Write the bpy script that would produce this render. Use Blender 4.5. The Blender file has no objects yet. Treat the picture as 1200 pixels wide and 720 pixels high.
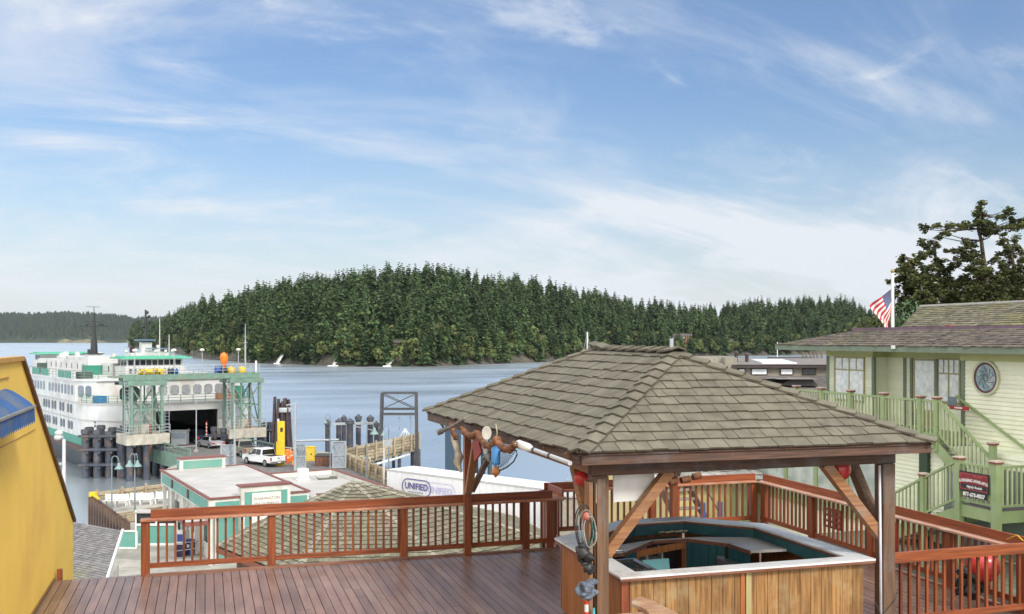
import bpy, math, random
import numpy as np
from mathutils import Vector, Matrix
random.seed(7); np.random.seed(7)
R = math.radians
COL = bpy.context.scene.collection
scene = bpy.context.scene
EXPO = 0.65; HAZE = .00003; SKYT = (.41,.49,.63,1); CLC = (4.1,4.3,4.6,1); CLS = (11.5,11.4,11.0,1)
# ------------------------------------------------------------------ camera frame
F = 1160.0; HZ = 397.0; YAW = R(17.2); CZ = 4.0
cs, sn = math.cos(YAW), math.sin(YAW)
def cw(X, Y, z=0.0):            # metres right / ahead of the camera -> world
    return Vector((cs*X+sn*Y, -sn*X+cs*Y, z))
def dp(px, py, Y):              # point of the picture at a known distance
    return cw((px-600)/F*Y, Y, CZ-(py-HZ)/F*Y)
def rz(px, py, z):              # point of the picture at a known height
    Y = (CZ-z)*F/(py-HZ)
    return cw((px-600)/F*Y, Y, z)
def pv(px, v, z=0.0):           # on the vertical plane x = v
    r = (px-600)/F; Y = v/(cs*r+sn)
    return cw(r*Y, Y, z)
def pyv(px, py, v):
    r = (px-600)/F; Y = v/(cs*r+sn)
    return cw(r*Y, Y, CZ-(py-HZ)/F*Y)
# ------------------------------------------------------------------ materials
_m = {}
def mat(name, c, c2=None, rough=.6, ns=4., stretch=(1,1,1), bump=0., bs=None, metal=0., var=None, spec=.5, coat=0., detail=5., lo=.35, hi=.65, objrand=0., dirt=None, ds=.6, coord='Object', trans=0.):
    if name in _m: return _m[name]
    m = bpy.data.materials.new(name); m.use_nodes = True
    nt = m.node_tree; N = nt.nodes; L = nt.links
    b = N['Principled BSDF']
    b.inputs['Roughness'].default_value = rough; b.inputs['Metallic'].default_value = metal
    b.inputs['Specular IOR Level'].default_value = spec
    if coat: b.inputs['Coat Weight'].default_value = coat; b.inputs['Coat Roughness'].default_value = .15
    if trans: b.inputs['Transmission Weight'].default_value = trans
    tc = N.new('ShaderNodeTexCoord'); mp = N.new('ShaderNodeMapping'); mp.inputs['Scale'].default_value = stretch
    L.new(tc.outputs[coord], mp.inputs['Vector'])
    nz = N.new('ShaderNodeTexNoise'); nz.inputs['Scale'].default_value = ns; nz.inputs['Detail'].default_value = detail
    L.new(mp.outputs['Vector'], nz.inputs['Vector'])
    rp = N.new('ShaderNodeValToRGB'); rp.color_ramp.elements[0].position = lo; rp.color_ramp.elements[1].position = hi
    if c2 is None: c2 = tuple(x*.82 for x in c)
    rp.color_ramp.elements[0].color = (*c, 1); rp.color_ramp.elements[1].color = (*c2, 1)
    L.new(nz.outputs['Fac'], rp.inputs['Fac']); out = rp.outputs['Color']
    if dirt:
        n2 = N.new('ShaderNodeTexNoise'); n2.inputs['Scale'].default_value = ds; n2.inputs['Detail'].default_value = 6; n2.inputs['Roughness'].default_value = .65
        L.new(tc.outputs[coord], n2.inputs['Vector'])
        r2 = N.new('ShaderNodeValToRGB'); r2.color_ramp.elements[0].position = .5; r2.color_ramp.elements[1].position = .72
        r2.color_ramp.elements[0].color = (0,0,0,1); r2.color_ramp.elements[1].color = (1,1,1,1)
        L.new(n2.outputs['Fac'], r2.inputs['Fac'])
        mx = N.new('ShaderNodeMix'); mx.data_type = 'RGBA'; mx.inputs['B'].default_value = (*dirt, 1)
        L.new(r2.outputs['Color'], mx.inputs['Factor']); L.new(out, mx.inputs['A']); out = mx.outputs['Result']
    at = N.new('ShaderNodeAttribute'); at.attribute_name = 'tint'
    hv = N.new('ShaderNodeHueSaturation'); L.new(out, hv.inputs['Color'])
    val = at.outputs['Fac']
    if objrand:
        oi = N.new('ShaderNodeObjectInfo'); mr = N.new('ShaderNodeMapRange')
        mr.inputs['To Min'].default_value = 1-objrand; mr.inputs['To Max'].default_value = 1+objrand
        L.new(oi.outputs['Random'], mr.inputs['Value'])
        mm = N.new('ShaderNodeMath'); mm.operation = 'MULTIPLY'; L.new(val, mm.inputs[0]); L.new(mr.outputs['Result'], mm.inputs[1]); val = mm.outputs[0]
    L.new(val, hv.inputs['Value']); L.new(hv.outputs['Color'], b.inputs['Base Color'])
    if bump:
        bp = N.new('ShaderNodeBump'); bp.inputs['Strength'].default_value = bump; bp.inputs['Distance'].default_value = .02
        src = nz
        if bs:
            src = N.new('ShaderNodeTexNoise'); src.inputs['Scale'].default_value = bs; src.inputs['Detail'].default_value = 6
            L.new(mp.outputs['Vector'], src.inputs['Vector'])
        L.new(src.outputs['Fac'], bp.inputs['Height']); L.new(bp.outputs['Normal'], b.inputs['Normal'])
    _m[name] = m; return m
def wood(name, c, c2, axis='z', rough=.6, bump=.5, dirt=None, ds=1.3):
    st = {'x': (.06,1,1), 'y': (1,.06,1), 'z': (1,1,.06)}[axis]
    return mat(name+'_'+axis, c, c2, rough=rough, ns=30, stretch=st, bump=bump, lo=.36, hi=.64, dirt=dirt, ds=ds, objrand=.12)
# ------------------------------------------------------------------ mesh builder
class MB:
    def __init__(s): s.v = []; s.f = []; s.t = []; s.m = []; s.sm = []
    def add(s, vs, fs, tint=1., mi=0, smooth=False):
        o = len(s.v); s.v += [tuple(v) for v in vs]
        for f in fs: s.f.append([i+o for i in f]); s.t.append(tint); s.m.append(mi); s.sm.append(smooth)
    def box(s, c, d, rot=0., tint=1., mi=0):
        x, y, z = (d[0]/2, d[1]/2, d[2]/2); ca, sa = math.cos(rot), math.sin(rot)
        vs = []
        for k in (-z, z):
            for i, j in ((-x,-y),(x,-y),(x,y),(-x,y)): vs.append((c[0]+i*ca-j*sa, c[1]+i*sa+j*ca, c[2]+k))
        s.add(vs, [(3,2,1,0),(4,5,6,7),(0,1,5,4),(1,2,6,5),(2,3,7,6),(3,0,4,7)], tint, mi)
    def bb(s, x0, x1, y0, y1, z0, z1, tint=1., mi=0): s.box(((x0+x1)/2,(y0+y1)/2,(z0+z1)/2), (x1-x0,y1-y0,z1-z0), 0, tint, mi)
    def beam(s, a, b, w, h, tint=1., mi=0, up=(0,0,1)):
        a = Vector(a); b = Vector(b); d = (b-a).normalized(); u = Vector(up)
        if abs(d.dot(u)) > .98: u = Vector((0,1,0))
        sx = d.cross(u).normalized(); sz = sx.cross(d).normalized()
        vs = []
        for p in (a, b):
            for i, j in ((-1,-1),(1,-1),(1,1),(-1,1)): vs.append(p+sx*(i*w/2)+sz*(j*h/2))
        s.add(vs, [(3,2,1,0),(4,5,6,7),(0,1,5,4),(1,2,6,5),(2,3,7,6),(3,0,4,7)], tint, mi)
    def cyl(s, a, b, r0, r1=None, n=10, tint=1., mi=0, caps=True, smooth=True):
        if r1 is None: r1 = r0
        a = Vector(a); b = Vector(b); d = (b-a).normalized(); u = Vector((0,0,1)) if abs(d.z) < .95 else Vector((1,0,0))
        sx = d.cross(u).normalized(); sy = d.cross(sx).normalized(); vs = []
        for p, r in ((a, r0), (b, r1)):
            for i in range(n):
                t = 2*math.pi*i/n; vs.append(p+sx*(r*math.cos(t))+sy*(r*math.sin(t)))
        s.add(vs, [(i, (i+1)%n, n+(i+1)%n, n+i) for i in range(n)], tint, mi, smooth)
        if caps: s.add(vs[:n], [tuple(range(n-1,-1,-1))], tint, mi); s.add(vs[n:], [tuple(range(n))], tint, mi)
    def path(s, pts, r, n=6, tint=1., mi=0):
        pts = [Vector(p) for p in pts]; rings = []; prev = None
        for i, p in enumerate(pts):
            d = (pts[min(i+1,len(pts)-1)]-pts[max(i-1,0)]).normalized()
            u = prev if prev is not None else (Vector((0,0,1)) if abs(d.z) < .9 else Vector((1,0,0)))
            sx = d.cross(u).normalized(); sy = sx.cross(d).normalized(); prev = sy
            rr = r[i] if isinstance(r, (list, tuple)) else r
            rings.append([p+sx*(rr*math.cos(2*math.pi*k/n))+sy*(rr*math.sin(2*math.pi*k/n)) for k in range(n)])
        vs = [v for g in rings for v in g]; fs = []
        for i in range(len(pts)-1):
            for k in range(n): fs.append((i*n+k, i*n+(k+1)%n, (i+1)*n+(k+1)%n, (i+1)*n+k))
        fs.append(tuple(range(n-1,-1,-1))); fs.append(tuple((len(pts)-1)*n+k for k in range(n)))
        s.add(vs, fs, tint, mi, True)
    def lathe(s, prof, c=(0,0,0), n=14, tint=1., mi=0, sc=(1,1), smooth=True):
        vs = []
        for r, z in prof:
            for k in range(n): vs.append((c[0]+r*sc[0]*math.cos(2*math.pi*k/n), c[1]+r*sc[1]*math.sin(2*math.pi*k/n), c[2]+z))
        fs = []
        for i in range(len(prof)-1):
            for k in range(n): fs.append((i*n+k, i*n+(k+1)%n, (i+1)*n+(k+1)%n, (i+1)*n+k))
        s.add(vs, fs, tint, mi, smooth)
    def sphere(s, c, r, n=14, m=9, sc=(1,1,1), tint=1., mi=0):
        prof = [(max(1e-4, r*math.sin(math.pi*i/m)), -r*math.cos(math.pi*i/m)*sc[2]) for i in range(m+1)]
        s.lathe(prof, c, n, tint, mi, (sc[0], sc[1]))
    def prism(s, poly, z0, z1, tint=1., mi=0, caps=True):
        n = len(poly); vs = [(p[0],p[1],z0) for p in poly]+[(p[0],p[1],z1) for p in poly]
        fs = [(i,(i+1)%n,n+(i+1)%n,n+i) for i in range(n)]
        if caps: fs += [tuple(range(n-1,-1,-1)), tuple(range(n,2*n))]
        s.add(vs, fs, tint, mi)
    def prismx(s, poly, x0, x1, tint=1., mi=0):   # outline in (y, z) pushed along x
        n = len(poly); vs = [(x0,p[0],p[1]) for p in poly]+[(x1,p[0],p[1]) for p in poly]
        fs = [(i,(i+1)%n,n+(i+1)%n,n+i) for i in range(n)]+[tuple(range(n-1,-1,-1)), tuple(range(n,2*n))]
        s.add(vs, fs, tint, mi)
    def prismy(s, poly, y0, y1, tint=1., mi=0):   # outline in (x, z) pushed along y
        n = len(poly); vs = [(p[0],y0,p[1]) for p in poly]+[(p[0],y1,p[1]) for p in poly]
        fs = [(i,(i+1)%n,n+(i+1)%n,n+i) for i in range(n)]+[tuple(range(n-1,-1,-1)), tuple(range(n,2*n))]
        s.add(vs, fs, tint, mi)
    def xf(s, M):
        s.v = [tuple(M @ Vector(v)) for v in s.v]; return s
    def build(s, name, mats, parent=None, world=False, bevel=0., loc=None):
        if not isinstance(mats, (list, tuple)): mats = [mats]
        me = bpy.data.meshes.new(name); vs = s.v
        o = bpy.data.objects.new(name, me)
        if parent is not None:
            if world:
                M = fullm(parent).inverted(); vs = [tuple(M @ Vector(v)) for v in vs]
            o.parent = parent
        else:
            a = np.array(vs); c = loc if loc is not None else ((a[:,0].min()+a[:,0].max())/2, (a[:,1].min()+a[:,1].max())/2, a[:,2].min())
            vs = [(v[0]-c[0], v[1]-c[1], v[2]-c[2]) for v in vs]; o.location = c
        me.from_pydata(vs, [], s.f)
        for m in mats: me.materials.append(m)
        me.polygons.foreach_set('material_index', s.m); me.polygons.foreach_set('use_smooth', s.sm)
        a = me.attributes.new('tint', 'FLOAT', 'FACE'); a.data.foreach_set('value', s.t)
        me.update(); COL.objects.link(o)
        if bevel:
            b = o.modifiers.new('bevel', 'BEVEL'); b.width = bevel; b.segments = 2; b.limit_method = 'ANGLE'
        return o
def fullm(o):
    M = Matrix.Translation(o.location) @ o.rotation_euler.to_matrix().to_4x4() @ Matrix.Diagonal((*o.scale, 1))
    return fullm(o.parent) @ M if o.parent else M
def tag(o, label, cat, group=None, kind=None):
    if label: o['label'] = label
    if cat: o['category'] = cat
    if group: o['group'] = group
    if kind: o['kind'] = kind
    return o
def thing(name, label, cat, loc=(0,0,0), rot=0., group=None):
    o = bpy.data.objects.new(name, None); o.empty_display_size = .2
    o.location = loc; o.rotation_euler = (0,0,rot); COL.objects.link(o)
    return tag(o, label, cat, group)
def kids(o): return [c for c in bpy.data.objects if c.parent == o]
def dup(o, loc=None, rot=None, label=None, group=None, parent=None, scale=None):
    r = o.copy(); COL.objects.link(r)
    if parent is not None: r.parent = parent
    if loc is not None: r.location = loc
    if rot is not None: r.rotation_euler = (0,0,rot)
    if scale is not None: r.scale = scale
    if label: r['label'] = label
    if group: r['group'] = group
    for c in kids(o): dup(c, parent=r)
    return r
def struct(o): o['kind'] = 'structure'; return o
def textmesh(txt, size, depth=.004, shear=0., bold=0.):
    cu = bpy.data.curves.new('t', 'FONT'); cu.body = txt; cu.size = size; cu.extrude = depth; cu.align_x = 'CENTER'; cu.align_y = 'CENTER'; cu.shear = shear; cu.offset = bold
    to = bpy.data.objects.new('t', cu); COL.objects.link(to)
    dg = bpy.context.evaluated_depsgraph_get(); me = bpy.data.meshes.new_from_object(to.evaluated_get(dg))
    b = MB(); b.add([v.co for v in me.vertices], [tuple(p.vertices) for p in me.polygons])
    bpy.data.objects.remove(to); bpy.data.meshes.remove(me); bpy.data.curves.remove(cu)
    return b
def facing(origin, right, up):      # matrix taking text (x right, y up) onto a wall
    r = Vector(right).normalized(); u = Vector(up).normalized(); n = r.cross(u)
    M = Matrix.Identity(4)
    for i in range(3): M[i][0] = r[i]; M[i][1] = u[i]; M[i][2] = n[i]; M[i][3] = origin[i]
    return M
# ------------------------------------------------------------------ shingled roof plane
def shingles(b, A, B, C, D, n, wmin, wmax, th=.025, tv=.14, wav=.25, mi=0, mie=None, lap=1.12):
    """A-B eave, D-C top (A below D).  each shingle is a thin wedge"""
    A, B, C, D = map(Vector, (A, B, C, D)); nrm = (B-A).cross(D-A).normalized()
    if nrm.z < 0: nrm = -nrm
    if mie is None: mie = mi
    for i in range(n):
        t0 = i/n; t1 = min(1, (i+lap)/n)
        L0, R0, L1, R1 = A.lerp(D, t0), B.lerp(C, t0), A.lerp(D, t1), B.lerp(C, t1)
        e = (B-A).normalized(); Ln = (B-A).length
        l0 = (L0-A).dot(e); r0 = (R0-A).dot(e); l1 = (L1-A).dot(e); r1 = (R1-A).dot(e)
        up = (D-A)-e*(D-A).dot(e)
        x = min(l0, l1)-random.random()*wmax; s = max(r0, r1)
        while x < s:
            w = random.uniform(wmin, wmax); xa, xb = x+.004, x+w-.004; x += w
            a0, b0 = max(xa, l0), min(xb, r0); a1, b1 = max(xa, l1), min(xb, r1)
            if b0-a0 < .01 and b1-a1 < .01: continue
            if b0 < a0: a0 = b0 = min(max((a0+b0)/2, l0), r0)
            if b1 < a1: a1 = b1 = min(max((a1+b1)/2, l1), r1)
            dt = -random.random()*wav/n; h = th*random.uniform(.8, 1.3)
            p = [A+e*a0+up*(t0+dt), A+e*b0+up*(t0+dt*random.uniform(.7,1.2)), A+e*b1+up*t1, A+e*a1+up*t1]
            top = [p[0]+nrm*h, p[1]+nrm*h*random.uniform(.85,1.1), p[2]+nrm*.003, p[3]+nrm*.003]
            tn = 1+random.uniform(-tv, tv)
            b.add(p+top, [(4,5,6,7)], tn, mi)
            b.add(p+top, [(0,1,5,4),(1,2,6,5),(3,0,4,7)], tn, mie)
def siding(b, p0, p1, z0, z1, h=.11, out=.024, mi=0, nrm=None):
    """lapped boards between plan points p0, p1; nrm = outward direction"""
    p0 = Vector((p0[0],p0[1],0)); p1 = Vector((p1[0],p1[1],0)); n = Vector((nrm[0],nrm[1],0)).normalized()
    k = max(1, round((z1-z0)/h)); h = (z1-z0)/k
    for i in range(k):
        a = z0+i*h; c = a+h; tn = random.uniform(.95, 1.04)
        z = Vector((0,0,1))
        vs = [p0+n*out+z*a, p1+n*out+z*a, p1+z*c, p0+z*c, p0+z*a, p1+z*a]
        fs = [(0,1,2,3),(4,5,1,0)]
        b.add(vs, fs, tn, mi)
# ================================================================== camera, light, sky
cam = bpy.data.cameras.new('camera'); co = bpy.data.objects.new('camera', cam); COL.objects.link(co)
co.location = (0,0,CZ); co.rotation_euler = (R(90), 0, -YAW)
cam.sensor_width = 36; cam.lens = 36*F/1200; cam.shift_y = (HZ-360)/1200.; cam.clip_end = 30000; cam.clip_start = .1
scene.camera = co
scene.view_settings.view_transform = 'Standard'; scene.view_settings.look = 'None'; scene.view_settings.exposure = EXPO; scene.view_settings.gamma = 1
SUN_B = R(143)+YAW            # compass bearing from +y, clockwise, of the sun
SUN_E = R(38)
sl = bpy.data.lights.new('sun', 'SUN'); so = bpy.data.objects.new('sun', sl); COL.objects.link(so)
sl.energy = 2.0; sl.angle = R(12); sl.color = (1,.95,.87)
sd = Vector((math.sin(SUN_B)*math.cos(SUN_E), math.cos(SUN_B)*math.cos(SUN_E), math.sin(SUN_E)))
so.rotation_euler = (-sd).to_track_quat('-Z', 'Y').to_euler()
w = bpy.data.worlds.new('World'); scene.world = w; w.use_nodes = True
nt = w.node_tree; N = nt.nodes; L = nt.links; bg = N['Background']
sky = N.new('ShaderNodeTexSky'); sky.sky_type = 'NISHITA'; sky.sun_disc = False
sky.sun_elevation = SUN_E; sky.sun_rotation = SUN_B; sky.air_density = 1.35; sky.dust_density = .6; sky.ozone_density = 2.2
tc = N.new('ShaderNodeTexCoord'); sx = N.new('ShaderNodeSeparateXYZ'); L.new(tc.outputs['Generated'], sx.inputs[0])
def M_(op, a, b=None, c=None):
    n = N.new('ShaderNodeMath'); n.operation = op
    for i, q in enumerate((a, b, c)):
        if q is None: continue
        if isinstance(q, (int, float)): n.inputs[i].default_value = q
        else: L.new(q, n.inputs[i])
    return n.outputs[0]
zz = M_('ADD', M_('MAXIMUM', sx.outputs['Z'], 0), .45)
cx = M_('DIVIDE', sx.outputs['X'], zz); cy = M_('DIVIDE', sx.outputs['Y'], zz)
cb = N.new('ShaderNodeCombineXYZ'); L.new(cx, cb.inputs[0]); L.new(cy, cb.inputs[1])
def cloud(rot, stretch, scale, seed, lo, hi, dist=.8, det=9, ro=.62):
    mp = N.new('ShaderNodeMapping'); mp.inputs['Rotation'].default_value = (0,0,rot); mp.inputs['Scale'].default_value = stretch; mp.inputs['Location'].default_value = (seed, seed*.7, 0)
    L.new(cb.outputs[0], mp.inputs['Vector'])
    nz = N.new('ShaderNodeTexNoise'); nz.inputs['Scale'].default_value = scale; nz.inputs['Detail'].default_value = det; nz.inputs['Roughness'].default_value = ro; nz.inputs['Distortion'].default_value = dist
    L.new(mp.outputs[0], nz.inputs['Vector'])
    mr = N.new('ShaderNodeMapRange'); mr.interpolation_type = 'SMOOTHSTEP'; mr.inputs['From Min'].default_value = lo; mr.inputs['From Max'].default_value = hi
    L.new(nz.outputs['Fac'], mr.inputs['Value']); return mr.outputs['Result']
c1 = cloud(R(-60), (.50,1.4,1), 2.3, 3.1, .44, .76, 1.0)
c2 = cloud(R(25), (.50,1.3,1), 2.2, 9.4, .46, .78, 1.3)
c4 = cloud(R(-40), (.55,1.5,1), 5.6, 1.7, .44, .80, 1.2, 10, .68)
c3 = cloud(0, (1,1,1), 1.4, 5.5, .36, .66, .4, 3, .5)
c5 = cloud(R(20), (.8,1.2,1), 3.6, 22.3, .60, .74, .5, 9, .6)      # a few denser puffs
m = M_('ADD', M_('MULTIPLY', c1, .85), M_('MULTIPLY', c2, .72))
m = M_('ADD', m, M_('MULTIPLY', M_('MULTIPLY', c4, .55), M_('ADD', c3, .25)))
m = M_('MULTIPLY', m, M_('ADD', M_('MULTIPLY', c3, .5), .52))
m = M_('ADD', m, M_('MULTIPLY', c5, .45))
hz = M_('POWER', M_('SUBTRACT', 1., M_('MINIMUM', M_('MULTIPLY', M_('MAXIMUM', sx.outputs['Z'], 0), 4.2), 1.)), 1.8)   # thin veil towards the horizon
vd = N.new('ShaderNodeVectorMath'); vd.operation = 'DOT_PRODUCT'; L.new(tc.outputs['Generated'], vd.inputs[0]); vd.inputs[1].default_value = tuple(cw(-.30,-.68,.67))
fill_glow = M_('MULTIPLY', M_('MAXIMUM', M_('ADD', vd.outputs['Value'], .22), 0), 1/1.22)      # added bright cloud behind the camera, out of view, as fill light
m = M_('MINIMUM', M_('ADD', M_('ADD', m, M_('MULTIPLY', hz, .85)), M_('ADD', M_('MULTIPLY', fill_glow, 1.6), .05)), .95)
mx = N.new('ShaderNodeMix'); mx.data_type = 'RGBA'; L.new(m, mx.inputs['Factor'])
tn = N.new('ShaderNodeMix'); tn.data_type = 'RGBA'; tn.blend_type = 'MULTIPLY'; tn.inputs['Factor'].default_value = 1; L.new(sky.outputs[0], tn.inputs['A']); tn.inputs['B'].default_value = SKYT
L.new(tn.outputs['Result'], mx.inputs['A'])
cc = N.new('ShaderNodeMix'); cc.data_type = 'RGBA'; L.new(fill_glow, cc.inputs['Factor']); cc.inputs['A'].default_value = CLC; cc.inputs['B'].default_value = CLS
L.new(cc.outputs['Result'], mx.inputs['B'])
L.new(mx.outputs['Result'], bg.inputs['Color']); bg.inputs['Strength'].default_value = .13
#SKYEND
# ================================================================== water
ZW = -12.5; ZP = -9.5
def water():
    m = bpy.data.materials.new('sea_water'); m.use_nodes = True; nt = m.node_tree; N = nt.nodes; L = nt.links; b = N['Principled BSDF']
    b.inputs['Base Color'].default_value = (.66,.74,.80,1); b.inputs['Metallic'].default_value = .86; b.inputs['IOR'].default_value = 1.5
    tc = N.new('ShaderNodeTexCoord')
    def nz(sc, st, d):
        mp = N.new('ShaderNodeMapping'); mp.inputs['Scale'].default_value = st; L.new(tc.outputs['Object'], mp.inputs[0])
        n = N.new('ShaderNodeTexNoise'); n.inputs['Scale'].default_value = sc; n.inputs['Detail'].default_value = d; L.new(mp.outputs[0], n.inputs['Vector']); return n.outputs['Fac']
    a = nz(1.1, (1,1,1), 5); c = nz(.09, (1,1.6,1), 4); d = nz(.012, (1,2.5,1), 3)
    b1 = N.new('ShaderNodeBump'); b1.inputs['Strength'].default_value = .13; b1.inputs['Distance'].default_value = .12; L.new(a, b1.inputs['Height'])
    b2 = N.new('ShaderNodeBump'); b2.inputs['Strength'].default_value = .06; b2.inputs['Distance'].default_value = .6; L.new(c, b2.inputs['Height']); L.new(b1.outputs[0], b2.inputs['Normal'])
    L.new(b2.outputs[0], b.inputs['Normal'])
    mr = N.new('ShaderNodeMapRange'); mr.inputs['From Min'].default_value = .35; mr.inputs['From Max'].default_value = .65; mr.inputs['To Min'].default_value = .24; mr.inputs['To Max'].default_value = .36
    L.new(d, mr.inputs['Value']); L.new(mr.outputs[0], b.inputs['Roughness'])
    return m
b = MB(); b.add([(-6000,-300,ZW),(6000,-300,ZW),(6000,7000,ZW),(-6000,7000,ZW)], [(0,1,2,3)])
struct(b.build('water', water()))
# sea bed just so the ground has one sheet under the water, out to the horizon
b = MB(); b.add([(-6050,-350,ZW-6),(6050,-350,ZW-6),(6050,7050,ZW-6),(-6050,7050,ZW-6)], [(0,1,2,3)])
struct(b.build('sea_bed', mat('mud', (.06,.06,.05), rough=.9)))
M_conc = mat('pier_concrete', (.40,.38,.34), (.27,.26,.23), rough=.85, ns=1.2, dirt=(.16,.155,.14), ds=.35, bump=.2)
M_asph = mat('pier_asphalt', (.16,.155,.15), (.10,.10,.10), rough=.85, ns=2.)
def P2(px, py): v = rz(px, py, ZP); return (v.x, v.y)
sh = [cw(-140,20),cw(-60,52),cw(-38,58)]
gp = [(p.x,p.y) for p in sh]+[P2(152,621), P2(108,588), P2(190,577.5), P2(196,549)]
gp += [P2(232,534), P2(330,526), P2(420,534), P2(404,545), P2(462,571)]
gp += [(p.x,p.y) for p in (cw(-4,84),cw(12,82),cw(34,96),cw(70,120),cw(200,130),cw(200,-60),cw(-140,-60))]
b = MB(); b.prism(gp, ZP-4.5, ZP); struct(b.build('quay_ground', M_conc))
# asphalt lanes leading to the boat
LO = cw(-45.7,130.6,ZW); LR = R(20)         # landing frame: x across, y away along the boat, origin at its near full-beam section
lc, ls = math.cos(LR), math.sin(LR)
def Lw(s, a, z): return Vector((LO.x+lc*s-ls*a, LO.y+ls*s+lc*a, z))
def toL(p): d = p-LO; return (lc*d.x+ls*d.y, -ls*d.x+lc*d.y)
b = MB(); q = [Lw(-5.5,-23,0),Lw(5.5,-23,0),Lw(9,-36,0),Lw(12,-58,0),Lw(-5.5,-58,0)]
b.prism([(p.x,p.y) for p in q], ZP+.004, ZP+.03); struct(b.build('road', M_asph))
# ================================================================== far shore and wooded island
M_hill = mat('far_forest', (.016,.028,.018), (.034,.046,.026), rough=.95, ns=.03, detail=8, bump=.0)
M_rock = mat('shore_rock', (.11,.095,.07), (.055,.05,.04), rough=.95, ns=.15, detail=7, dirt=(.07,.09,.035), ds=.05)
M_con = mat('conifer_needles', (.027,.054,.020), (.052,.077,.028), rough=.8, ns=.12, spec=.2, objrand=.42)
M_oli = mat('madrona_leaves', (.045,.075,.022), (.095,.095,.032), rough=.8, ns=.15, spec=.2, objrand=.28)
M_bark = mat('bark', (.09,.065,.045), (.05,.038,.03), rough=.95, ns=6)
from mathutils import noise as mn
def conifer(seed, h=22., r=4.3, lv=18, br=7):
    rd = random.Random(seed); b = MB()
    b.cyl((0,0,-2),(0,0,h*.97), h*.012, h*.002, 5, mi=1, caps=False)
    lean = rd.uniform(-.02,.02)
    for i in range(lv):
        t = (i+.3)/lv; z = h*(.13+.87*t)
        rr = r*((1-t)**.62)*rd.uniform(.72,1.12)+.25
        a0 = rd.random()*6.28
        for k in range(br if t < .8 else 4):
            if rd.random() < .12: continue
            a = a0+6.283*k/br+rd.uniform(-.3,.3); l = rr*rd.uniform(.6,1.15)
            dx, dy = math.cos(a), math.sin(a); px_, py_ = -dy, dx
            dr = -l*rd.uniform(.1,.4)
            for (u0, u1, wd) in ((.05,.6,.42), (.42,1.0,.34)):
                w_ = l*wd*rd.uniform(.7,1.25)+.15; ro = rd.uniform(-.7,.7); cz = w_*ro
                z0 = z+dr*u0; z1 = z+dr*u1+rd.uniform(-.2,.3)
                b.add([(dx*l*u0-px_*w_*.6, dy*l*u0-py_*w_*.6, z0-cz), (dx*l*u0+px_*w_*.6, dy*l*u0+py_*w_*.6, z0+cz),
                       (dx*l*u1+px_*w_*.5, dy*l*u1+py_*w_*.5, z1+cz*.6-w_*.2), (dx*l*u1-px_*w_*.35, dy*l*u1-py_*w_*.35, z1-cz*.6-w_*.2)],
                      [(0,1,2,3)], rd.uniform(.78,1.18))
    b.add([(-.4,0,h*.93),(.4,0,h*.93),(0,0,h*1.0)], [(0,1,2)]); b.add([(0,-.4,h*.93),(0,.4,h*.93),(0,0,h*1.0)], [(0,1,2)])
    return b
def roundtree(seed, h=11., r=5., n=260, q=.95):
    rd = random.Random(seed); b = MB()
    lobes = [(rd.uniform(-.5,.5)*r, rd.uniform(-.5,.5)*r, h*rd.uniform(.45,.8), r*rd.uniform(.4,.65)) for _ in range(6)]
    b.cyl((0,0,-2),(0,0,h*.6), h*.02, h*.01, 5, mi=1, caps=False)
    for l in lobes: b.cyl((0,0,h*.25), (l[0],l[1],l[2]), h*.01, h*.004, 4, mi=1, caps=False)
    for i in range(n):
        l = rd.choice(lobes); d = Vector((rd.gauss(0,1), rd.gauss(0,1), rd.gauss(0,1))).normalized()
        p = Vector(l[:3])+Vector((d.x*l[3], d.y*l[3], d.z*l[3]*.8))*rd.uniform(.75,1.05)
        nn = (d+Vector((rd.uniform(-.6,.6), rd.uniform(-.6,.6), rd.uniform(-.3,.7)))).normalized()
        a = nn.cross(Vector((0,0,1))).normalized(); c = nn.cross(a); s = q*rd.uniform(.5,1.2)
        b.add([p-a*s, p-c*s*rd.uniform(.6,1), p+a*s*rd.uniform(.6,1), p+c*s], [(0,1,2,3)], rd.uniform(.7,1.35))
    return b
tops = [(150,377),(190,372),(210,362),(250,346),(300,337),(350,326),(400,323),(430,315),(475,317),(512,312),(560,320),(620,328),(680,338),(740,350),(800,357),(830,360),(850,357),(880,352),(920,350),(960,347),(1000,352),(1030,362),(1080,372),(1160,378)]
shor = [(150,407),(200,413),(240,421),(300,426),(360,428),(400,430),(500,430),(560,427.5),(640,424.5),(700,421),(800,418.5),(900,416.5),(1000,415),(1160,414)]
def itp(tb, x):
    if x <= tb[0][0]: return tb[0][1]
    for (a, c), (d, e) in zip(tb, tb[1:]):
        if x <= d: return c+(e-c)*(x-a)/(d-a)
    return tb[-1][1]
def isl(px, t):      # t = 0 shoreline .. 1 ridge .. 1.6 back shore ; gives world point of the ground
    Ys = 16.5*F/(itp(shor, px)-HZ); Wd = 190.
    Y = Ys+Wd*t; top = itp(tops, px)+3
    Yr = Ys+Wd*.85; zr = CZ+(HZ-top)/F*Yr-22.
    zr = max(zr, ZW+5)
    if t < .045: z = ZW-1+1.9*t/.045
    elif t <= .85: u = (t-.045)/.805; z = ZW+.9+(zr-ZW-.9)*(u**.8)
    else: z = zr-(zr-ZW+1)*min(1,((t-.85)/.65))**1.7
    X = (px-600)/F*Y
    z += 1.6*mn.noise(Vector((X*.02, Y*.03, 0))) if .05 < t < 1.3 else 0
    if t < .05: z += .5*mn.noise(Vector((X*.12, Y*.1, 3)))
    return cw(X, Y, z)
def grid(nx, nt, fn):
    vs = [fn(i, j) for j in range(nt) for i in range(nx)]
    return vs, [(j*nx+i, j*nx+i+1, (j+1)*nx+i+1, (j+1)*nx+i) for j in range(nt-1) for i in range(nx-1)]
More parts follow.
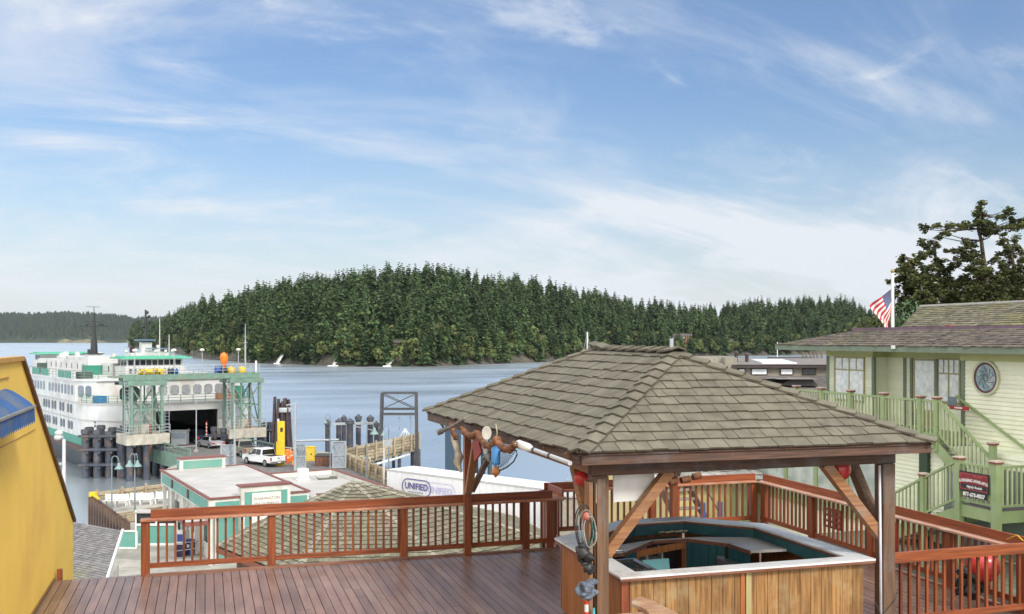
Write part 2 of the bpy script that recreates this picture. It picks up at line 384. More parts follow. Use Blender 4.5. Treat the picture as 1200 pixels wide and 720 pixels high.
tv_ = [0,.015,.03,.045,.06,.1,.16,.24,.34,.46,.58,.7,.8,.85,.95,1.1,1.3,1.5,1.55]
b = MB(); b.add(*grid(170, len(tv_), lambda i, j: isl(150+i*6, tv_[j]))); struct(b.build('island_hill', M_rock))
PROTO = []
for k in range(6): PROTO.append((conifer(20+k, 24.5, random.uniform(4.8,6.6)), 'c'))
for k in range(4): PROTO.append((roundtree(40+k, 10.5, 4.6), 'r'))
trees = []     # (proto, world pos, rot, scale, px, t, depth)
rd = random.Random(5)
for i in range(3300):
    px = rd.uniform(152, 1150); t = rd.random()**1.2*1.0+.022
    if t < .05 and rd.random() < .3: continue
    near = t < .2
    rr = rd.random()
    if near: k = 6+rd.randrange(4) if rr < .36 else rd.randrange(6)
    else: k = 6+rd.randrange(4) if rr < .17 else rd.randrange(6)
    g = isl(px, t); s = rd.uniform(.75,1.3) if k < 6 else rd.uniform(.8,1.5)
    if near and k < 6: s *= .75
    trees.append([k, g, rd.random()*6.28, s, px, t])
for i in range(150):     # skyline trees of uneven height
    px = 155+i*6.6+rd.uniform(-3,3); g = isl(px, rd.uniform(.8,.92)); trees.append([rd.randrange(6), g, rd.random()*6.28, rd.uniform(.65,1.15), px, .86])
vis = [t for t in trees if t[4] < 1045]
fore = sorted([t for t in vis if t[5] < .22], key=lambda t: t[5]-.002*abs(t[4]-450)*0)[:195]
skyl = rd.sample([t for t in vis if t[5] == .86 and not (520 < t[4] < 520)], 100)
indiv = fore+skyl; ids = set(map(id, indiv))
def zone(px): return ('behind the ferry landing', 'above the open water', 'above the gazebo roof', 'above the grey building')[0 if px < 300 else 1 if px < 500 else 2 if px < 830 else 3]
base = {}
for t in indiv:
    k = t[0]; kind = 'conifer_tree' if k < 6 else 'madrona_tree'
    if k not in base:
        o = PROTO[k][0].build(kind, [M_con if k < 6 else M_oli, M_bark], loc=(0,0,0)); base[k] = o
    else:
        o = base[k].copy(); COL.objects.link(o)
    o.location = t[1]; o.rotation_euler = (0,0,t[2]); o.scale = (t[3],)*3
    st = 'on the island skyline' if t[5] == .86 else 'at the island shore'
    tag(o, ('dark pointed conifer ' if k < 6 else 'round olive green broadleaf tree ')+st+' '+zone(t[4]), 'tree', ('conifers ' if k < 6 else 'broadleaf trees ')+st+' '+zone(t[4]))
def merged(name, lst, mats, label, cat):
    V = []; Fc = []; T = []; Mi = []; off = 0
    pre = {}
    for t in lst:
        k = t[0]
        if k not in pre:
            q = PROTO[k][0]; fs = [f if len(f) == 4 else f+[f[-1]] for f in q.f]
            pre[k] = (np.array(q.v), np.array([f for f, l in zip(fs, q.f) if len(l) == 4]), np.array([x for x, l in zip(q.t, q.f) if len(l) == 4]), np.array([x for x, l in zip(q.m, q.f) if len(l) == 4]))
        v, f, tt, mm = pre[k]; c, s = math.cos(t[2])*t[3], math.sin(t[2])*t[3]
        nv = np.stack([v[:,0]*c-v[:,1]*s+t[1].x, v[:,0]*s+v[:,1]*c+t[1].y, v[:,2]*t[3]+t[1].z], 1)
        V.append(nv); Fc.append(f+off); off += len(v); T.append(tt*random.uniform(.6,1.35)); Mi.append(np.where(mm == 1, 2, 0 if k < 6 else 1))
    V = np.concatenate(V); Fc = np.concatenate(Fc); T = np.concatenate(T); Mi = np.concatenate(Mi)
    me = bpy.data.meshes.new(name); me.vertices.add(len(V)); me.vertices.foreach_set('co', V.astype(np.float32).ravel())
    n = len(Fc); me.loops.add(n*4); me.loops.foreach_set('vertex_index', Fc.astype(np.int32).ravel())
    me.polygons.add(n); me.polygons.foreach_set('loop_start', np.arange(0, n*4, 4, dtype=np.int32)); me.polygons.foreach_set('material_index', Mi.astype(np.int32))
    for m in mats: me.materials.append(m)
    a = me.attributes.new('tint', 'FLOAT', 'FACE'); a.data.foreach_set('value', T.astype(np.float32)); me.update(calc_edges=True)
    o = bpy.data.objects.new(name, me); COL.objects.link(o); return tag(o, label, cat, kind='stuff')
merged('island_forest', [t for t in trees if id(t) not in ids], [M_con, M_oli, M_bark], 'dense mixed conifer forest covering the island hill', 'forest')
# far shore
ft = [(-300,376),(-60,374),(0,371.5),(40,372),(80,370),(120,372),(148,375),(152,377),(190,376),(240,380)]
def farpt(i, j):
    px = -300+i*6; t = (0,.02,.05,.12,.25,.45,.7,.9,1,1.3)[j]; Y = 3830+900*t; top = itp(ft, px)
    Yr = 4730; zr = CZ+(HZ-top)/F*Yr; X = (px-600)/F*Y
    z = ZW-2 if j == 0 else ZW+(zr-ZW)*(min(t,1)**.62) if t <= 1 else zr*.6
    if j: z += (5+8*min(1,t*3))*mn.fractal(Vector((X*.006, Y*.006, 0)), 1., 2., 4)*.9
    return cw(X, Y, z)
b = MB(); b.add(*grid(105, 10, farpt)); struct(b.build('far_shore_hills', M_hill))
pf = MB()                          # uneven tree tops on the far hills
rf = random.Random(3)
for i in range(2600):
    px = rf.uniform(-40, 236); t = rf.random(); Y = 3850+880*t; X = (px-600)/F*Y; zr = CZ+(HZ-itp(ft, px))/F*4730
    z = ZW+(zr-ZW)*(t**.62); p = cw(X, Y, z-8); h = rf.uniform(24,36); r_ = rf.uniform(9,16)
    pf.cyl(p, p+Vector((0,0,h)), r_, 1.5, 5, rf.uniform(.7,1.35), caps=False, smooth=False)
tag(pf.build('far_wood', mat('far_trees', (.014,.027,.017), (.028,.042,.024), rough=.95, ns=.02)), 'hazy dark wood covering the distant shore behind the ferry', 'forest', kind='stuff')
# bare rock bluffs on the far shore
for px, w_, lab in ((104,17,'tan rocky bluff on the far shore behind the ferry funnel'), (78,9,'small tan rocky point on the far shore left of the ferry funnel'), (152,6,'small bare rock on the far shore left of the near wheelhouse mast')):
    b = MB(); p = dp(px, 402, 3790); rr = w_/F*3790
    b.lathe([(rr*1.3,-4),(rr*1.05,4),(rr*.7,9),(rr*.35,13),(.1,14)], (p.x,p.y,ZW), 12, sc=(1,.7)); b.xf(Matrix.Identity(4))
    b.v = [(v[0]+mn.noise(Vector(v)*.05)*14, v[1]+mn.noise(Vector(v)*.05+Vector((9,0,0)))*14, v[2]+mn.noise(Vector(v)*.08)*5) for v in b.v]
    struct(b.build('rock_bluff', mat('bluff', (.19,.16,.10), (.08,.085,.05), rough=.95, ns=.06)))
# houses, gangways and docks at the island shore
M_hw = mat('cabin_wood', (.20,.10,.055), (.12,.07,.045), rough=.8); M_hr = mat('cabin_roof', (.10,.09,.085), (.06,.055,.05), rough=.8)
M_white = mat('white_paint', (.78,.78,.76), (.66,.66,.64), rough=.45, ns=2, dirt=(.45,.43,.38), ds=.7)
M_glass = mat('dark_glass', (.02,.025,.03), (.035,.04,.045), rough=.08, ns=2)
def cabin(px, py, t, w_, h_, label, wall=M_hw, d=7):
    g = isl(px, t); z = CZ-(py-HZ)/F*((Vector((g.x,g.y)).length))
    r = thing('shore_house', label, 'house', (g.x, g.y, g.z-1), -YAW-R((px-600)*.05)*1.0)
    h0 = max(h_, z-g.z+1+h_)
    b = MB(); b.bb(-w_/2,w_/2,-d/2,d/2,0,h0); b.build('wall', wall, r)
    b = MB(); b.prismx([(-d/2-.8,h0-.2),(d/2+.8,h0-.2),(0,h0+h_*.45)], -w_/2-.6, w_/2+.6); b.build('roof', M_hr, r)
    for k in (-.3,0,.3):
        b = MB(); b.bb(k*w_-w_*.09,k*w_+w_*.09,-d/2-.03,-d/2+.02,h0-h_*.75,h0-h_*.25); b.build('window', M_glass, r)
M_tanw = mat('tan_wall', (.36,.30,.2)); M_greyw = mat('grey_wall', (.25,.25,.24))
cabin(467,409,.14,15,4,'dark red cabin among trees above the white boat ramp on the island')
cabin(626,399,.3,14,4,'small tan roofed house among island trees left of the mast', M_tanw)
cabin(792,400,.2,16,5,'grey house among the island trees right of the gazebo ridge', M_greyw)
cabin(806,400,.18,7,5,'orange brown cabin beside the grey island house', mat('orange_wood', (.42,.2,.07)))
cabin(856,404,.16,14,4,'grey shore house with dark windows on the island, right of the orange cabin', M_greyw)
cabin(902,407,.14,22,3.5,'long low brown house at the far shore beyond the grey building')
cabin(240,408,.16,9,3,'small brown cabin at the shore behind the ferry landing')
for px, lab, w1 in ((393,'steep white gangway down to the water at the island shore',26), (456,'white boat ramp at the shore below the dark red cabin',20), (327,'short white gangway at the shore right of the tall landing antenna',16)):
    g0 = isl(px-2, 0.0); g1 = isl(px+4, .045); b = MB(); z1 = ZW+5.5 if px != 456 else ZW+3.5
    a = Vector((g0.x,g0.y,ZW+.4)); c = Vector((g1.x,g1.y,z1)); b.beam(a, c, 1.6, .3)
    for sg in (-.7,.7):
        o_ = Vector((sg*cs, -sg*sn, 1)); b.beam(a+o_, c+o_, .12, .12)
        for q in range(7): m_ = a.lerp(c, q/6); b.beam(m_+Vector((sg*cs,-sg*sn,0)), m_+o_, .1, .1)
    d_ = cw(-1,0)*w1*.11; b.beam(a-d_, a+d_*1.2, 2, .5)
    tag(b.build('gangway', M_white), lab, 'gangway')
# ================================================================== deck
M_deck = mat('deck_boards', (.235,.142,.108), (.16,.094,.073), rough=.31, ns=9, stretch=(1,.12,1), bump=.25, bs=30, dirt=(.28,.19,.155), ds=.5, spec=.55)
rd = random.Random(11)
b = MB(); x = -2.395
while x < 11.45:
    w_ = .138; y = 4.+rd.random()*3
    ys = [3.5]
    while y < 17.2: ys.append(y); y += rd.uniform(3.2,4.9)
    yend = 17.86 if x < 6.45 else 18.82
    ys.append(yend)
    for a, c in zip(ys, ys[1:]):
        b.bb(x+.004, x+w_-.004, a+.0015, c-.0015, -.032, rd.uniform(-.002,.002), rd.uniform(.80,1.16))
    x += w_+.0025
struct(b.build('deck', M_deck, bevel=0))
M_joist = wood('joist_wood', (.10,.06,.04), (.06,.035,.025), 'x')
b = MB(); b.bb(-2.39,6.5,17.72,17.86,-.30,-.04); b.bb(6.42,11.5,18.7,18.84,-.30,-.04); b.bb(11.4,11.5,3.5,18.69,-.30,-.04)
for k in range(24): b.bb(-2.39,11.39,3.6+k*.6,3.64+k*.6,-.28,-.036)
struct(b.build('deck_framing', M_joist))
for px_ in (-1.5,1.5,4.5,7.5,10.5):
    for py_ in (8.,13.,17.5):
        b = MB(); b.box((px_,py_,(ZP-.3)/2-.0), (.25,.25,abs(ZP)-.6)); tag(b.build('deck_pier_post', M_joist), 'brown timber post holding up the deck from below', 'post', 'posts below the deck')
def rail_mats():
    c, c2 = (.28,.074,.021), (.17,.041,.013)
    return {k: wood('red_cedar', c, c2, k, rough=.42, bump=.35) for k in 'xyz'}
RM = rail_mats()
M_capw = wood('cap_wood', (.42,.17,.085), (.30,.10,.05), 'x', rough=.5, dirt=(.45,.33,.25), ds=2)
def deck_rail(label, p0, rot, Ln, posts, side=1, cap=True, back=(0,None), board=False, zlow=.12, capmat=M_capw, endpost=.14, skip=()):
    r = thing('deck_railing', label, 'railing', (p0[0],p0[1],0), rot)
    for x in posts:
        b = MB(); b.box((x,0,.46),(endpost,endpost*.8,.92),tint=rd.uniform(.85,1.15)); b.build('post', RM['z'], r, bevel=.006)
    b = MB(); b.bb(-.02,Ln,-.02,.02,zlow,zlow+.09); b.build('bottom_rail', RM['x'], r, bevel=.004)
    b = MB(); b.bb(0,Ln,-.045*side-.03,-.045*side+.03,0,.035); b.build('kick_board', wood('curb_wood', (.25,.13,.09),(.16,.07,.045),'x'), r)
    if cap:
        b = MB(); b.bb(-.08,Ln+.08,-.105,.105,.921,.957); b.build('cap_board', capmat, r, bevel=.006)
        x1 = Ln if back[1] is None else back[1]
        b = MB(); b.bb(back[0],x1,side*.068-.018,side*.068+.018,.958,1.10); b.build('backing_board', RM['x'], r, bevel=.005)
    if board:
        b = MB(); b.bb(-.02,Ln+.06,-.11,-.066,.95,1.10); b.build('top_board', RM['x'], r, bevel=.006)
    n = int(Ln/.137)
    for k in range(n):
        x = (k+.5)*Ln/n
        if any(abs(x-q) < endpost*.62 for q in posts): continue
        if any(a < x < c for a, c in skip): continue
        b = MB(); b.box((x,side*.0,(.92+zlow)/2+.02),(.038,.038,.92-zlow-.04),tint=rd.uniform(.55,1.15)); b.build('baluster', RM['z'], r)
    return r
deck_rail('long reddish brown deck railing along the harbour side with a wide flat cap board', (-.97,17.78), 0, 7.40, [.0,2.07,4.41,6.74,7.22], 1, back=(.08,7.3))
deck_rail('short reddish brown railing jogging back beside the left end of the bar', (6.50,17.9), R(90), .85, [.8], -1)
deck_rail('reddish brown deck railing behind the bar in front of the yellow house', (6.50,18.75), 0, 4.8, [2.35,4.72], 1, capmat=M_capw)
deck_rail('long reddish brown deck railing running toward the viewer beside the green house', (11.37,11.45), R(90), 7.25, [.08,1.6,3.55,5.35,7.1], -1, capmat=wood('cap_pale', (.50,.30,.22),(.38,.2,.14),'x', dirt=(.55,.45,.38), ds=2))
deck_rail('front railing with a broad face board between the right gazebo post and the corner', (8.88,11.38), 0, 2.45, [2.40], 1, cap=False, board=True, endpost=.16)
# ================================================================== gazebo
G = thing('gazebo', 'large timber gazebo with a hipped cedar shingle roof over the bar', 'gazebo', (6.6,14.3,0), 0)
FL=(4.61,11.29); FR=(8.77,11.29); BLp=(4.62,17.72); BRp=(8.77,17.6)
EL = [(4.18,10.85),(9.12,10.72),(8.80,17.75),(3.86,17.85)]; EZ = [2.66,2.65,2.65,2.67]
RN=(6.5,13.02,3.80); RFa=(6.42,15.78,3.84)
e = [Vector((p[0],p[1],z)) for p, z in zip(EL, EZ)]
M_sh = mat('cedar_shingle', (.162,.148,.112), (.115,.104,.08), rough=.85, ns=5, stretch=(1,1,1), bump=.5, bs=60, dirt=(.145,.135,.098), ds=.9, spec=.3)
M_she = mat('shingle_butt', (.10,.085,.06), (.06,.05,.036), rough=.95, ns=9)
b = MB(); Nn, Nf = Vector(RN), Vector(RFa)
shingles(b, e[0], e[1], Nn, Nn+Vector((.01,0,0)), 12, .14,.29, th=.025, tv=.11, wav=.12, mie=1)
shingles(b, e[3], e[0], Nn, Nf, 11, .14,.29, th=.025, tv=.11, wav=.12, mie=1)
shingles(b, e[1], e[2], Nf, Nn, 11, .14,.29, th=.025, tv=.11, wav=.12, mie=1)
shingles(b, e[2], e[3], Nf, Nf+Vector((-.01,0,0)), 11, .14,.29, th=.025, tv=.11, wav=.12, mie=1)
roof = b.build('roof', [M_sh, M_she], G, world=True)
def hipcap(b, p0, p1, n, w_=.13, th=.03, fl=None, mi=0, mie=1):
    p0, p1 = Vector(p0), Vector(p1); d = (p1-p0).normalized(); up = Vector((0,0,1)); up = (up-d*up.dot(d)).normalized(); s_ = d.cross(up).normalized()
    for i in range(n):
        t0, t1 = i/n, min(1.0, (i+1.2)/n); a = p0.lerp(p1, t0); c = p0.lerp(p1, t1); tn = random.uniform(.85,1.15)
        for sg in (-1,1):
            dr = -up*w_*.34+s_*sg*w_
            q = [a+up*(.035+th), a+up*(.035+th)+dr, c+up*.03+dr, c+up*.03]
            lo_ = [p-up*th*.9 for p in q]
            b.add(q+lo_, [(0,1,2,3)], tn, mi); b.add(q+lo_, [(0,4,5,1),(1,5,6,2)], tn, mie)
b = MB()
hipcap(b, e[0], Nn, 13); hipcap(b, e[1], Nn, 14); hipcap(b, e[3], Nf, 13); hipcap(b, e[2], Nf, 13); hipcap(b, Nn+Vector((0,-.12,.03)), Nf, 8); hipcap(b, Nf+Vector((0,.12,.06)), Nf+Vector((0,-.5,.02)), 2)
b.build('hip_cap', [M_sh, M_she], roof, world=True)
M_tim = {k: wood('weathered_timber', (.175,.092,.046), (.095,.056,.036), k, rough=.7, bump=.7, dirt=(.15,.135,.12), ds=1.3) for k in 'xyz'}
M_timo = {k: wood('orange_timber', (.33,.155,.06), (.22,.095,.038), k, rough=.65, bump=.7, dirt=(.24,.19,.15), ds=2.0) for k in 'xyz'}
M_dkt = {k: wood('dark_timber', (.06,.034,.025), (.11,.055,.034), k, rough=.7, bump=.6, dirt=(.13,.12,.12), ds=1.6) for k in 'xyz'}
b = MB(); ins = .03
def inset(p, q, z0, z1, th, m_, nm):
    b = MB(); b.beam((p.x,p.y,(z0+z1)/2),(q.x,q.y,(z0+z1)/2), th, z1-z0); b.build(nm, m_, G, world=True, bevel=.004)
ei = [e[0]+Vector((.05,.05,0)), e[1]+Vector((-.05,.05,0)), e[2]+Vector((-.05,-.05,0)), e[3]+Vector((.05,-.05,0))]
inset(ei[0], ei[1], 2.505, 2.645, .045, M_dkt['x'], 'fascia_board'); inset(ei[3]+Vector((0,0,0)), ei[0]+Vector((0,.03,0)), 2.50, 2.65, .045, M_dkt['y'], 'fascia_board')
inset(ei[1]+Vector((0,.03,0)), ei[2], 2.505, 2.645, .045, M_dkt['y'], 'fascia_board'); inset(ei[2]+Vector((-.03,0,0)), ei[3]+Vector((.03,0,0)), 2.505, 2.645, .045, M_dkt['x'], 'fascia_board')
# roof boarding seen from below, and rafters
b = MB(); lowr = Vector((0,0,-.035)); b.add([p+lowr for p in (e[0],e[1],e[2],e[3])]+[Nn+lowr,Nf+lowr], [(0,4,1),(1,4,5,2),(2,5,3),(3,5,4,0)]); b.build('roof_sheathing', M_dkt['y'], G, world=True)
for k in range(9):
    y = 11.2+k*.8
    for sg, xe in ((-1,4.15),(1,8.95)):
        yr = min(max(y, RN[1]), RFa[1]); t = 1-abs(y-yr)/2.2; xr = 6.46+(xe-6.46)*(1-t)
        b = MB(); b.beam((xe,y,2.56),(xr,y,2.56+t*1.1), .045,.12); b.build('rafter', M_tim['x'], G, world=True)
for nm, p, mt in (('post',FL,0),('post',FR,0),('post',BLp,1),('post',BRp,1)):
    b = MB(); s_ = .19 if not mt else .13
    b.box((p[0],p[1],1.16),(s_,s_,2.32)); b.build('post', RM['z'] if mt else M_tim['z'], G, world=True, bevel=.008)
b = MB(); b.box((FL[0]-.145,FL[1]-.03,1.13),(.05,.16,2.26)); b.build('post_cladding', M_timo['z'], G, world=True, bevel=.004)
b = MB(); b.box((FL[0]-.02,FL[1]-.115,1.15),(.11,.035,2.3)); b.build('post_cladding', M_tim['z'], G, world=True, bevel=.004)
b = MB(); b.box((FL[0]-.06,FL[1]-.105,2.12),(.045,.03,.24)); b.build('electric_box', mat('beige_plastic', (.5,.42,.3)), G, world=True)
Bz0, Bz1 = 2.322, 2.50
for a, c, k, md in ((FL,FR,'x',M_dkt),(BLp,BRp,'x',M_tim),(FL,BLp,'y',M_timo),(FR,BRp,'y',M_tim)):
    va, vc = Vector((*a,(Bz0+Bz1)/2)), Vector((*c,(Bz0+Bz1)/2)); d = (vc-va).normalized()
    lo_ = .12 if k == 'x' else -.08
    b = MB(); b.beam(va-d*lo_, vc+d*lo_, .14, Bz1-Bz0); b.build('beam', md[k], G, world=True, bevel=.006)
for a, dx, dy, ln, md in ((FL,1,0,.95,M_timo),(FR,-1,0,.95,M_timo),(FL,0,1,.8,M_timo),(FR,0,1,.8,M_tim),(BLp,0,-1,.72,M_timo),(BLp,1,0,.7,M_tim),(BRp,-1,0,.7,M_tim),(BRp,0,-1,.7,M_tim)):
    if a == BLp: h = 1.15
    else: h = .98
    va = Vector((a[0]+dx*.08, a[1]+dy*.08, Bz0-h)); vb = Vector((a[0]+dx*ln, a[1]+dy*ln, Bz0+.02))
    b = MB(); b.beam(va, vb, .13, .13 if a != BLp else .09); b.build('brace', md['x' if dx else 'y'], G, world=True, bevel=.005)
# ================================================================== outdoor bar
BAR = thing('outdoor_bar', 'octagonal wooden bar with white counter under the gazebo', 'bar', (6.7,13,0), 0)
O = [(4.86,11.2),(8.52,11.15),(8.47,13.8),(7.50,14.75),(6.40,14.75),(4.90,13.72)]
I = [(5.16,11.43),(8.22,11.40),(8.18,13.66),(7.38,14.47),(6.52,14.47),(5.22,13.52)]
M_lam = mat('white_laminate', (.74,.73,.72), (.62,.60,.59), rough=.3, ns=1.5, dirt=(.48,.42,.38), ds=2.5)
M_bt = mat('teal_paint_dark', (.018,.105,.12), (.012,.07,.085), rough=.45, ns=3)
def ring(b, A, B_, z0, z1, tint=1., mi=0):
    n = len(A)
    for i in range(n):
        j = (i+1)%n; q = [A[i],A[j],B_[j],B_[i]]
        vs = [(p[0],p[1],z0) for p in q]+[(p[0],p[1],z1) for p in q]
        b.add(vs, [(3,2,1,0),(4,5,6,7),(0,1,5,4),(2,3,7,6)], tint, mi)
b = MB(); ring(b, O, I, 1.045, 1.07); ct = b.build('countertop', M_lam, BAR, world=True)
def off(poly, d):
    c = Vector((sum(p[0] for p in poly)/len(poly), sum(p[1] for p in poly)/len(poly)))
    return [((p[0]-c.x)*(1+d/2.)+c.x, (p[1]-c.y)*(1+d/2.)+c.y) for p in poly]
b = MB(); ring(b, off(O,-.004), off(I,.004), 1.012, 1.044); b.build('counter_edge', wood('edge_wood', (.22,.09,.05),(.14,.05,.03),'x'), ct, world=True)
M_pan = {k: wood('bar_panel', (.36,.19,.06), (.17,.082,.026), k, rough=.6, bump=.5, dirt=(.33,.24,.12), ds=3) for k in 'z'}
M_pano = {k: wood('bar_panel_orange', (.36,.14,.04), (.25,.085,.025), k, rough=.5, bump=.4) for k in 'z'}
def boards(p, q, z0, z1, w_, th, m_, nm, parent=BAR, tv=.15, gap=.008):
    p, q = Vector((*p,0)), Vector((*q,0)); Ln = (q-p).length; n = max(1, round(Ln/w_)); d = (q-p).normalized(); b = MB()
    for i in range(n):
        a = p+d*(i*Ln/n+gap/2); c = p+d*((i+1)*Ln/n-gap/2)
        b.beam((a.x,a.y,(z0+z1)/2),(c.x,c.y,(z0+z1)/2), th, z1-z0, rd.uniform(1-tv,1+tv))
    n_ = Vector((-d.y,d.x,0))*th*.3
    b.beam((p.x,p.y,(z0+z1)/2),(q.x,q.y,(z0+z1)/2), th*.4, z1-z0-.01, .15)
    return b.build(nm, m_, parent, world=True)
boards((5.02,11.30),(8.40,11.27), .04,1.01,.158,.03, M_pan['z'], 'front_panel', gap=.007)
boards((4.97,11.36),(4.99,13.62), .04,1.01,.13,.03, M_pano['z'], 'side_panel')
boards((4.99,13.66),(6.42,14.66), .04,1.01,.13,.03, M_pano['z'], 'side_panel'); boards((6.46,14.68),(7.46,14.68), .04,1.01,.13,.03, M_pano['z'], 'side_panel')
boards((7.50,14.66),(8.38,13.82), .04,1.01,.13,.03, M_pano['z'], 'side_panel'); boards((8.40,13.78),(8.42,11.36), .04,1.01,.13,.03, M_pano['z'], 'side_panel')
b = MB(); b.box((4.965,11.315,.52),(.10,.05,.96)); b.build('corner_board', RM['z'], BAR, world=True)
b = MB(); b.box((6.67,11.268,.52),(.075,.03,.98)); b.build('panel_batten', wood('pale_batten',(.42,.36,.16),(.30,.25,.11),'z'), BAR, world=True)
b = MB(); b.box((6.585,11.268,.52),(.06,.03,.98)); b.build('panel_batten', M_pano['z'], BAR, world=True)
# teal upstand between the raised counter and the lower work counter
def wall(p, q, z0, z1, th, m_, nm, parent=BAR):
    b = MB(); b.beam((p[0],p[1],(z0+z1)/2),(q[0],q[1],(z0+z1)/2), th, z1-z0); return b.build(nm, m_, parent, world=True)
for p, q in ((I[1],I[2]),(I[2],I[3]),(I[3],I[4]),(I[4],I[5]),(I[5],(5.16,11.46))): wall(p, q, .86, 1.010, .02, M_bt, 'splash_board')
WI = [(8.18,12.75),(7.62,12.80),(7.58,13.38),(7.16,13.90),(6.58,13.92),(5.80,13.25),(5.24,13.22)]
WO = [(8.19,12.75),(8.19,12.80),(8.16,13.65),(7.37,13.92),(6.52,13.92),(5.26,13.50),(5.22,13.24)]
b = MB()
for i in range(len(WI)-1):
    q = [WO[i],WO[i+1],WI[i+1],WI[i]]; vs = [(p[0],p[1],.86) for p in q]+[(p[0],p[1],.90) for p in q]
    b.add(vs, [(3,2,1,0),(4,5,6,7),(0,1,5,4),(2,3,7,6),(0,4,7,3),(1,2,6,5)])
wc = b.build('work_counter', mat('worn_white', (.60,.58,.55), (.48,.46,.44), rough=.35, ns=2, dirt=(.35,.32,.3), ds=2), BAR, world=True)
b = MB(); p = WI[1]
for a, c in zip(WI[1:], WI[2:]): b.beam((a[0],a[1],.865),(c[0],c[1],.865),.03,.05)
b.build('counter_trim', wood('edge_wood', (.22,.09,.05),(.14,.05,.03),'x'), wc, world=True)
boards((7.12,13.94),(7.56,13.42), .06,.835,.14,.025, M_bt, 'cabinet_door', tv=.08); boards((7.58,13.38),(7.64,12.86), .06,.835,.14,.025, M_bt, 'cabinet_door', tv=.08)
boards((5.82,13.28),(6.12,13.53), .06,.835,.12,.025, M_bt, 'cabinet_door', tv=.08)
wall((6.14,13.55),(7.14,13.93), .74,.838,.03, M_pano['z'], 'frame_rail'); wall((7.10,13.93),(7.17,13.93),.02,.835,.06,M_pano['z'],'frame_post'); wall((6.12,13.55),(6.17,13.58),.02,.835,.05,M_pano['z'],'frame_post')
M_shf = mat('shelf_white', (.55,.55,.53), rough=.5)
for z in (.08,.34,.56): wall((6.22,13.95),(6.78,14.15), z, z+.025, .35, M_shf, 'shelf')
wall((6.22,13.85),(6.24,14.1), .08,.76,.02,M_shf,'shelf_side'); wall((6.78,14.0),(6.80,14.2), .08,.76,.02,M_shf,'shelf_side')
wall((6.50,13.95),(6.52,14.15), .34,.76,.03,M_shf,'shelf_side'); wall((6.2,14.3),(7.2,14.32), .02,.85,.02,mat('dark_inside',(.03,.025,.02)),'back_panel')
# things on and in the bar
b = MB(); b.bb(7.72,8.14,12.02,12.52,.66,.70); b.bb(7.70,7.74,12.02,12.52,.0,.66); b.bb(8.10,8.14,12.02,12.52,.0,.66); tag(b.build('side_table', M_lam), 'small white topped table inside the right end of the bar', 'table')
t = thing('steel_sink', 'low steel sink with black rack on the left end of the bar counter', 'sink', (5.45,12.4,.86))
M_st = mat('steel', (.45,.46,.47), rough=.3, metal=.9); M_blk = mat('black_rubber', (.018,.018,.02), (.03,.03,.032), rough=.5)
b = MB(); ring(b, [(-.24,-.45),(.34,-.45),(.34,.45),(-.24,.45)], [(-.18,-.38),(.26,-.38),(.26,.38),(-.18,.38)], .0,.04); b.bb(-.18,.26,-.38,.38,-.14,-.12); b.build('basin', M_st, t)
b = MB(); [b.beam((-.18+.05*k,-.36,.05),(-.18+.05*k,.36,.05),.012,.012) for k in range(9)]; b.beam((-.2,-.3,.06),(.26,-.3,.06),.015,.015); b.beam((-.2,.3,.06),(.26,.3,.06),.015,.015); b.build('rack', M_blk, t)
b = MB(); b.path([(-.2,0,.02),(-.2,0,.2),(-.15,0,.26),(-.05,0,.27),(0,0,.22)],.014); b.build('tap', M_st, t)
t = thing('speed_rack', 'grey metal bottle trough hanging on the right cabinet of the bar', 'rack', (7.46,13.10,.50))
b = MB(); b.prismx([(-.3,0),(.3,0),(.34,.2),(.31,.2),(.28,.03),(-.28,.03),(-.31,.2),(-.34,.2)], -.05,.07); b.bb(-.05,-.035,-.3,.3,0,.17); b.bb(.07,.085,-.3,.3,0,.17); b.build('trough', mat('galvanised', (.30,.31,.32), rough=.4, metal=.6), t)
b = MB(); b.beam((0,.2,.0),(0,.24,-.4),.02,.02); b.beam((0,-.2,.0),(0,-.24,-.4),.02,.02); b.build('leg', M_blk, t)
b = MB(); b.bb(-.2,.2,-.015,.015,0,.5); b.bb(-.2,.2,-.25,-.015,.27,.30); b.xf(Matrix.Rotation(R(-12),4,'X')); o = b.build('painted_board', mat('teal_faded', (.07,.22,.24), rough=.6), loc=(0,0,0)); o.location = (6.02,12.55,.42); tag(o, 'faded teal board leaning inside the left end of the bar', 'board')
b = MB(); b.bb(7.62,7.98,12.6,12.9,.46,.66); tag(b.build('cardboard_box', mat('cardboard', (.38,.24,.12))), 'brown cardboard box beside the trough inside the bar', 'box')
b = MB()
for k in range(9): b.sphere((6.9+.055*k,14.32+.02*math.sin(k*2),.922), .03, 8, 5, (1.4,.8,.5), rd.uniform(.8,1.1))
tag(b.build('dried_weed', mat('straw', (.48,.40,.24))), 'strip of dry pale seaweed lying along the back work counter', 'seaweed')
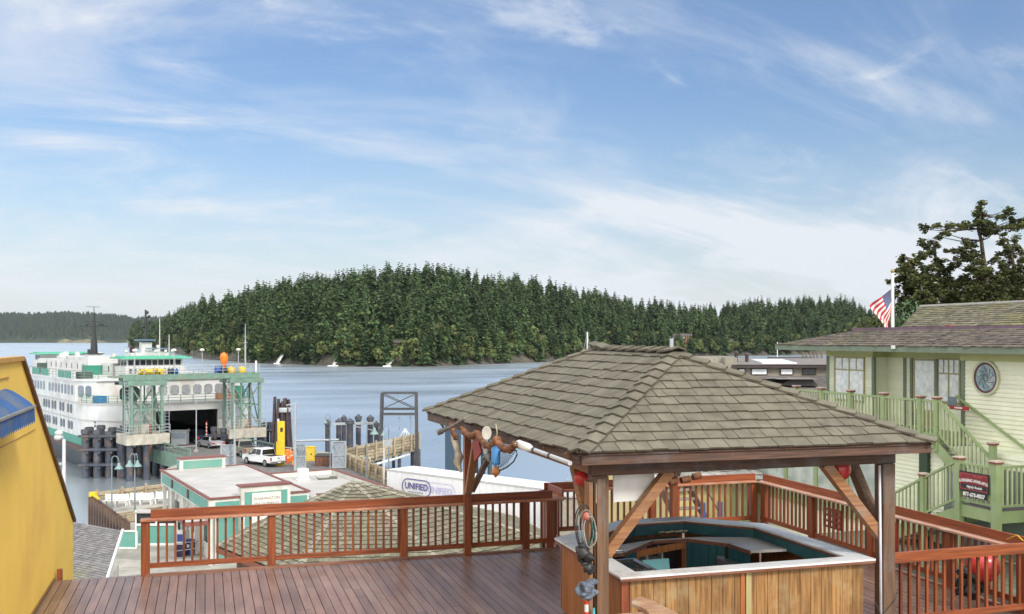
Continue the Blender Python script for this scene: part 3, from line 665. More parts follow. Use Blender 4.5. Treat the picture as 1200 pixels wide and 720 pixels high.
# wooden bench arm in the very front
r = thing('stair_railing', 'weathered wooden stair railing end in front of the bar panel', 'railing', (4.85,10.3,0))
MbX = wood('bench_wood', (.36,.21,.12),(.24,.13,.08),'x',dirt=(.4,.32,.24),ds=3)
q_ = [rz(741,702,1.04), rz(752,699,1.04), rz(768,705,1.04), rz(800,722,1.04), rz(768,729,1.04), rz(757,714,1.04), rz(740,707,1.04)]
b = MB(); b.prism([(v.x,v.y) for v in q_], 1.0, 1.04); b.build('cap_board', MbX, r, world=True, bevel=.005)
q_ = [rz(690,722,1.0), rz(757,716,1.0), rz(768,729,1.0), rz(690,738,1.0)]
b = MB(); b.prism([(v.x,v.y) for v in q_], .955, .995); b.build('cap_board', MbX, r, world=True, bevel=.005)
for px_, py_ in ((752,706),(775,716)):
    v = rz(px_, py_, 1.0); b = MB(); b.box((v.x,v.y,.477),(.07,.07,.95)); b.build('baluster', M_pano['z'], r, world=True)
# ================================================================== things hung on the gazebo
M_cork = mat('cork_float', (.20,.085,.036), (.10,.04,.02), rough=.8, ns=12, bump=.5)
M_rope = mat('rope', (.42,.36,.28), rough=.9, ns=20)
def garland(pts, v, label, rr=.043):
    r0 = pyv(*pts[0], v); t = thing('float_garland', label, 'garland', (r0.x,r0.y,r0.z), 0, None); P = [pyv(x, y, v)-r0 for x, y in pts]
    b = MB(); b.path(P, .012); b.build('rope', M_rope, t)
    for i, (a, c) in enumerate(zip(P, P[1:])):
        n = max(1, round((c-a).length/.13))
        for k in range(n):
            p = a.lerp(c, (k+.5)/n); d = (c-a).normalized(); s_ = rr*rd.uniform(.85,1.2)
            q = MB(); tq = rd.uniform(.6,1.4); d = (d+Vector((rd.uniform(-.3,.3),rd.uniform(-.3,.3),rd.uniform(-.3,.3)))).normalized(); q.cyl(p-d*.045, p-d*.03, s_*.6, s_, 10, tint=tq, caps=True, smooth=False); q.cyl(p-d*.03, p+d*.03, s_, s_, 10, tint=tq, caps=False); q.cyl(p+d*.03, p+d*.045, s_, s_*.6, 10, tint=tq, smooth=False); q.build('float', M_cork, t)
garland([(528,497),(531,507),(535,514)], 3.80, 'short string of rusty brown floats hanging left of the back left post')
garland([(540,501),(545,508),(552,512),(559,507),(563,514),(568,521),(574,524),(579,519)], 3.84, 'string of brown cork floats looped over the back left post', .046)
garland([(581,514),(586,522),(592,527),(599,526),(604,520)], 3.86, 'string of round brown cork floats sagging above the fishing net', .05)
p = pyv(570,508,3.82); b = MB(); b.lathe([(.001,0),(.045,.004),(.075,.018),(.088,.022),(.075,.012),(.001,-.012)], (0,0,0), 20); b.xf(Matrix.Rotation(R(80),4,'X') @ Matrix.Rotation(R(12),4,'Y') @ Matrix.Diagonal((.8,1.15,1,1)))
o = b.build('life_dish', mat('dish_white', (.45,.42,.37), rough=.5), loc=(0,0,0)); o.location = p; o.rotation_euler = (0,0,R(-20)); tag(o, 'oval off white dish hanging under the left eave between the float strings', 'dish')
t = thing('fishing_buoy', 'blue oblong buoy hanging with an orange tip under the left eave', 'buoy', tuple(pyv(581,532,3.88)))
b = MB(); b.lathe([(.001,.16),(.05,.15),(.065,.11),(.065,-.11),(.05,-.15),(.001,-.16)], (0,0,0), 12); b.build('body', mat('buoy_blue', (.09,.32,.72), rough=.5), t)
b = MB(); b.lathe([(.001,-.16),(.06,-.22),(.07,-.26),(.001,-.34)], (0,0,0), 6, smooth=False); b.build('tip', mat('orange_rust', (.42,.17,.05)), t); b = MB(); b.path([(0,0,.15),(.02,0,.3),(0,0,.42)],.008); b.build('cord', M_rope, t)
# net on a hoop
r0 = pyv(592,532,3.92); t = thing('landing_net', 'dark fishing net on a thin hoop hanging below the cork floats', 'net', tuple(r0))
M_net = mat('net_black', (.03,.035,.035), rough=.8); b = MB(); hp = [pyv(x,y,3.92)-r0 for x,y in ((579,529),(588,529),(598,528),(605,528),(606,533),(602,541),(594,548),(585,552),(579,551))]
b.path(hp, .010); b.build('hoop', M_net, t); b = MB()
for k in range(13):
    u = k/12; a = Vector(hp[0]).lerp(hp[8], u); i = u*3; c = hp[3].lerp(hp[8], u)+Vector((0,-.15*math.sin(u*3.14),0))
    b.path([a, (a+c)/2+Vector((0,.1,-.05)), c], .0035, 4)
for k in range(9):
    u = k/8; a = hp[0].lerp(hp[3], u); c = hp[8].lerp(hp[6], u); b.path([a, (a+c)/2+Vector((0,.12,0)), c], .0035, 4)
b.build('mesh', M_net, t)
M_wht = mat('chalk_white', (.7,.69,.66), rough=.6)
t = thing('oar', 'long white oar lashed under the left eave near the front post', 'oar', tuple(pyv(640,531,3.95)))
r0 = pyv(640,531,3.95); A_, B_ = pyv(606,520,3.95)-r0, pyv(668,543,3.95)-r0; d_ = (B_-A_).normalized()
b = MB(); b.path([A_+d_*.0,A_+d_*.08,A_+d_*.45,A_+d_*.65],[.025,.06,.06,.025],8); b.build('blade', M_wht, t); b = MB(); b.cyl(A_+d_*.6,B_,.028,.028,8); b.build('shaft', mat('grey_shaft',(.45,.46,.48)), t)
for k in (.7,1.3): b = MB(); b.cyl(A_+d_*k,A_+d_*(k+.05),.036,.036,8); b.build('strap', M_blk, t)
b = MB(); b.path([pyv(516,506,3.75),pyv(530,500,3.75),pyv(544,491,3.75)], [.045,.028,.03], 8, tint=1); b.path([pyv(516,506,3.75)-Vector((.05,0,.02)),pyv(516,506,3.75)+Vector((.04,0,.01))],.05); tag(b.build('boat_hook', mat('grey_wood', (.22,.19,.17), (.08,.07,.065), ns=10)), 'grey rod with dark knob sticking out at the far end of the left eave', 'pole')
b = MB(); b.path([pyv(513,490,3.95),pyv(517,497,3.95),pyv(520,502,3.95)], .022, 6); tag(b.build('iron_hook', M_blk), 'short dark iron bar hanging at the far left eave corner', 'bar')
b = MB(); P_ = [pyv(x,y,3.85) for x,y in ((531,510),(534,520),(536,528),(538,536),(537,544),(540,553))]; b.path(P_, [.05,.06,.05,.075,.05,.02], 7); b.path([pyv(x,y,3.95) for x,y in ((536,532),(534,541),(535,549))],[.03,.04,.01],6); tag(b.build('cloth_bundle', mat('canvas', (.50,.43,.33), (.25,.2,.16), ns=6, bump=.6)), 'frayed pale canvas bundle hanging beside the back left post', 'bundle')
b = MB(); P_ = [pyv(x,y,3.92) for x,y in ((564,515),(568,524),(571,533),(573,541))]; b.path(P_, [.03,.045,.05,.02], 7); b.path([pyv(x,y,3.92) for x,y in ((576,524),(572,530),(566,538))],.02); tag(b.build('tackle_bundle', mat('tackle', (.12,.12,.12), (.3,.3,.3), ns=14)), 'tangle of dark tackle hanging between the post and the blue buoy', 'tackle')
b = MB(); q = [pyv(559,512,4.5),pyv(564,530,4.5),pyv(556,541,4.5),pyv(553,520,4.5)]; b.add(q+[v+Vector((.03,0,0)) for v in q], [(0,1,2,3),(7,6,5,4),(0,4,5,1),(1,5,6,2),(2,6,7,3),(3,7,4,0)]); tag(b.build('red_pennant', mat('red_cloth', (.36,.03,.012))), 'dark red cloth hanging at the back left post', 'cloth')
# front-left post: cable coil and bits
r0 = Vector((4.40,11.22,1.72)); t = thing('cable_coil', 'coil of black and green cables hung on the front left gazebo post', 'cable', tuple(r0))
for k, (ra, rb, m_) in enumerate(((.10,.27,M_blk),(.095,.26,M_blk),(.085,.23,mat('cable_grey',(.22,.25,.25))),(.07,.17,mat('cable_green',(.05,.25,.18))),(.08,.21,mat('cable_grey',(.22,.25,.25))),(.075,.19,mat('cable_pale',(.35,.38,.36))))):
    b = MB(); pts = [(ra*math.cos(a)*cs+.01*k-.02, -.02*k-.12*0+.02*math.sin(a*3)-.2957*ra*math.cos(a), rb*math.sin(a)-.01*k) for a in [i*math.pi/12 for i in range(25)]]; b.path(pts, .008 if k < 2 else .006, 6); b.build('cable', m_, t)
b = MB(); b.sphere((.0,-.06,.13),.05,10,7,(.9,.9,1.1)); b.build('hook_ball', mat('dusty_red',(.42,.13,.1)), t)
def lump(name, c, sc, m_, label, cat, n=7, seed=1):
    n = int(n*2); q = random.Random(seed); b = MB()
    for k in range(n): b.sphere((c[0]+q.uniform(-.6,.6)*sc[0], c[1]+q.uniform(-.5,.5)*sc[1], c[2]+q.uniform(-.8,.8)*sc[2]), 1, 14, 10, (sc[0]*q.uniform(.3,.6), sc[1]*q.uniform(.3,.6), sc[2]*q.uniform(.2,.45)), q.uniform(.7,1.3))
    b.v = [tuple(Vector(v)+mn.noise_vector(Vector(v)*14)*min(sc)*.45) for v in b.v]
    return tag(b.build(name, m_), label, cat)
lump('black_bag', (4.40,11.16,1.35), (.10,.08,.17), M_blk, 'shiny black bag hanging below the cable coil', 'bag')
lump('work_gloves', (4.38,11.12,.98), (.13,.08,.12), mat('glove_grey', (.14,.17,.22), (.05,.06,.08), ns=20, rough=.8), 'grey and blue work gloves hanging on the front left post', 'gloves', 9, 3)
t = thing('striped_pole', 'thin white pole with red stripes standing against the front left post', 'pole', (4.385,11.13,0))
b = MB(); b.cyl((0,0,0),(.0,0,.92),.026,.026,10); b.build('shaft', M_wht, t)
for k in range(6): b = MB(); b.cyl((0,0,.1+k*.14),(0,0,.15+k*.14),.0275,.0275,10); b.build('stripe', mat('stripe_red',(.6,.05,.03)), t)
b = MB(); b.path([(4.47,11.10,0),(4.47,11.1,.4),(4.475,11.12,.75)],[.025,.03,.012]); tag(b.build('umbrella', mat('turquoise', (.05,.38,.42))), 'closed turquoise umbrella leaning on the front left post', 'umbrella')
# white board hung behind the post
b = MB(); b.bb(4.86,5.42,11.42,11.44,1.96,2.30); tag(b.build('white_board', M_wht), 'blank white board hung under the front beam beside the left post', 'board')
# round red buoys
def ball(c, r_, label, txt=None, m_=None):
    m_ = m_ or mat('buoy_red', (.62,.045,.04), (.5,.03,.03), rough=.35, ns=3, coat=.3)
    t = thing('round_buoy', label, 'buoy', c); b = MB(); b.sphere((0,0,0), r_, 24, 16, (1,1,1.02)); b.build('ball', m_, t)
    b = MB(); b.cyl((0,0,r_*.95),(0,0,r_*1.25),.03,.025,10); b.build('neck', m_, t)
    if txt:
        tb = textmesh(txt, r_*.85, .003, bold=.004); ang = YAW
        for i, v in enumerate(tb.v):
            a = -R(35)+v[0]/r_; el = R(5)+v[1]/r_; rr_ = r_+.002+v[2]*.5
            d = Vector((math.sin(a)*math.cos(el), -math.cos(a)*math.cos(el), math.sin(el))); d = Matrix.Rotation(-R(18),3,'Z') @ d; tb.v[i] = tuple(d*rr_)
        tb.build('number', mat('number_red', (.20,.005,.01)), t)
    return t
p = rz(1008,551,2.30); ball((8.36,11.75,2.20), .175, 'round red buoy with dark numerals hanging behind the right front brace', '35')
ball((4.62,11.9,2.2), .10, 'small pink red buoy hanging behind the front left post')
ball((11.05,12.0,.62), .24, 'large red buoy resting against the right railing corner')
lump('black_net_bag', (10.95,12.1,.36), (.3,.2,.22), M_net, 'black net bag under the large red buoy at the right corner', 'bag', 8, 5)
b = MB(); b.path([pv(1180,11.3,1.0)+Vector((0,0,.04)),pv(1192,11.2,1.0)+Vector((0,0,.16)),pv(1199,11.2,1.0)+Vector((0,0,.1))],.008); tag(b.build('yellow_rope', mat('yellow_cord',(.75,.5,.03))), 'thin yellow rope tied over the right corner railing', 'rope')
# floats and net on the back beam
def backp(px, py, u=17.55):
    r_ = (px-600)/F; Y = u/(cs-sn*r_); return cw(r_*Y, Y, CZ-(py-HZ)/F*Y)
t = thing('float_row', 'row of large brown floats hanging on the back beam of the gazebo', 'floats', tuple(backp(800,560)))
r0 = backp(800,560)
for i, (x_, y_, l_) in enumerate(((777,565,8),(788,565,8),(803,562,10),(816,558,9))):
    a, c = backp(x_-l_/2, y_+1)-r0, backp(x_+l_/2, y_-1)-r0; b = MB(); b.cyl(a, c, .07, .07, 10); b.build('float', M_cork, t)
b = MB()
for k in range(14): b.path([backp(783+k*3,549)-r0, backp(785+k*2.7,562-k*.5)-r0], .006, 4); b.path([backp(783,550+k*.9)-r0, backp(822,549+k*.5)-r0], .006, 4)
b.build('netting', mat('net_white', (.45,.47,.45)), t)
# grid ornament and red paddle on the right railing
b = MB(); X0 = 11.29
for k in range(4): b.bb(X0-.012,X0+.012,15.75+k*.17,15.81+k*.17,.42,.80); 
for k in range(4): b.bb(X0-.014,X0+.010,15.75,16.32,.42+k*.107,.46+k*.107)
tag(b.build('grid_ornament', mat('grid_brown', (.20,.045,.02))), 'square brown lattice ornament hung on the railing behind the bar', 'ornament')
b = MB(); b.cyl((11.27,14.2,.30),(11.28,14.22,.86),.035,.03,8); tag(b.build('red_stick', mat('dark_red', (.28,.03,.015))), 'dark red stick hanging on the railing right of the lattice ornament', 'stick')
# thin black pipe and power lead down the right post
b = MB(); b.path([(8.63,11.22,2.3),(8.63,11.2,1.2),(8.64,11.2,0)], .018, 8); tag(b.build('drain_pipe', mat('pipe_pale', (.62,.62,.68), rough=.4)), 'thin pale pipe running down beside the front right gazebo post', 'pipe')
b = MB(); b.path([(8.88,11.17,.62),(8.84,11.16,.5),(8.7,11.15,.38),(8.6,11.15,.3),(8.5,11.14,.5)], .006, 6); tag(b.build('black_wire', M_blk), 'loose black wire around the foot of the right gazebo post', 'wire')
# ================================================================== yellow building
Yb = thing('yellow_building', 'yellow stucco building with sloping roof edge at the left', 'building', (-2.4,14,0), 0)
M_yel = mat('yellow_stucco', (.90,.60,.105), (.85,.55,.095), rough=.75, ns=1.1, bump=.25, bs=45, dirt=(.76,.48,.10), ds=.6)
wp = [(3.0,-9.4),(20.4,-9.4),(20.4,.52),(14.9,3.70),(3.0,3.70)]
b = MB(); b.prismx(wp, -8.0, -2.4); b.build('wall', M_yel, Yb, world=True, bevel=.01)
M_trimb = mat('rake_trim', (.16,.08,.04), (.10,.05,.03), rough=.6)
b = MB(); b.beam((-2.40,14.86,3.725),(-2.40,20.45,.53),.10,.05); b.build('rake_trim', M_trimb, Yb, world=True)
b = MB(); b.beam((-2.43,3.0,3.73),(-2.43,14.9,3.73),.14,.06); b.build('wall_cap', mat('cap_ochre', (.55,.30,.06)), Yb, world=True)
b = MB(); b.bb(-2.41,-2.385,3.0,13.92,3.50,3.515); b.bb(-2.41,-2.39,3.0,16.0,2.66,2.672); b.bb(-2.395,-2.37,3.,17.85,0,.05,.4); b.build('wall_band', mat('band_ochre', (.48,.27,.06)), Yb, world=True)
b = MB(); b.prismx([(14.9,3.66),(20.5,.42),(20.5,.50),(14.9,3.74)], -8.1, -2.47); b.build('roof', M_hr, Yb, world=True)
# blue awning over a window of the yellow wall
A = thing('window_awning', 'faded blue canvas awning with scalloped edge on the yellow wall', 'awning', (-2.4,12.4,3.0))
M_awn = mat('blue_canvas', (.04,.13,.34), (.025,.08,.22), rough=.8, ns=3, dirt=(.15,.17,.18), ds=1.6, bump=.3)
prof = [(-2.395,3.37),(-2.32,3.345),(-2.23,3.285),(-2.14,3.215),(-2.07,3.15)]; b = MB(); n = len(prof)
vs = []
for y in (8.5,10.2,12.0,13.75): vs += [(x,y,z) for x,z in prof]
b.add(vs, [(j*n+i,j*n+i+1,(j+1)*n+i+1,(j+1)*n+i) for j in range(3) for i in range(n-1)], smooth=True)
b.add([(x,13.75,z) for x,z in prof]+[(-2.395,13.75,3.15)], [(0,1,2,3,4,5)]); b.build('canopy', M_awn, A, world=True)
b = MB(); n = 38
for k in range(n):
    y0 = 8.5+5.25*k/n; y1 = 8.5+5.25*(k+1)/n; q = 4
    for j in range(q):
        a, c = y0+(y1-y0)*j/q, y0+(y1-y0)*(j+1)/q; f = lambda s_: .18+.035*math.sin(math.pi*s_)
        b.add([(-2.068,a,3.13),(-2.068,c,3.13),(-2.06,c,3.15-f((j+1)/q)),(-2.06,a,3.15-f(j/q))], [(0,1,2,3)], rd.uniform(.93,1.07))
b.add([(-2.395,13.75,3.13),(-2.068,13.75,3.13),(-2.06,13.75,2.97),(-2.16,13.76,2.95),(-2.28,13.76,2.98),(-2.395,13.75,2.93)], [(0,1,2,3,4,5)]); b.build('valance', M_awn, A, world=True)
b = MB(); b.beam((-2.062,8.5,3.145),(-2.062,13.77,3.145),.025,.03); b.beam((-2.39,13.76,3.14),(-2.06,13.76,3.14),.02,.03); b.build('frame', mat('awning_grey', (.30,.29,.27)), A, world=True)
# ================================================================== green house on the right
M_sid = mat('green_clapboard', (.80,.81,.62), (.72,.73,.56), rough=.6, ns=.8, dirt=(.64,.64,.5), ds=.5, stretch=(1,1,3))
M_grn = mat('green_trim', (.29,.37,.175), (.24,.31,.14), rough=.5, ns=2, dirt=(.30,.36,.20), ds=1.5)
M_gdk = mat('grey_green_trim', (.17,.21,.15), (.13,.165,.12), rough=.55)
M_olv = mat('olive_band', (.46,.47,.20), (.40,.42,.18), rough=.6)
M_och = mat('ochre_frame', (.40,.36,.17), rough=.5)
M_lace = mat('lace_curtain', (.92,.92,.92), (.66,.68,.70), rough=.12, ns=7, detail=8, coat=.6)
M_shk = mat('weathered_shake', (.155,.128,.105), (.085,.07,.06), rough=.9, ns=7, bump=.5, dirt=(.11,.11,.055), ds=.55)
M_shkm = mat('mossy_shake', (.16,.145,.10), (.09,.08,.055), rough=.9, ns=6, bump=.5, dirt=(.16,.155,.045), ds=.45, lo=.4)
H = thing('green_house', 'pale green clapboard house with a round window and shake roof', 'house', (18.5,22,-1.1), 0)
uB0, uB1 = pv(970,18.7).y, pv(1023,18.7).y; uR = pv(1128,18.2).y
b = MB(); siding(b, (18.7,uB0), (18.7,uB1), 1.5,3.45,.10,nrm=(-1,0)); siding(b, (18.7,uB0),(22,uB0),1.5,3.45,.10,nrm=(0,1)); b.bb(18.705,19.2,uB1,uB0-.01,1.5,3.64)
b.build('wall', M_sid, H, world=True)
b = MB(); siding(b, (19.2,uB1), (19.2,uR), 1.5,3.45,.10,nrm=(-1,0)); b.bb(19.205,23,uR,uB0-.01,1.5,3.64); b.build('wall', M_sid, H, world=True)
b = MB(); siding(b, (18.2,uR), (18.2,9.), -1.1,3.45,.105,nrm=(-1,0)); siding(b, (18.2,uR),(19.2,uR),1.5,3.45,.1,nrm=(0,1)); b.bb(18.205,23,9,uR-.005,-1.1,3.64); b.build('wall', M_sid, H, world=True)
b = MB(); b.bb(18.66,18.70,uB1,uB0+.03,3.45,3.72); b.bb(19.16,19.2,uR,uB1,3.45,3.72); b.bb(18.15,18.2,9,uR+.03,3.45,3.70); b.bb(18.66,19.2,uB1-.03,uB1,3.45,3.72); b.build('frieze_band', M_olv, H, world=True)
for v_, u_ in ((18.7,uB0),(18.7,uB1),(19.2,pv(1060,19.2).y),(18.2,uR)):
    b = MB(); b.bb(v_-.035,v_+.03,u_-.1,u_+.02,1.5 if v_ != 18.2 else -1.1,3.45); b.build('corner_board', M_gdk, H, world=True)
def win(v, px0, px1, z0, z1, cols, rows, fm=M_och, gm=M_lace, nm='window', fw=.05, top=None):
    u0, u1 = pv(px1,v).y, pv(px0,v).y; b = MB()
    b.bb(v-.05,v-.005,u0-fw,u0,z0-fw,z1+fw); b.bb(v-.05,v-.005,u1,u1+fw,z0-fw,z1+fw); b.bb(v-.05,v-.005,u0,u1,z1,z1+fw); b.bb(v-.06,v-.005,u0-.03,u1+.03,z0-fw-.02,z0)
    w_ = b.build(nm, fm, H, world=True); b = MB(); b.bb(v-.028,v-.02,u0,u1,z0,z1); b.build('pane', gm, w_, world=True)
    b = MB()
    for k in range(1,cols): y = u0+(u1-u0)*k/cols; b.bb(v-.045,v-.028,y-.018,y+.018,z0,z1)
    if top:
        zt = z1-(z1-z0)*top; b.bb(v-.047,v-.028,u0,u1,zt-.02,zt+.02)
        for k in range(cols): y = u0+(u1-u0)*(k+.5)/cols; b.bb(v-.043,v-.028,y-.012,y+.012,zt,z1)
    for k in range(1,rows): z = z0+(z1-z0)*k/rows; b.bb(v-.044,v-.028,u0,u1,z-.015,z+.015)
    if b.v: b.build('muntin', fm, w_, world=True)
    return w_
win(18.7,980,1013,2.15,3.40,2,1,top=.28); win(19.2,1101,1125,2.30,3.42,2,1,top=.33)
dr_ = win(19.2,1073,1096,2.02,3.38,1,1,nm='door'); b = MB(); u0,u1 = pv(1096,19.2).y, pv(1073,19.2).y; b.bb(19.155,19.185,u0,u1,1.56,1.99); b.build('door_panel', M_och, dr_, world=True)
b = MB(); b.bb(19.13,19.2,u1+.06,u1+.16,1.55,3.44); b.bb(19.13,19.2,u0-.15,u0-.06,1.55,3.44); b.build('door_casing', M_gdk, H, world=True)
p = pyv(1155,443,18.15); rw = thing('w', None, None); bpy.data.objects.remove(rw)
def disc(b, c, r0, r1, x0, x1, n=40, tint=1.):
    vs = []
    for x in (x0,x1):
        for r_ in (r0,r1):
            for k in range(n): a = 2*math.pi*k/n; vs.append((x, c.y+r_*math.cos(a), c.z+r_*math.sin(a)))
    fs = []
    for k in range(n):
        j = (k+1)%n; fs += [(k,j,n+j,n+k),(2*n+k,3*n+k,3*n+j,2*n+j),(n+k,n+j,3*n+j,3*n+k),(k,2*n+k,2*n+j,j)]
    b.add(vs, fs, tint)
b = MB(); disc(b, p, .375, .43, 18.19, 18.13); ow = b.build('window', mat('cream_trim', (.52,.54,.38)), H, world=True)
b = MB(); disc(b, p, .325, .377, 18.19, 18.135); b.build('window_ring', mat('purple_ring', (.13,.035,.05)), ow, world=True)
b = MB(); disc(b, p, .001, .325, 18.18, 18.15); b.build('pane', mat('leaded_glass', (.17,.25,.27), (.33,.38,.38), rough=.12, ns=5, lo=.45, hi=.55), ow, world=True)
b = MB()
for k in range(9):
    a = k*.7; b.path([(18.145,p.y+.27*math.cos(a),p.z+.27*math.sin(a)),(18.143,p.y+.12*math.cos(a+.8),p.z+.12*math.sin(a+.8)),(18.145,p.y+.05*math.cos(a+2),p.z+.08*math.sin(a+2))],.006,4)
b.build('leading', mat('lead', (.05,.06,.06)), ow, world=True)
# roofs
b = MB(); shingles(b, (17.5,27.9,3.80),(17.5,8.,3.80),(19.6,8.,4.26),(19.6,26.5,4.26), 9, .10,.22, th=.03, tv=.32, mie=0)
shingles(b, (20.8,28.8,3.80),(17.5,27.9,3.80),(19.6,26.5,4.26),(20.8,26.6,4.26), 8, .10,.22, th=.03, tv=.3, mie=0)
b.add([(17.5,27.9,3.79),(17.5,8,3.79),(19.6,8,4.25),(19.6,26.5,4.25),(20.8,28.8,3.79),(20.8,26.6,4.25)], [(0,1,2,3),(4,0,3,5)], .4)
b.build('porch_roof', M_shk, H, world=True)
b = MB(); b.beam((17.52,27.9,3.715),(17.52,8.,3.715),.05,.14); b.beam((17.5,27.88,3.715),(20.8,28.8,3.715),.05,.14); b.build('fascia_board', M_gdk, H, world=True)
b = MB(); b.bb(17.55,19.3,8,27.5,3.66,3.70); b.build('soffit', M_gdk, H, world=True)
b = MB(); b.beam((19.68,26.8,4.29),(19.68,8,4.29),.22,.10); b.build('ridge_flashing', mat('purple_metal', (.16,.10,.14), (.12,.07,.09), rough=.5), H, world=True)
b = MB(); A_, B_, C_, D_ = (21.0,26.3,4.30),(21.0,8,4.30),(23.6,8,5.10),(23.6,28.7-.2,5.10)
shingles(b, A_, B_, C_, D_, 12, .12,.28, th=.03, tv=.3, mie=0); b.add([Vector(q)-Vector((0,0,.02)) for q in (A_,B_,C_,D_)],[(0,1,2,3)],.4)
b.build('upper_roof', M_shkm, H, world=True)
b = MB(); b.beam((23.62,28.5,5.13),(23.62,8,5.13),.14,.06); b.build('ridge_cap', mat('pale_ridge',(.45,.44,.40)), H, world=True)
b = MB(); b.prismy([(21.,3.6),(26,3.6),(23.7,5.06),(21.,4.28)], 26.2, 8.); b.build('attic_wall', M_gdk, H, world=True)
b = MB(); q = pyv(1112,383.5,20.8); b.box((q.x,q.y,q.z+.02),(.1,.25,.07)); b.build('roof_vent', mat('vent_red',(.25,.04,.03)), H, world=True)
b = MB(); q = pyv(1030,452,19.13) if False else pyv(1030.5,445,19.15); b.cyl(q, q+Vector((.04,0,0)), .09,.09,14); b.build('wall_lamp', M_och, H, world=True)
b = MB(); q = pyv(1047,407,17.45); b.box(q,(.08,.1,.09)); b.build('camera_box', M_white, H, world=True)
# lower storey with the sun-room windows
b = MB(); siding(b, (17.5,21.0),(17.5,22.6),-1.1,1.35,.105,nrm=(-1,0)); b.bb(17.505,18.2,16.,33,-2.9,1.35); siding(b, (17.5,16.),(17.5,21.),-1.1,1.35,.105,nrm=(-1,0)); b.build('lower_wall', M_sid, H, world=True)
b = MB(); b.bb(17.38,17.5,20.75,21.05,-1.1,1.35); b.build('dark_post', mat('dark_green', (.03,.06,.03)), H, world=True)
b = MB(); b.bb(17.42,17.5,16.8,20.2,-1.05,1.0); b.build('lower_door', M_gdk, H, world=True)
b = MB(); b.bb(17.40,17.425,18.6,19.9,-.9,.85); b.build('door_glass', mat('grey_glass', (.30,.33,.33), rough=.1), H, world=True)
us = [22.75,24.1,25.6,27.2,28.9,30.7,32.6]
for a, c in zip(us, us[1:]):
    b = MB(); b.bb(17.42,17.5,a,a+.1,-.75,1.15); b.bb(17.42,17.5,c-.08,c,-.75,1.15); b.bb(17.42,17.5,a,c,1.15,1.25); b.bb(17.41,17.5,a,c,-.85,-.75); f = b.build('sunroom_window', M_grn, H, world=True)
    b = MB(); b.bb(17.46,17.47,a+.1,c-.08,-.75,1.15); b.build('pane', mat('sunroom_glass', (.50,.54,.50), (.33,.38,.34), rough=.1, ns=2.2, lo=.4, hi=.6), f, world=True)
b = MB(); b.bb(17.42,17.5,22.6,32.7,-1.1,-.86); b.build('sill_panel', M_grn, H, world=True)
# ---- upper deck with railing
def g_balustrade(parent, p0, p1, zf0, zf1, h=.93, nb=None, rail=.07, gap=.12, low=.10):
    p0, p1 = Vector((*p0,0)), Vector((*p1,0)); Ln = (p1-p0).length; n = nb or int(Ln/gap)
    z = Vector((0,0,1)); a, c = p0+z*(zf0+h), p1+z*(zf1+h)
    b = MB(); b.beam(a, c, rail, .05); r = b.build('handrail', M_grn, parent, world=True); b = MB(); b.beam(p0+z*(zf0+low), p1+z*(zf1+low), .04,.05); b.build('bottom_rail', M_grn, parent, world=True)
    for k in range(n):
        t = (k+.5)/n; q = p0.lerp(p1, t); zf = zf0+(zf1-zf0)*t
        b = MB(); b.box((q.x,q.y,zf+(h+low)/2),(.036,.036,h-low-.02),tint=rd.uniform(.8,1.2)); b.build('baluster', mat('baluster_green', (.45,.50,.30), (.38,.43,.25), rough=.5), parent, world=True)
M_capr = mat('newel_red', (.22,.06,.035)); M_capt = mat('newel_top', (.60,.48,.42))
def newel(parent, x, y, z0, z1, s_=.13):
    b = MB(); b.box((x,y,(z0+z1)/2),(s_,s_,z1-z0)); n_ = b.build('newel_post', M_grn, parent, world=True, bevel=.005)
    b = MB(); b.box((x,y,z1+.02),(s_+.05,s_+.05,.04)); b.build('newel_collar', M_capr, n_, world=True)
    b = MB(); b.box((x,y,z1+.055),(s_+.07,s_+.07,.03)); b.build('newel_cap', M_capt, n_, world=True)
D = thing('upper_deck', 'upper green deck with turned railing along the front of the green house', 'deck', (17.9,25,1.5), 0)
b = MB(); b.bb(17.25,19.15,20.3,32.5,1.42,1.52); b.bb(17.2,17.26,20.3,32.5,1.30,1.55); b.bb(17.25,18.15,20.28,20.34,1.3,1.52); b.build('floor', M_grn, D, world=True)
nus = [20.3, pv(1079,17.3).y, pv(1036,17.3).y, pv(997,17.3).y, pv(963,17.3).y, pv(940,17.3).y+.3, 29.8, 32.]
for a, c in zip(nus, nus[1:]): g_balustrade(D, (17.3,a),(17.3,c),1.52,1.52,.92,gap=.13)
for k, u_ in enumerate(nus): newel(D, 17.3, u_, 1.2, 2.50)
S = thing('green_staircase', 'green wooden stairs with a landing in front of the green house', 'staircase', (17.2,19,-1.1), 0)
M_trd = mat('tread_grey', (.17,.15,.17), (.12,.105,.12), rough=.7)
n = 7
for k in range(n):
    b = MB(); z = 1.55-(k+1)*1.3/n; y1 = 20.3-k*1.8/n; b.bb(17.34,18.15,y1-1.8/n-.02,y1,z-.04,z); b.build('tread', M_trd, S, world=True)
b = MB(); b.beam((17.3,20.35,1.33),(17.3,18.45,.02),.05,.26); b.beam((18.12,20.35,1.33),(18.12,18.45,.02),.05,.26); b.build('stringer', M_grn, S, world=True)
g_balustrade(S, (17.3,20.25),(17.3,18.55),1.55,.32,.92,gap=.13); newel(S, 17.3, 18.48, .0, 1.55)
b = MB(); b.beam((18.13,20.6,2.55),(18.13,17.4,.95),.05,.05,1); b.build('wall_handrail', M_grn, S, world=True)
b = MB(); b.bb(16.42,18.15,17.45,18.5,.20,.25); b.build('landing_floor', M_trd, S, world=True)
b = MB(); b.bb(16.38,16.42,17.4,18.55,-.02,.24); b.bb(16.42,19.5,17.38,17.42,-.02,.24); b.build('landing_skirt', M_grn, S, world=True)
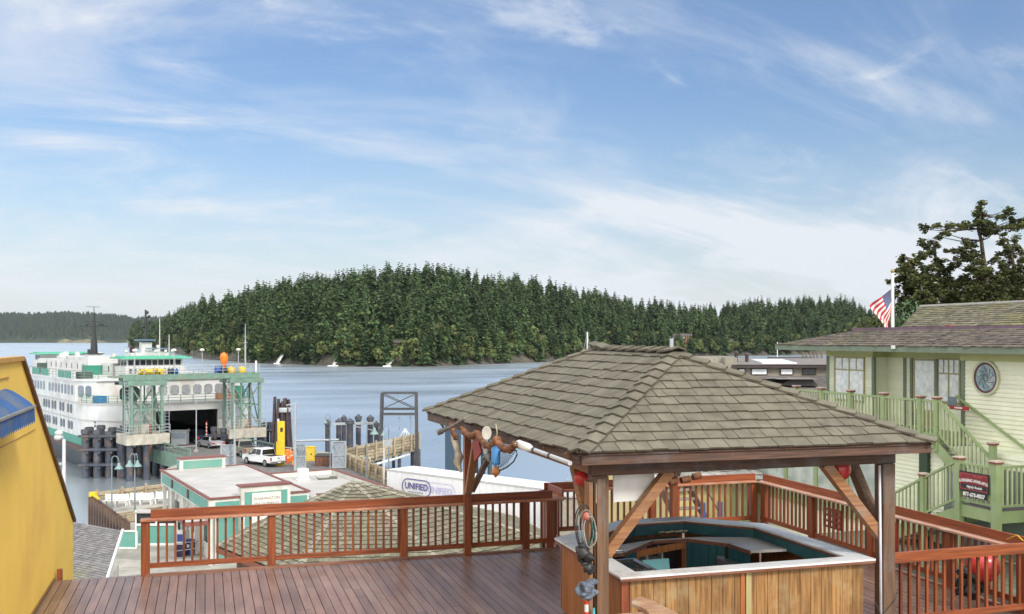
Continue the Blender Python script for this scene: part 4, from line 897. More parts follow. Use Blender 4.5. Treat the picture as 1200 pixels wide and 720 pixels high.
b = MB(); b.bb(18.15,19.5,17.45,18.5,.19,.24); b.build('landing_floor', M_trd, S, world=True)
newel(S, 16.4, 18.52, -1.1, 1.25, .15); newel(S, 16.4, 17.42, -.9, 1.28, .16)
g_balustrade(S, (16.4,18.45),(16.4,17.5),.25,.25,.93,gap=.12); g_balustrade(S, (16.48,17.40),(18.15,17.40),.25,.25,.95,gap=.125)
for k in range(7):
    b = MB(); z = .25-(k+1)*1.35/8; y0 = 18.58+k*.36; b.bb(16.45,17.3,y0,y0+.38,z-.04,z); b.build('tread', M_trd, S, world=True)
b = MB(); b.beam((16.4,18.5,.05),(16.4,21.3,-1.08),.05,.28); b.beam((17.3,18.5,.05),(17.3,21.3,-1.08),.05,.28); b.build('stringer', M_grn, S, world=True)
g_balustrade(S, (16.4,18.6),(16.4,19.7),.25,-.28,.95,gap=.13); g_balustrade(S, (16.4,19.7),(16.4,21.2),-.28,-1.02,.95,gap=.13)
newel(S, 16.4, 19.7, -1.1, .72); newel(S, 16.4, 21.2, -1.1, .05)
# sign on the landing
sg = thing('lodging_sign', 'dark red lodging sign with white lettering on the green landing railing', 'sign', (16.31,17.98,.80), R(-90))
M_sr = mat('sign_red', (.24,.012,.018), rough=.4); M_sk = mat('sign_black', (.015,.012,.018), rough=.4); M_sw = mat('sign_white', (.80,.78,.74), rough=.5); M_sp = mat('sign_pink', (.55,.12,.10), rough=.5)
b = MB(); b.bb(-.44,.44,0,.02,-.22,.22); b.build('panel', M_sk, sg); b = MB(); b.bb(-.41,.41,-.006,0,-.19,.19); b.build('face', M_sr, sg)
b = MB()
for q in ((-.40,.40,.165,.172),(-.40,.40,-.172,-.165),(-.40,-.392,-.165,.165),(.392,.40,-.165,.165)): b.bb(q[0],q[1],-.009,-.006,q[2],q[3])
b.build('border', M_sp, sg); b = MB(); b.bb(-.39,.39,-.008,-.006,-.16,-.055); b.build('band', M_sk, sg)
FM = lambda x, z, y=-.012: facing((x,y,z),(1,0,0),(0,0,1))
def arch(tb, k):
    tb.v = [(v[0], v[1]+k*(1-(v[0]/.4)**2), v[2]) for v in tb.v]; return tb
arch(textmesh('LODGING AVAILABLE', .088, .003, bold=.003), .03).xf(FM(0,.0)).build('lettering', M_sw, sg)
textmesh('Nightly Rentals', .075, .003, .25, bold=.002).xf(FM(0.02,-.11)).build('lettering', M_sw, sg)
textmesh('YOUR  HARBOR', .04, .002, bold=.001).xf(FM(.12,.135)).build('lettering', M_sp, sg)
b = MB(); b.bb(-.34,.38,0,.02,-.345,-.225); b.build('phone_panel', M_sk, sg); textmesh('877-673-8827', .115, .004, bold=.005).xf(FM(.0,-.287,-.003)).build('lettering', M_sw, sg)
t = thing('small_sign', 'small red sign on a shelf beside the top newel post of the green stairs', 'sign', tuple(pyv(1124,478,17.9)), R(-90))
b = MB(); b.bb(-.28,.28,-.05,.05,-.05,.04); b.build('box', mat('sign_red2', (.38,.03,.03)), t); b = MB(); b.bb(-.10,.16,-.054,-.05,-.02,.02); b.build('plate', M_sw, t); b = MB(); b.bb(-.4,-.1,0,.02,.0,.26); b.build('backboard', mat('bluegrey',(.14,.18,.2)), t)
# terrace below the green house
b = MB(); x = 15.2
while x < 24: b.bb(x,x+.135,5,22.4,-1.13,-1.10,rd.uniform(.8,1.15)); x += .142
struct(b.build('lower_terrace', mat('green_planks', (.16,.20,.14), (.11,.14,.10), rough=.6)))
b = MB(); b.bb(15.2,24,5,22.4,-9.5,-1.14); b.bb(17.6,24,22.41,35,-9.5,-1.14); struct(b.build('terrace_bank', mat('bank', (.10,.09,.07))))
b = MB(); b.bb(24.0,140,-60,60,-9.5,-1.3); b.bb(60,200,60,120,-9.5,1); struct(b.build('hillside_ground', mat('grassy', (.06,.08,.03), (.09,.08,.05), ns=.4)))
# ---- behind the bar railing: yellow house with wooden stairs, shrub, lattice
gz = -2.9
b = MB(); b.prism([(7.9,18.9),(11.6,18.9),(11.6,5),(15.19,5),(15.19,22.42),(17.58,22.42),(17.58,33.5),(13.3,33.5)],-9.5,gz); struct(b.build('yard_ground', mat('yard_paving', (.30,.28,.25), (.22,.21,.19))))
Y2 = thing('yellow_house', 'small pale yellow house with a silvery shingle roof beyond the deck', 'house', (15.5,30,gz), 0)
M_y2 = mat('pale_yellow', (.62,.52,.24), (.54,.45,.2), rough=.7)
b = MB(); b.bb(13.9,17.1,28.4,34,gz,-.45); b.build('wall', M_y2, Y2, world=True)
b = MB(); shingles(b, (13.2,27.9,-.50),(17.3,27.9,-.50),(17.3,31.5,.35),(13.2,31.5,.35), 9, .15,.3, th=.03, tv=.15, mie=1); b.add([(13.2,27.9,-.52),(17.3,27.9,-.52),(17.3,31.5,.33),(13.2,31.5,.33)],[(0,1,2,3)],.5); b.build('roof', [mat('silver_shake', (.46,.45,.42), (.34,.33,.31), ns=6), M_she], Y2, world=True)
b = MB(); b.bb(16.2,16.45,28.35,28.4,-2.5,-.8); b.bb(16.6,16.85,28.35,28.4,-2.5,-.8); b.build('window', M_grn, Y2, world=True)
W2 = thing('wooden_stairs', 'weathered wooden stairs with wide lower steps in front of the yellow house', 'stairs', (13.9,26,gz), 0)
for k in range(11):
    b = MB(); z = gz+.23*(k+1); w_ = .55 if k > 4 else .55+.22*(5-k); y0 = 24.6+k*.29; b.bb(13.35-(w_-.55)*.6, 13.35+w_+.3+(w_-.55)*.4, y0, y0+.30, z-.05, z); b.build('tread', wood('grey_tread', (.26,.21,.17),(.18,.14,.11),'x'), W2, world=True)
b = MB(); b.beam((13.3,24.6,gz+.1),(13.3,27.8,-.4),.05,.3); b.beam((14.25,24.6,gz+.1),(14.25,27.8,-.4),.05,.3); b.build('stringer', M_joist, W2, world=True)
b = MB(); b.beam((14.3,24.6,gz+1.0),(14.3,27.8,.4),.04,.04); b.beam((14.3,24.62,gz),(14.3,24.62,gz+1.05),.05,.05); b.build('handrail', M_joist, W2, world=True)
for x_, lab in ((12.45,'blue painted post left of the wooden stairs'),(12.95,'blue painted post right of the wooden stairs')):
    b = MB(); b.box((x_,23.3,-1.6),(.1,.1,2.6)); tag(b.build('blue_post', mat('blue_paint', (.04,.07,.20))), lab, 'post')
b = MB()
for k in range(9): b.beam((10.6,21.8,gz+.25*k),(11.2,21.8,gz+.25*k+.4),.03,.03); b.beam((10.6,21.82,gz+.25*k+.4),(11.2,21.82,gz+.25*k),.03,.03)
b.bb(10.55,10.61,21.76,21.84,gz,-.4); b.bb(11.19,11.25,21.76,21.84,gz,-.4); tag(b.build('lattice_screen', mat('lattice_brown', (.22,.08,.05))), 'brown lattice screen left of the wooden stairs', 'screen')
b = MB(); b.bb(12.2,12.75,24.6,24.65,gz,-1.2); tag(b.build('display_board', M_white), 'white board standing left of the wooden stairs by the yellow house', 'board')
def bush(name, c, sc, n, q, m_, label, cat, seed=1, stem=True):
    r_ = random.Random(seed); t = thing(name, label, cat, (c[0],c[1],c[2]))
    b = MB()
    for k in range(5): b.path([(0,0,0),(r_.uniform(-.3,.3)*sc[0],r_.uniform(-.3,.3)*sc[1],sc[2]),(r_.uniform(-.8,.8)*sc[0],r_.uniform(-.8,.8)*sc[1],sc[2]*1.5)],.015,4)
    b.build('stem', M_bark, t); b = MB()
    for k in range(n):
        d = Vector((r_.gauss(0,1),r_.gauss(0,1),r_.gauss(0,1))).normalized(); rr = r_.uniform(.5,1.05)*(1+.25*math.sin(d.x*7)*math.cos(d.y*6))
        p = Vector((d.x*sc[0]*rr,d.y*sc[1]*rr,sc[2]+d.z*sc[2]*rr)); nn = (d+Vector((r_.uniform(-1,1),r_.uniform(-1,1),r_.uniform(-.5,1)))).normalized(); a = nn.cross(Vector((0,0,1))).normalized(); c_ = nn.cross(a); s_ = q*r_.uniform(.6,1.3)
        b.add([p-a*s_*.5,p-c_*s_,p+a*s_*.5,p+c_*s_],[(0,1,2,3)],r_.uniform(.6,1.5))
    b.build('foliage', m_, t)
bush('garden_shrub', (10.0,22.6,-3.0), (.9,.8,1.15), 1500, .07, mat('shrub_leaf', (.10,.20,.04), (.15,.24,.05), spec=.3), 'bright green shrub growing behind the railing left of the lattice', 'shrub', 4)
# ================================================================== low grey building in the middle distance
YG = 56.; k_ = YG/F
GB = thing('grey_building', 'low grey building with dark fascia, skylight and small windows', 'building', tuple(cw((920-600)*k_, YG, ZP)), -YAW)
def gx(px): return (px-920)*k_
def gzv(py, d=0.): return CZ-(py-HZ)*(YG+d)/F-ZP
M_gw = mat('khaki_wall', (.27,.25,.20), (.22,.20,.165), rough=.8); M_gr = mat('grey_shingle', (.21,.19,.18), (.15,.135,.13), rough=.9, ns=3, stretch=(1,1,1)); M_gf = mat('dark_fascia', (.05,.035,.035)); M_skyl = mat('skylight_white', (.78,.82,.86), rough=.15)
b = MB(); b.bb(gx(858),gx(1010),0,7,2,gzv(428.5)); b.build('wall', M_gw, GB)
b = MB(); b.bb(gx(857),gx(1012),-.35,7.2,gzv(431),gzv(427.5)); b.build('fascia_board', M_gf, GB)
b = MB(); b.prismx([(-.4,gzv(427.4)),(7.2,gzv(427.4)),(7.2,gzv(421,7)),(6,gzv(420,6))], gx(859), gx(1012)); rf = b.build('roof', M_gr, GB)
b = MB(); A_ = [(gx(896),.5),(gx(937),.5),(gx(940),4.2),(gx(901),4.2)]; f_ = lambda y: gzv(427.4)+(gzv(420,6)-gzv(427.4))*(y+.4)/6.4+.06
b.add([(x,y,f_(y)) for x,y in A_]+[(x,y,f_(y)-.1) for x,y in A_],[(0,1,2,3),(0,4,5,1),(1,5,6,2),(3,7,4,0)]); b.build('skylight', M_skyl, GB)
for x0, x1, m_ in ((866,872,M_skyl),(881,898,M_skyl),(915,928,M_skyl),(941,955,M_glass)):  # pale panes have the reflected sky put into their colour
    b = MB(); b.bb(gx(x0)-.06,gx(x1)+.06,-.06,0,gzv(439.5),gzv(432)); w_ = b.build('window', M_gf, GB); b = MB(); b.bb(gx(x0),gx(x1),-.08,-.06,gzv(438.7),gzv(432.8)); b.build('pane', m_, w_)
b = MB(); shingles(b, (gx(862),-5.5,gzv(464,-5.5)),(gx(1012),-5.5,gzv(464,-5.5)),(gx(1012),-.02,gzv(441)),(gx(850),-.02,gzv(441)), 16,.2,.4,th=.03,tv=.12,mie=0); b.bb(gx(855),gx(1012),-5.4,-.03,2,gzv(466,-5.5)); b.build('lower_roof', M_gr, GB)
b = MB(); b.prismy([(gx(893),gzv(451,-3)),(gx(936),gzv(452,-3)),(gx(930),gzv(444.5,-3)),(gx(908),gzv(443.8,-3))],-3.6,-1.0); b.build('dormer', mat('dormer_dark',(.03,.028,.026)), GB)
b = MB(); b.prismx([(-3.9,gzv(444,-3)),(-1,gzv(443.,-1)),(-1,gzv(442.4,-1)),(-3.9,gzv(443.2,-3))],gx(890),gx(933)); b.build('dormer_roof', M_gr, GB)
b = MB(); b.bb(gx(824),gx(860),.5,5,2,gzv(419.5)); b.bb(gx(849),gx(863),-.2,5,2,gzv(419)); b.build('wing_wall', M_gw, GB)
b = MB(); b.prismx([(.2,gzv(428)),(3.0,gzv(419,3)),(3,gzv(418.4,3)),(.2,gzv(427.2))],gx(825),gx(848)); b.build('skylight', M_skyl, GB)
for px, h_ in ((873,414),(886,416.5)):
    b = MB(); b.cyl((gx(px),2.2,gzv(426)),(gx(px),2.2,gzv(h_,2)),.10,.10,10); b.lathe([(.17,0),(.17,.06),(.05,.14)],(gx(px),2.2,gzv(h_,2)),10); b.build('chimney', M_gf, GB)
b = MB(); b.bb(gx(958),gx(1012),7.5,11,2,gzv(420,7)); b.build('back_wall', M_gf, GB)
# small slipway bits, boats' masts and pilings beyond it
for k, px in enumerate((941,945,950,954,958,963)):
    q = dp(px, 415, 230); b = MB(); b.cyl((q.x,q.y,ZW-1),(q.x,q.y,q.z+.3*(k%3)),.28,.25,8); tag(b.build('harbour_piling', mat('piling_brown', (.16,.11,.08), (.09,.07,.05))), 'brown mooring piling beyond the roof of the low grey building', 'piling', 'pilings beyond the grey building')
# ================================================================== flag
q = pyv(1046,384,19.9); t = thing('flagpole', 'white flagpole rising behind the green house roof', 'flagpole', (q.x,q.y,4.2)); zt = CZ+(HZ-320)/F*(q.x*sn+q.y*cs)
b = MB(); b.cyl((0,0,0),(0,0,zt-4.2),.05,.042,12); b.build('pole', M_white, t); b = MB(); b.sphere((0,0,zt-4.2+.05),.06,10,7); b.build('finial', mat('brass',(.35,.28,.12),metal=.6,rough=.4), t)
Yf = q.x*sn+q.y*cs; px2 = Yf/F
fl = thing('american_flag', 'american flag drooping from the pole with stripes and starry canton', 'flag', tuple(cw((1044.3-600)*px2, Yf, CZ-(339-HZ)*px2)), -YAW)
def fp(s_, t_):
    x = -(.012+s_*(26-22*t_))*px2; z = -(27*t_+s_*(20+6*t_)+1.5*math.sin(s_*3)*t_)*px2; y = .07*math.sin(s_*9+t_*3)*s_+.03*math.sin(t_*8)
    return Vector((x+.035*math.sin(s_*7+t_*2)*s_, y, z))
ms = {0:MB(),1:MB(),2:MB()}
NS = 20
for i in range(13):
    for j in range(NS):
        s0, s1, t0, t1 = j/NS, (j+1)/NS, i/13, (i+1)/13; m_ = 2 if (i < 7 and s0 < .40) else (0 if i%2 == 0 else 1)
        ms[m_].add([fp(s0,t0),fp(s1,t0),fp(s1,t1),fp(s0,t1)],[(0,1,2,3)],smooth=True)
for k, nm, m_ in ((0,'red_stripes',mat('flag_red',(.50,.02,.03))),(1,'white_stripes',mat('flag_white',(.75,.74,.74))),(2,'canton',mat('flag_blue',(.025,.035,.16)))): ms[k].build(nm, m_, fl)
b = MB()
for i in range(9):
    for j in range(6 if i%2 == 0 else 5):
        s_ = (.033+.066*j+(.033 if i%2 else 0)); t_ = .05+.06*i*.98; c = fp(s_,t_)+Vector((0,-.012,0)); r_ = .012; pts = []
        for q_ in range(10): a = math.pi/2+q_*math.pi/5; rr = r_ if q_%2 == 0 else r_*.42; pts.append(c+Vector((rr*math.cos(a),0,rr*math.sin(a))))
        b.add(pts,[tuple(range(9,-1,-1))])
b.build('stars', mat('flag_white',(.75,.74,.74)), fl)
# ================================================================== conifers behind the green house
M_lf = mat('fir_foliage', (.040,.050,.018), (.070,.075,.024), rough=.85, spec=.2, ns=.8)
def clumptree(label, pxb, Y, clumps, trunk, seed, q=.115, dens=1., gb=-1.3):
    r_ = random.Random(seed); k = Y/F; base_ = cw((pxb-600)*k, Y, gb); t = thing('fir_tree', label, 'tree', tuple(base_), 0)
    W_ = lambda x, y, d=0.: dp(x, y, Y+d)-base_
    b = MB(); tp = [W_(x, y) for x, y in trunk]; tp = [Vector((0,0,-.2))]+tp; n = len(tp); b.path(tp, [.15*(1-i/n)+.035 for i in range(n)], 8)
    cl = []
    for (x, y, rx, ry) in clumps: cl.append((x, y, rx, ry, r_.uniform(-1,1)*min(3.5,rx*k*2.2)))
    for (x, y, rx, ry, d) in cl:
        c = W_(x, y, d); j = min(range(1,n), key=lambda i: abs(tp[i].z-(c.z-.4))+abs(tp[i].z-c.z)*.2); s_ = tp[j]; mid = s_.lerp(c,.5)+Vector((0,0,-.15)); b.path([s_, mid, c],[.05,.035,.015],5)
        if rx > 9: e_ = W_(x+rx*.8*(1 if x > pxb else -1), y+1, d); b.path([mid, c, e_],[.04,.03,.01],4)
    b.build('trunk', M_bark, t); b = MB()
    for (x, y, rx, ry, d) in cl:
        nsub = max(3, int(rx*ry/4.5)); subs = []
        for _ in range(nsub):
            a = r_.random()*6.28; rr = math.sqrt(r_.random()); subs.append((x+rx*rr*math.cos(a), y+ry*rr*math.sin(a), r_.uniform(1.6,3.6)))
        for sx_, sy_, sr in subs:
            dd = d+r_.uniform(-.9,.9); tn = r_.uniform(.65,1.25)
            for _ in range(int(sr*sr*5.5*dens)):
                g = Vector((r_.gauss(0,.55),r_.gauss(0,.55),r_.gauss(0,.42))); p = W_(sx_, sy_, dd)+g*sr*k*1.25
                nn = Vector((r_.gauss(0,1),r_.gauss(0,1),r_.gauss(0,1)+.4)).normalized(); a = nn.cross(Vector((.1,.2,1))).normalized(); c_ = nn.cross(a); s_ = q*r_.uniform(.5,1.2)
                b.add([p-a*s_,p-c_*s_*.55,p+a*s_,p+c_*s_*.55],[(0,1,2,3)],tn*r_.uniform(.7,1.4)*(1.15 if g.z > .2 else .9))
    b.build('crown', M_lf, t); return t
YT = 62.
clumptree('tallest wind swept fir with a flat spreading top behind the green house', 1156, YT,
 [(1150,240,2.2,3.5),(1149,247,3.5,4),(1145,254,6,4),(1148,262,8,5),(1138,265,9,4),(1160,264,9,5),(1155,272,9,4),(1167,270,8,4),(1124,266,8,3),(1112,266,7,3),(1100,265,6,3),(1090,267,5,2.5),(1083,269,4,4),(1107,273,6,3),(1101,278,3,2),(1172,253,5,3),(1178,247,5,3.5),(1183,252,4,4),(1187,258,3,4),(1180,266,8,3),(1190,265,8,3),(1199,262,6,4),(1207,264,6,4),(1128,282,5,3),(1136,288,6,4),(1130,293,6,4),(1144,297,6,4),(1120,296,6,3),(1110,294,4,2),(1133,303,7,4),(1145,307,8,4),(1165,304,6,4),(1119,307,5,5),(1114,311,4,4),(1140,316,8,4),(1156,318,10,6),(1150,330,18,8),(1158,344,22,9),(1152,358,24,9),(1136,346,14,10),(1130,332,9,8),(1168,334,14,9),(1172,352,14,9),(1145,340,14,8),(1110,340,12,8),(1120,356,16,8)],
 [(1157,355),(1155,320),(1152,300),(1150,282),(1146,268),(1149,252),(1150,240)], 1)
clumptree('dense fir at the left edge of the group above the flagpole', 1074, YT-3,
 [(1060,300,3,4),(1057,308,4,5),(1056,317,5,4),(1064,313,7,5),(1074,303,5,5),(1075,311,7,6),(1081,300,5,4),(1070,322,12,6),(1058,326,7,3),(1051,328,5,3),(1060,336,9,5),(1076,332,12,7),(1088,318,8,8),(1054,345,6,4),(1062,352,11,7),(1078,346,12,8),(1092,338,9,8),(1070,362,18,7),(1054,360,7,7),(1090,358,12,8),(1080,350,14,9),(1084,326,9,7),(1068,340,10,8),(1042,329,4,2)],
 [(1074,350),(1072,330),(1070,312),(1062,302)], 2)
clumptree('shorter ragged fir between the tall fir and the left fir', 1102, YT+2,
 [(1086,288,2,4),(1082,284,3,3),(1093,283,3,5),(1097,288,4,3),(1094,297,6,4),(1103,305,7,4),(1099,313,9,5),(1110,320,9,6),(1101,328,12,7),(1114,336,12,8),(1104,346,14,8),(1118,354,14,8),(1102,362,14,6),(1128,346,8,9),(1130,330,7,6)],
 [(1104,350),(1101,325),(1096,300),(1094,284)], 3)
clumptree('fir at the right edge of the frame behind the mossy roof', 1190, YT+4,
 [(1177,278,3,5),(1182,288,5,5),(1173,285,3,4),(1189,281,3,4),(1194,290,6,5),(1184,298,8,5),(1196,302,8,5),(1172,300,4,3),(1180,310,10,6),(1196,316,9,7),(1178,324,11,7),(1195,332,12,8),(1176,340,12,8),(1194,350,14,9),(1174,356,13,8),(1186,324,12,9),(1188,342,14,10),(1170,330,10,8),(1210,300,9,9),(1212,330,12,14)],
 [(1190,350),(1190,320),(1184,295),(1180,280)], 4)
bush('evergreen_bush', tuple(dp(1036,392,52)-Vector((0,0,2.2))), (2.2,1.6,1.75), 1600, .13, M_lf, 'dark evergreen bush left of the flagpole behind the green house', 'bush', 8)
bush('evergreen_bush', tuple(dp(1064,380,50)-Vector((0,0,2.0))), (1.6,1.3,1.6), 1300, .12, mat('bush_green', (.035,.08,.03), (.06,.11,.035)), 'mid green bush right of the flagpole beside the mossy roof', 'bush', 9)
# ================================================================== ferry
M_fw = mat('ferry_white', (.60,.60,.59), (.50,.50,.49), rough=.35, ns=.5, dirt=(.42,.37,.32), ds=.30)
M_fg = mat('ferry_green', (.03,.22,.15), (.025,.18,.12), rough=.4)
M_fr = mat('ferry_roof_green', (.10,.42,.28), (.08,.36,.24), rough=.5)
M_fk = mat('hull_black', (.025,.03,.03), rough=.5); M_rub = mat('rub_rail', (.10,.055,.045), (.05,.03,.03), rough=.7)
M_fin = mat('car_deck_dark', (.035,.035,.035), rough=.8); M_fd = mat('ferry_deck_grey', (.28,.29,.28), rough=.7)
Fy = thing('ferry', 'large white and green double ended car ferry berthed at the landing', 'ferry', tuple(LO), LR)
def outline(off=0., ymin=-8.4, ymax=72.4, L0=64., n=10, tip=3.9):
    pts = []
    for i in range(n+1): t = i/n*math.pi/2; pts.append((-(tip+(11-tip)*math.sin(t))-off*math.sin(t), ymin*math.cos(t)-off*math.cos(t)))
    for i in range(n+1): t = math.pi/2-i/n*math.pi/2; pts.append((-(tip+(11-tip)*math.sin(t))-off*math.sin(t), L0-ymin*math.cos(t)+off*math.cos(t)))
    return pts+[(-x, y) for x, y in reversed(pts)]      # clockwise from the near tip, port side first
OUT = outline(); INN = outline(-.35)
def band(b, A, z0, z1, B_=None, skip=(), tint=1.):
    n = len(A)
    for i in range(n):
        j = (i+1)%n
        if i in skip: continue
        q = [A[i],A[j]]; r_ = [B_[i],B_[j]] if B_ else None
        if not r_: b.add([(q[0][0],q[0][1],z0),(q[1][0],q[1][1],z0),(q[1][0],q[1][1],z1),(q[0][0],q[0][1],z1)],[(0,1,2,3)],tint)
        else:
            vs = [(q[0][0],q[0][1],z0),(q[1][0],q[1][1],z0),(q[1][0],q[1][1],z1),(q[0][0],q[0][1],z1),(r_[0][0],r_[0][1],z0),(r_[1][0],r_[1][1],z0),(r_[1][0],r_[1][1],z1),(r_[0][0],r_[0][1],z1)]
            b.add(vs,[(0,1,2,3),(5,4,7,6),(3,2,6,7),(1,0,4,5),(0,3,7,4),(2,1,5,6)],tint)
NP = len(OUT); far_tip = NP//2-1; near_tip = NP-1
b = MB(); lo_ = [(x*.82,y*.97+1) for x,y in OUT]; n = NP
b.add([(x,y,-1.5) for x,y in lo_]+[(x,y,2.75) for x,y in outline(-.3)],[(i,(i+1)%n,n+(i+1)%n,n+i) for i in range(n)]+[tuple(range(n,2*n))]); b.build('hull', M_fk, Fy)
b = MB(); band(b, outline(.22), 2.55, 3.25, outline(-.3)); b.build('rub_rail', M_rub, Fy)
b = MB(); band(b, OUT, 3.2, 8.5, INN, skip=(near_tip,far_tip)); 
for s_, y0 in ((1,-8.4),(-1,72.4)): b.bb(-3.9,3.9,y0 if s_ > 0 else y0-.35,y0+.35 if s_ > 0 else y0,7.55,8.5)
b.build('shell', M_fw, Fy)
b = MB(); band(b, outline(.02), 3.25, 4.35, skip=[near_tip,far_tip]+list(range(0,7))+list(range(NP-8,NP))); b.build('green_stripe', M_fg, Fy)
b = MB(); band(b, outline(.07), 6.35, 6.5, outline(-.1), skip=(near_tip,far_tip)); band(b, outline(.10), 8.38, 8.56, outline(-.1)); b.build('strake', mat('strake_grey',(.42,.42,.41)), Fy)
b = MB()
for k_ in range(30): b.beam((-11.015,2+k_*2.2,4.4),(-11.015,2+k_*2.2,8.4),.05,.03)
b.build('plate_seams', mat('seam_grey',(.48,.47,.45)), Fy)
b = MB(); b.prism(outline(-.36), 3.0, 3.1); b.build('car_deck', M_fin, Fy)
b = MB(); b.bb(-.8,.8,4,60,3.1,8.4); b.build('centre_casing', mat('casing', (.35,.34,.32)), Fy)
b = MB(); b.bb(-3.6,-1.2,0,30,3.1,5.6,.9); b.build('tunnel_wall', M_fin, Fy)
b = MB(); b.prism(outline(-.36), 8.30, 8.49); b.build('promenade_deck', M_fd, Fy)
def cabin_out(o=0.): return [(-11-o,1.0),(-9.3,-2.4-o),(-3,-3.0-o),(3,-3.0-o),(9.3,-2.4-o),(11+o,1.0),(11+o,63),(9.3,66.4+o),(-9.3,66.4+o),(-11-o,63)]
b = MB(); b.prism(cabin_out(), 8.5, 11.2); b.build('passenger_cabin', M_fw, Fy)
b = MB(); b.prism(cabin_out(.35), 11.2, 11.38); b.build('sun_deck', M_fw, Fy)
def fwin(x0, y0, x1, y1, z0, z1, nm='window', m_=M_glass, t_=.05):
    """pane between two plan points on the outside of the hull (kept to the outer side)"""
    b = MB(); a, c = Vector((x0,y0,0)), Vector((x1,y1,0)); d = (c-a).normalized(); nn = Vector((d.y,-d.x,0)); z = Vector((0,0,1))
    if nn.dot(Vector(((x0+x1)/2,(y0+y1)/2-31,0))) < 0: nn = -nn
    r_ = min((c-a).length, z1-z0)*.22; q = [a+d*r_+z*z0, c-d*r_+z*z0, c+z*(z0+r_), c+z*(z1-r_), c-d*r_+z*z1, a+d*r_+z*z1, a+z*(z1-r_), a+z*(z0+r_)]
    vs = [p-nn*.02 for p in q]+[p+nn*t_ for p in q]; k = 8
    b.add(vs,[(i,(i+1)%k,k+(i+1)%k,k+i) for i in range(k)]+[tuple(range(k,2*k)),tuple(range(k-1,-1,-1))]); return b.build(nm, m_, Fy)
M_fwin = mat('ferry_window', (.10,.13,.16), (.17,.20,.24), rough=.1, ns=1)
for k in range(26):
    y = 2.0+k*1.75
    if k%9 == 8: continue
    fwin(-11,y,-11,y+.95,9.35,10.55, m_=M_fwin)
for z0, z1, ys in ((7.0,8.15,[2.5,4.0,6.6,8.1,11.0,12.5,14.6,16.1,17.6,23.,24.5,26.,33,34.5,36]),(4.95,6.0,[2.2,3.6,6.2,7.6,10.4,11.8,14.2,15.6,17.,22.5,24.,25.5])):
    for y in ys: fwin(-11,y,-11,y+1.0,z0,z1, m_=M_glass)
fwin(-10.75,.5,-10.3,-.4,9.2,10.6,m_=M_fwin); fwin(-10.15,-.7,-9.7,-1.6,9.2,10.6,m_=M_fwin)
fr = lambda x: -2.4-.6*max(0,1-max(0,(abs(x)-3))/6.3)
fwin(-6.6,fr(-6.6),-4.2,fr(-4.2),8.6,10.45,nm='cabin_door',m_=M_glass)
for x in (-3.4,-1.9,-.4,1.1,2.6,4.1,5.6,7.1): fwin(x,fr(x),x+1.15,fr(x+1.15),9.2,10.5,m_=mat('ferry_window_pale',(.30,.31,.32),(.2,.21,.22),rough=.1))
for x in (-7.2,-5.5,-3.8,-2.1): fwin(x,fr(x),x+1.1,fr(x+1.1),10.72,11.02,m_=M_glass)
# promenade railing on the bow, blue locker
prm = [p for p in outline(-.15) if p[1] < 0]; left = [p for p in prm if p[0] < 0]; right = [p for p in prm if p[0] > 0]
def frail(path, z, h, m_, nm='railing', post=1.4, bars=3):
    b = MB()
    for a, c in zip(path, path[1:]):
        for k in range(bars): zz_ = z+h*(k+1)/bars; b.beam((a[0],a[1],zz_),(c[0],c[1],zz_),.05,.05)
        Ln = math.hypot(c[0]-a[0],c[1]-a[1]); n_ = max(1,int(Ln/post))
        for k in range(n_): t = k/n_; x, y = a[0]+(c[0]-a[0])*t, a[1]+(c[1]-a[1])*t; b.beam((x,y,z),(x,y,z+h),.06,.06)
    return b.build(nm, m_, Fy)
frail(left, 8.5, 1.0, M_fg, bars=3); frail([(-3.9,-8.2),(3.9,-8.2)], 8.5, 1.0, M_fg); frail(right, 8.5, 1.0, M_fg)
b = MB(); b.bb(-9.6,-8.2,-2.0,-2.9,8.5,9.35); b.xf(Matrix.Identity(4)); b.build('blue_locker', mat('locker_blue', (.03,.13,.32)), Fy)
b = MB(); b.bb(5.2,7.6,-5.2,-4.0,8.5,9.3); b.bb(6.,6.6,-5,-4.2,9.3,9.8); b.build('deck_winch', mat('winch', (.35,.14,.08)), Fy)
b = MB(); b.bb(8.1,9.0,-4.4,-3.4,8.5,10.2); b.build('green_locker', M_fg, Fy)
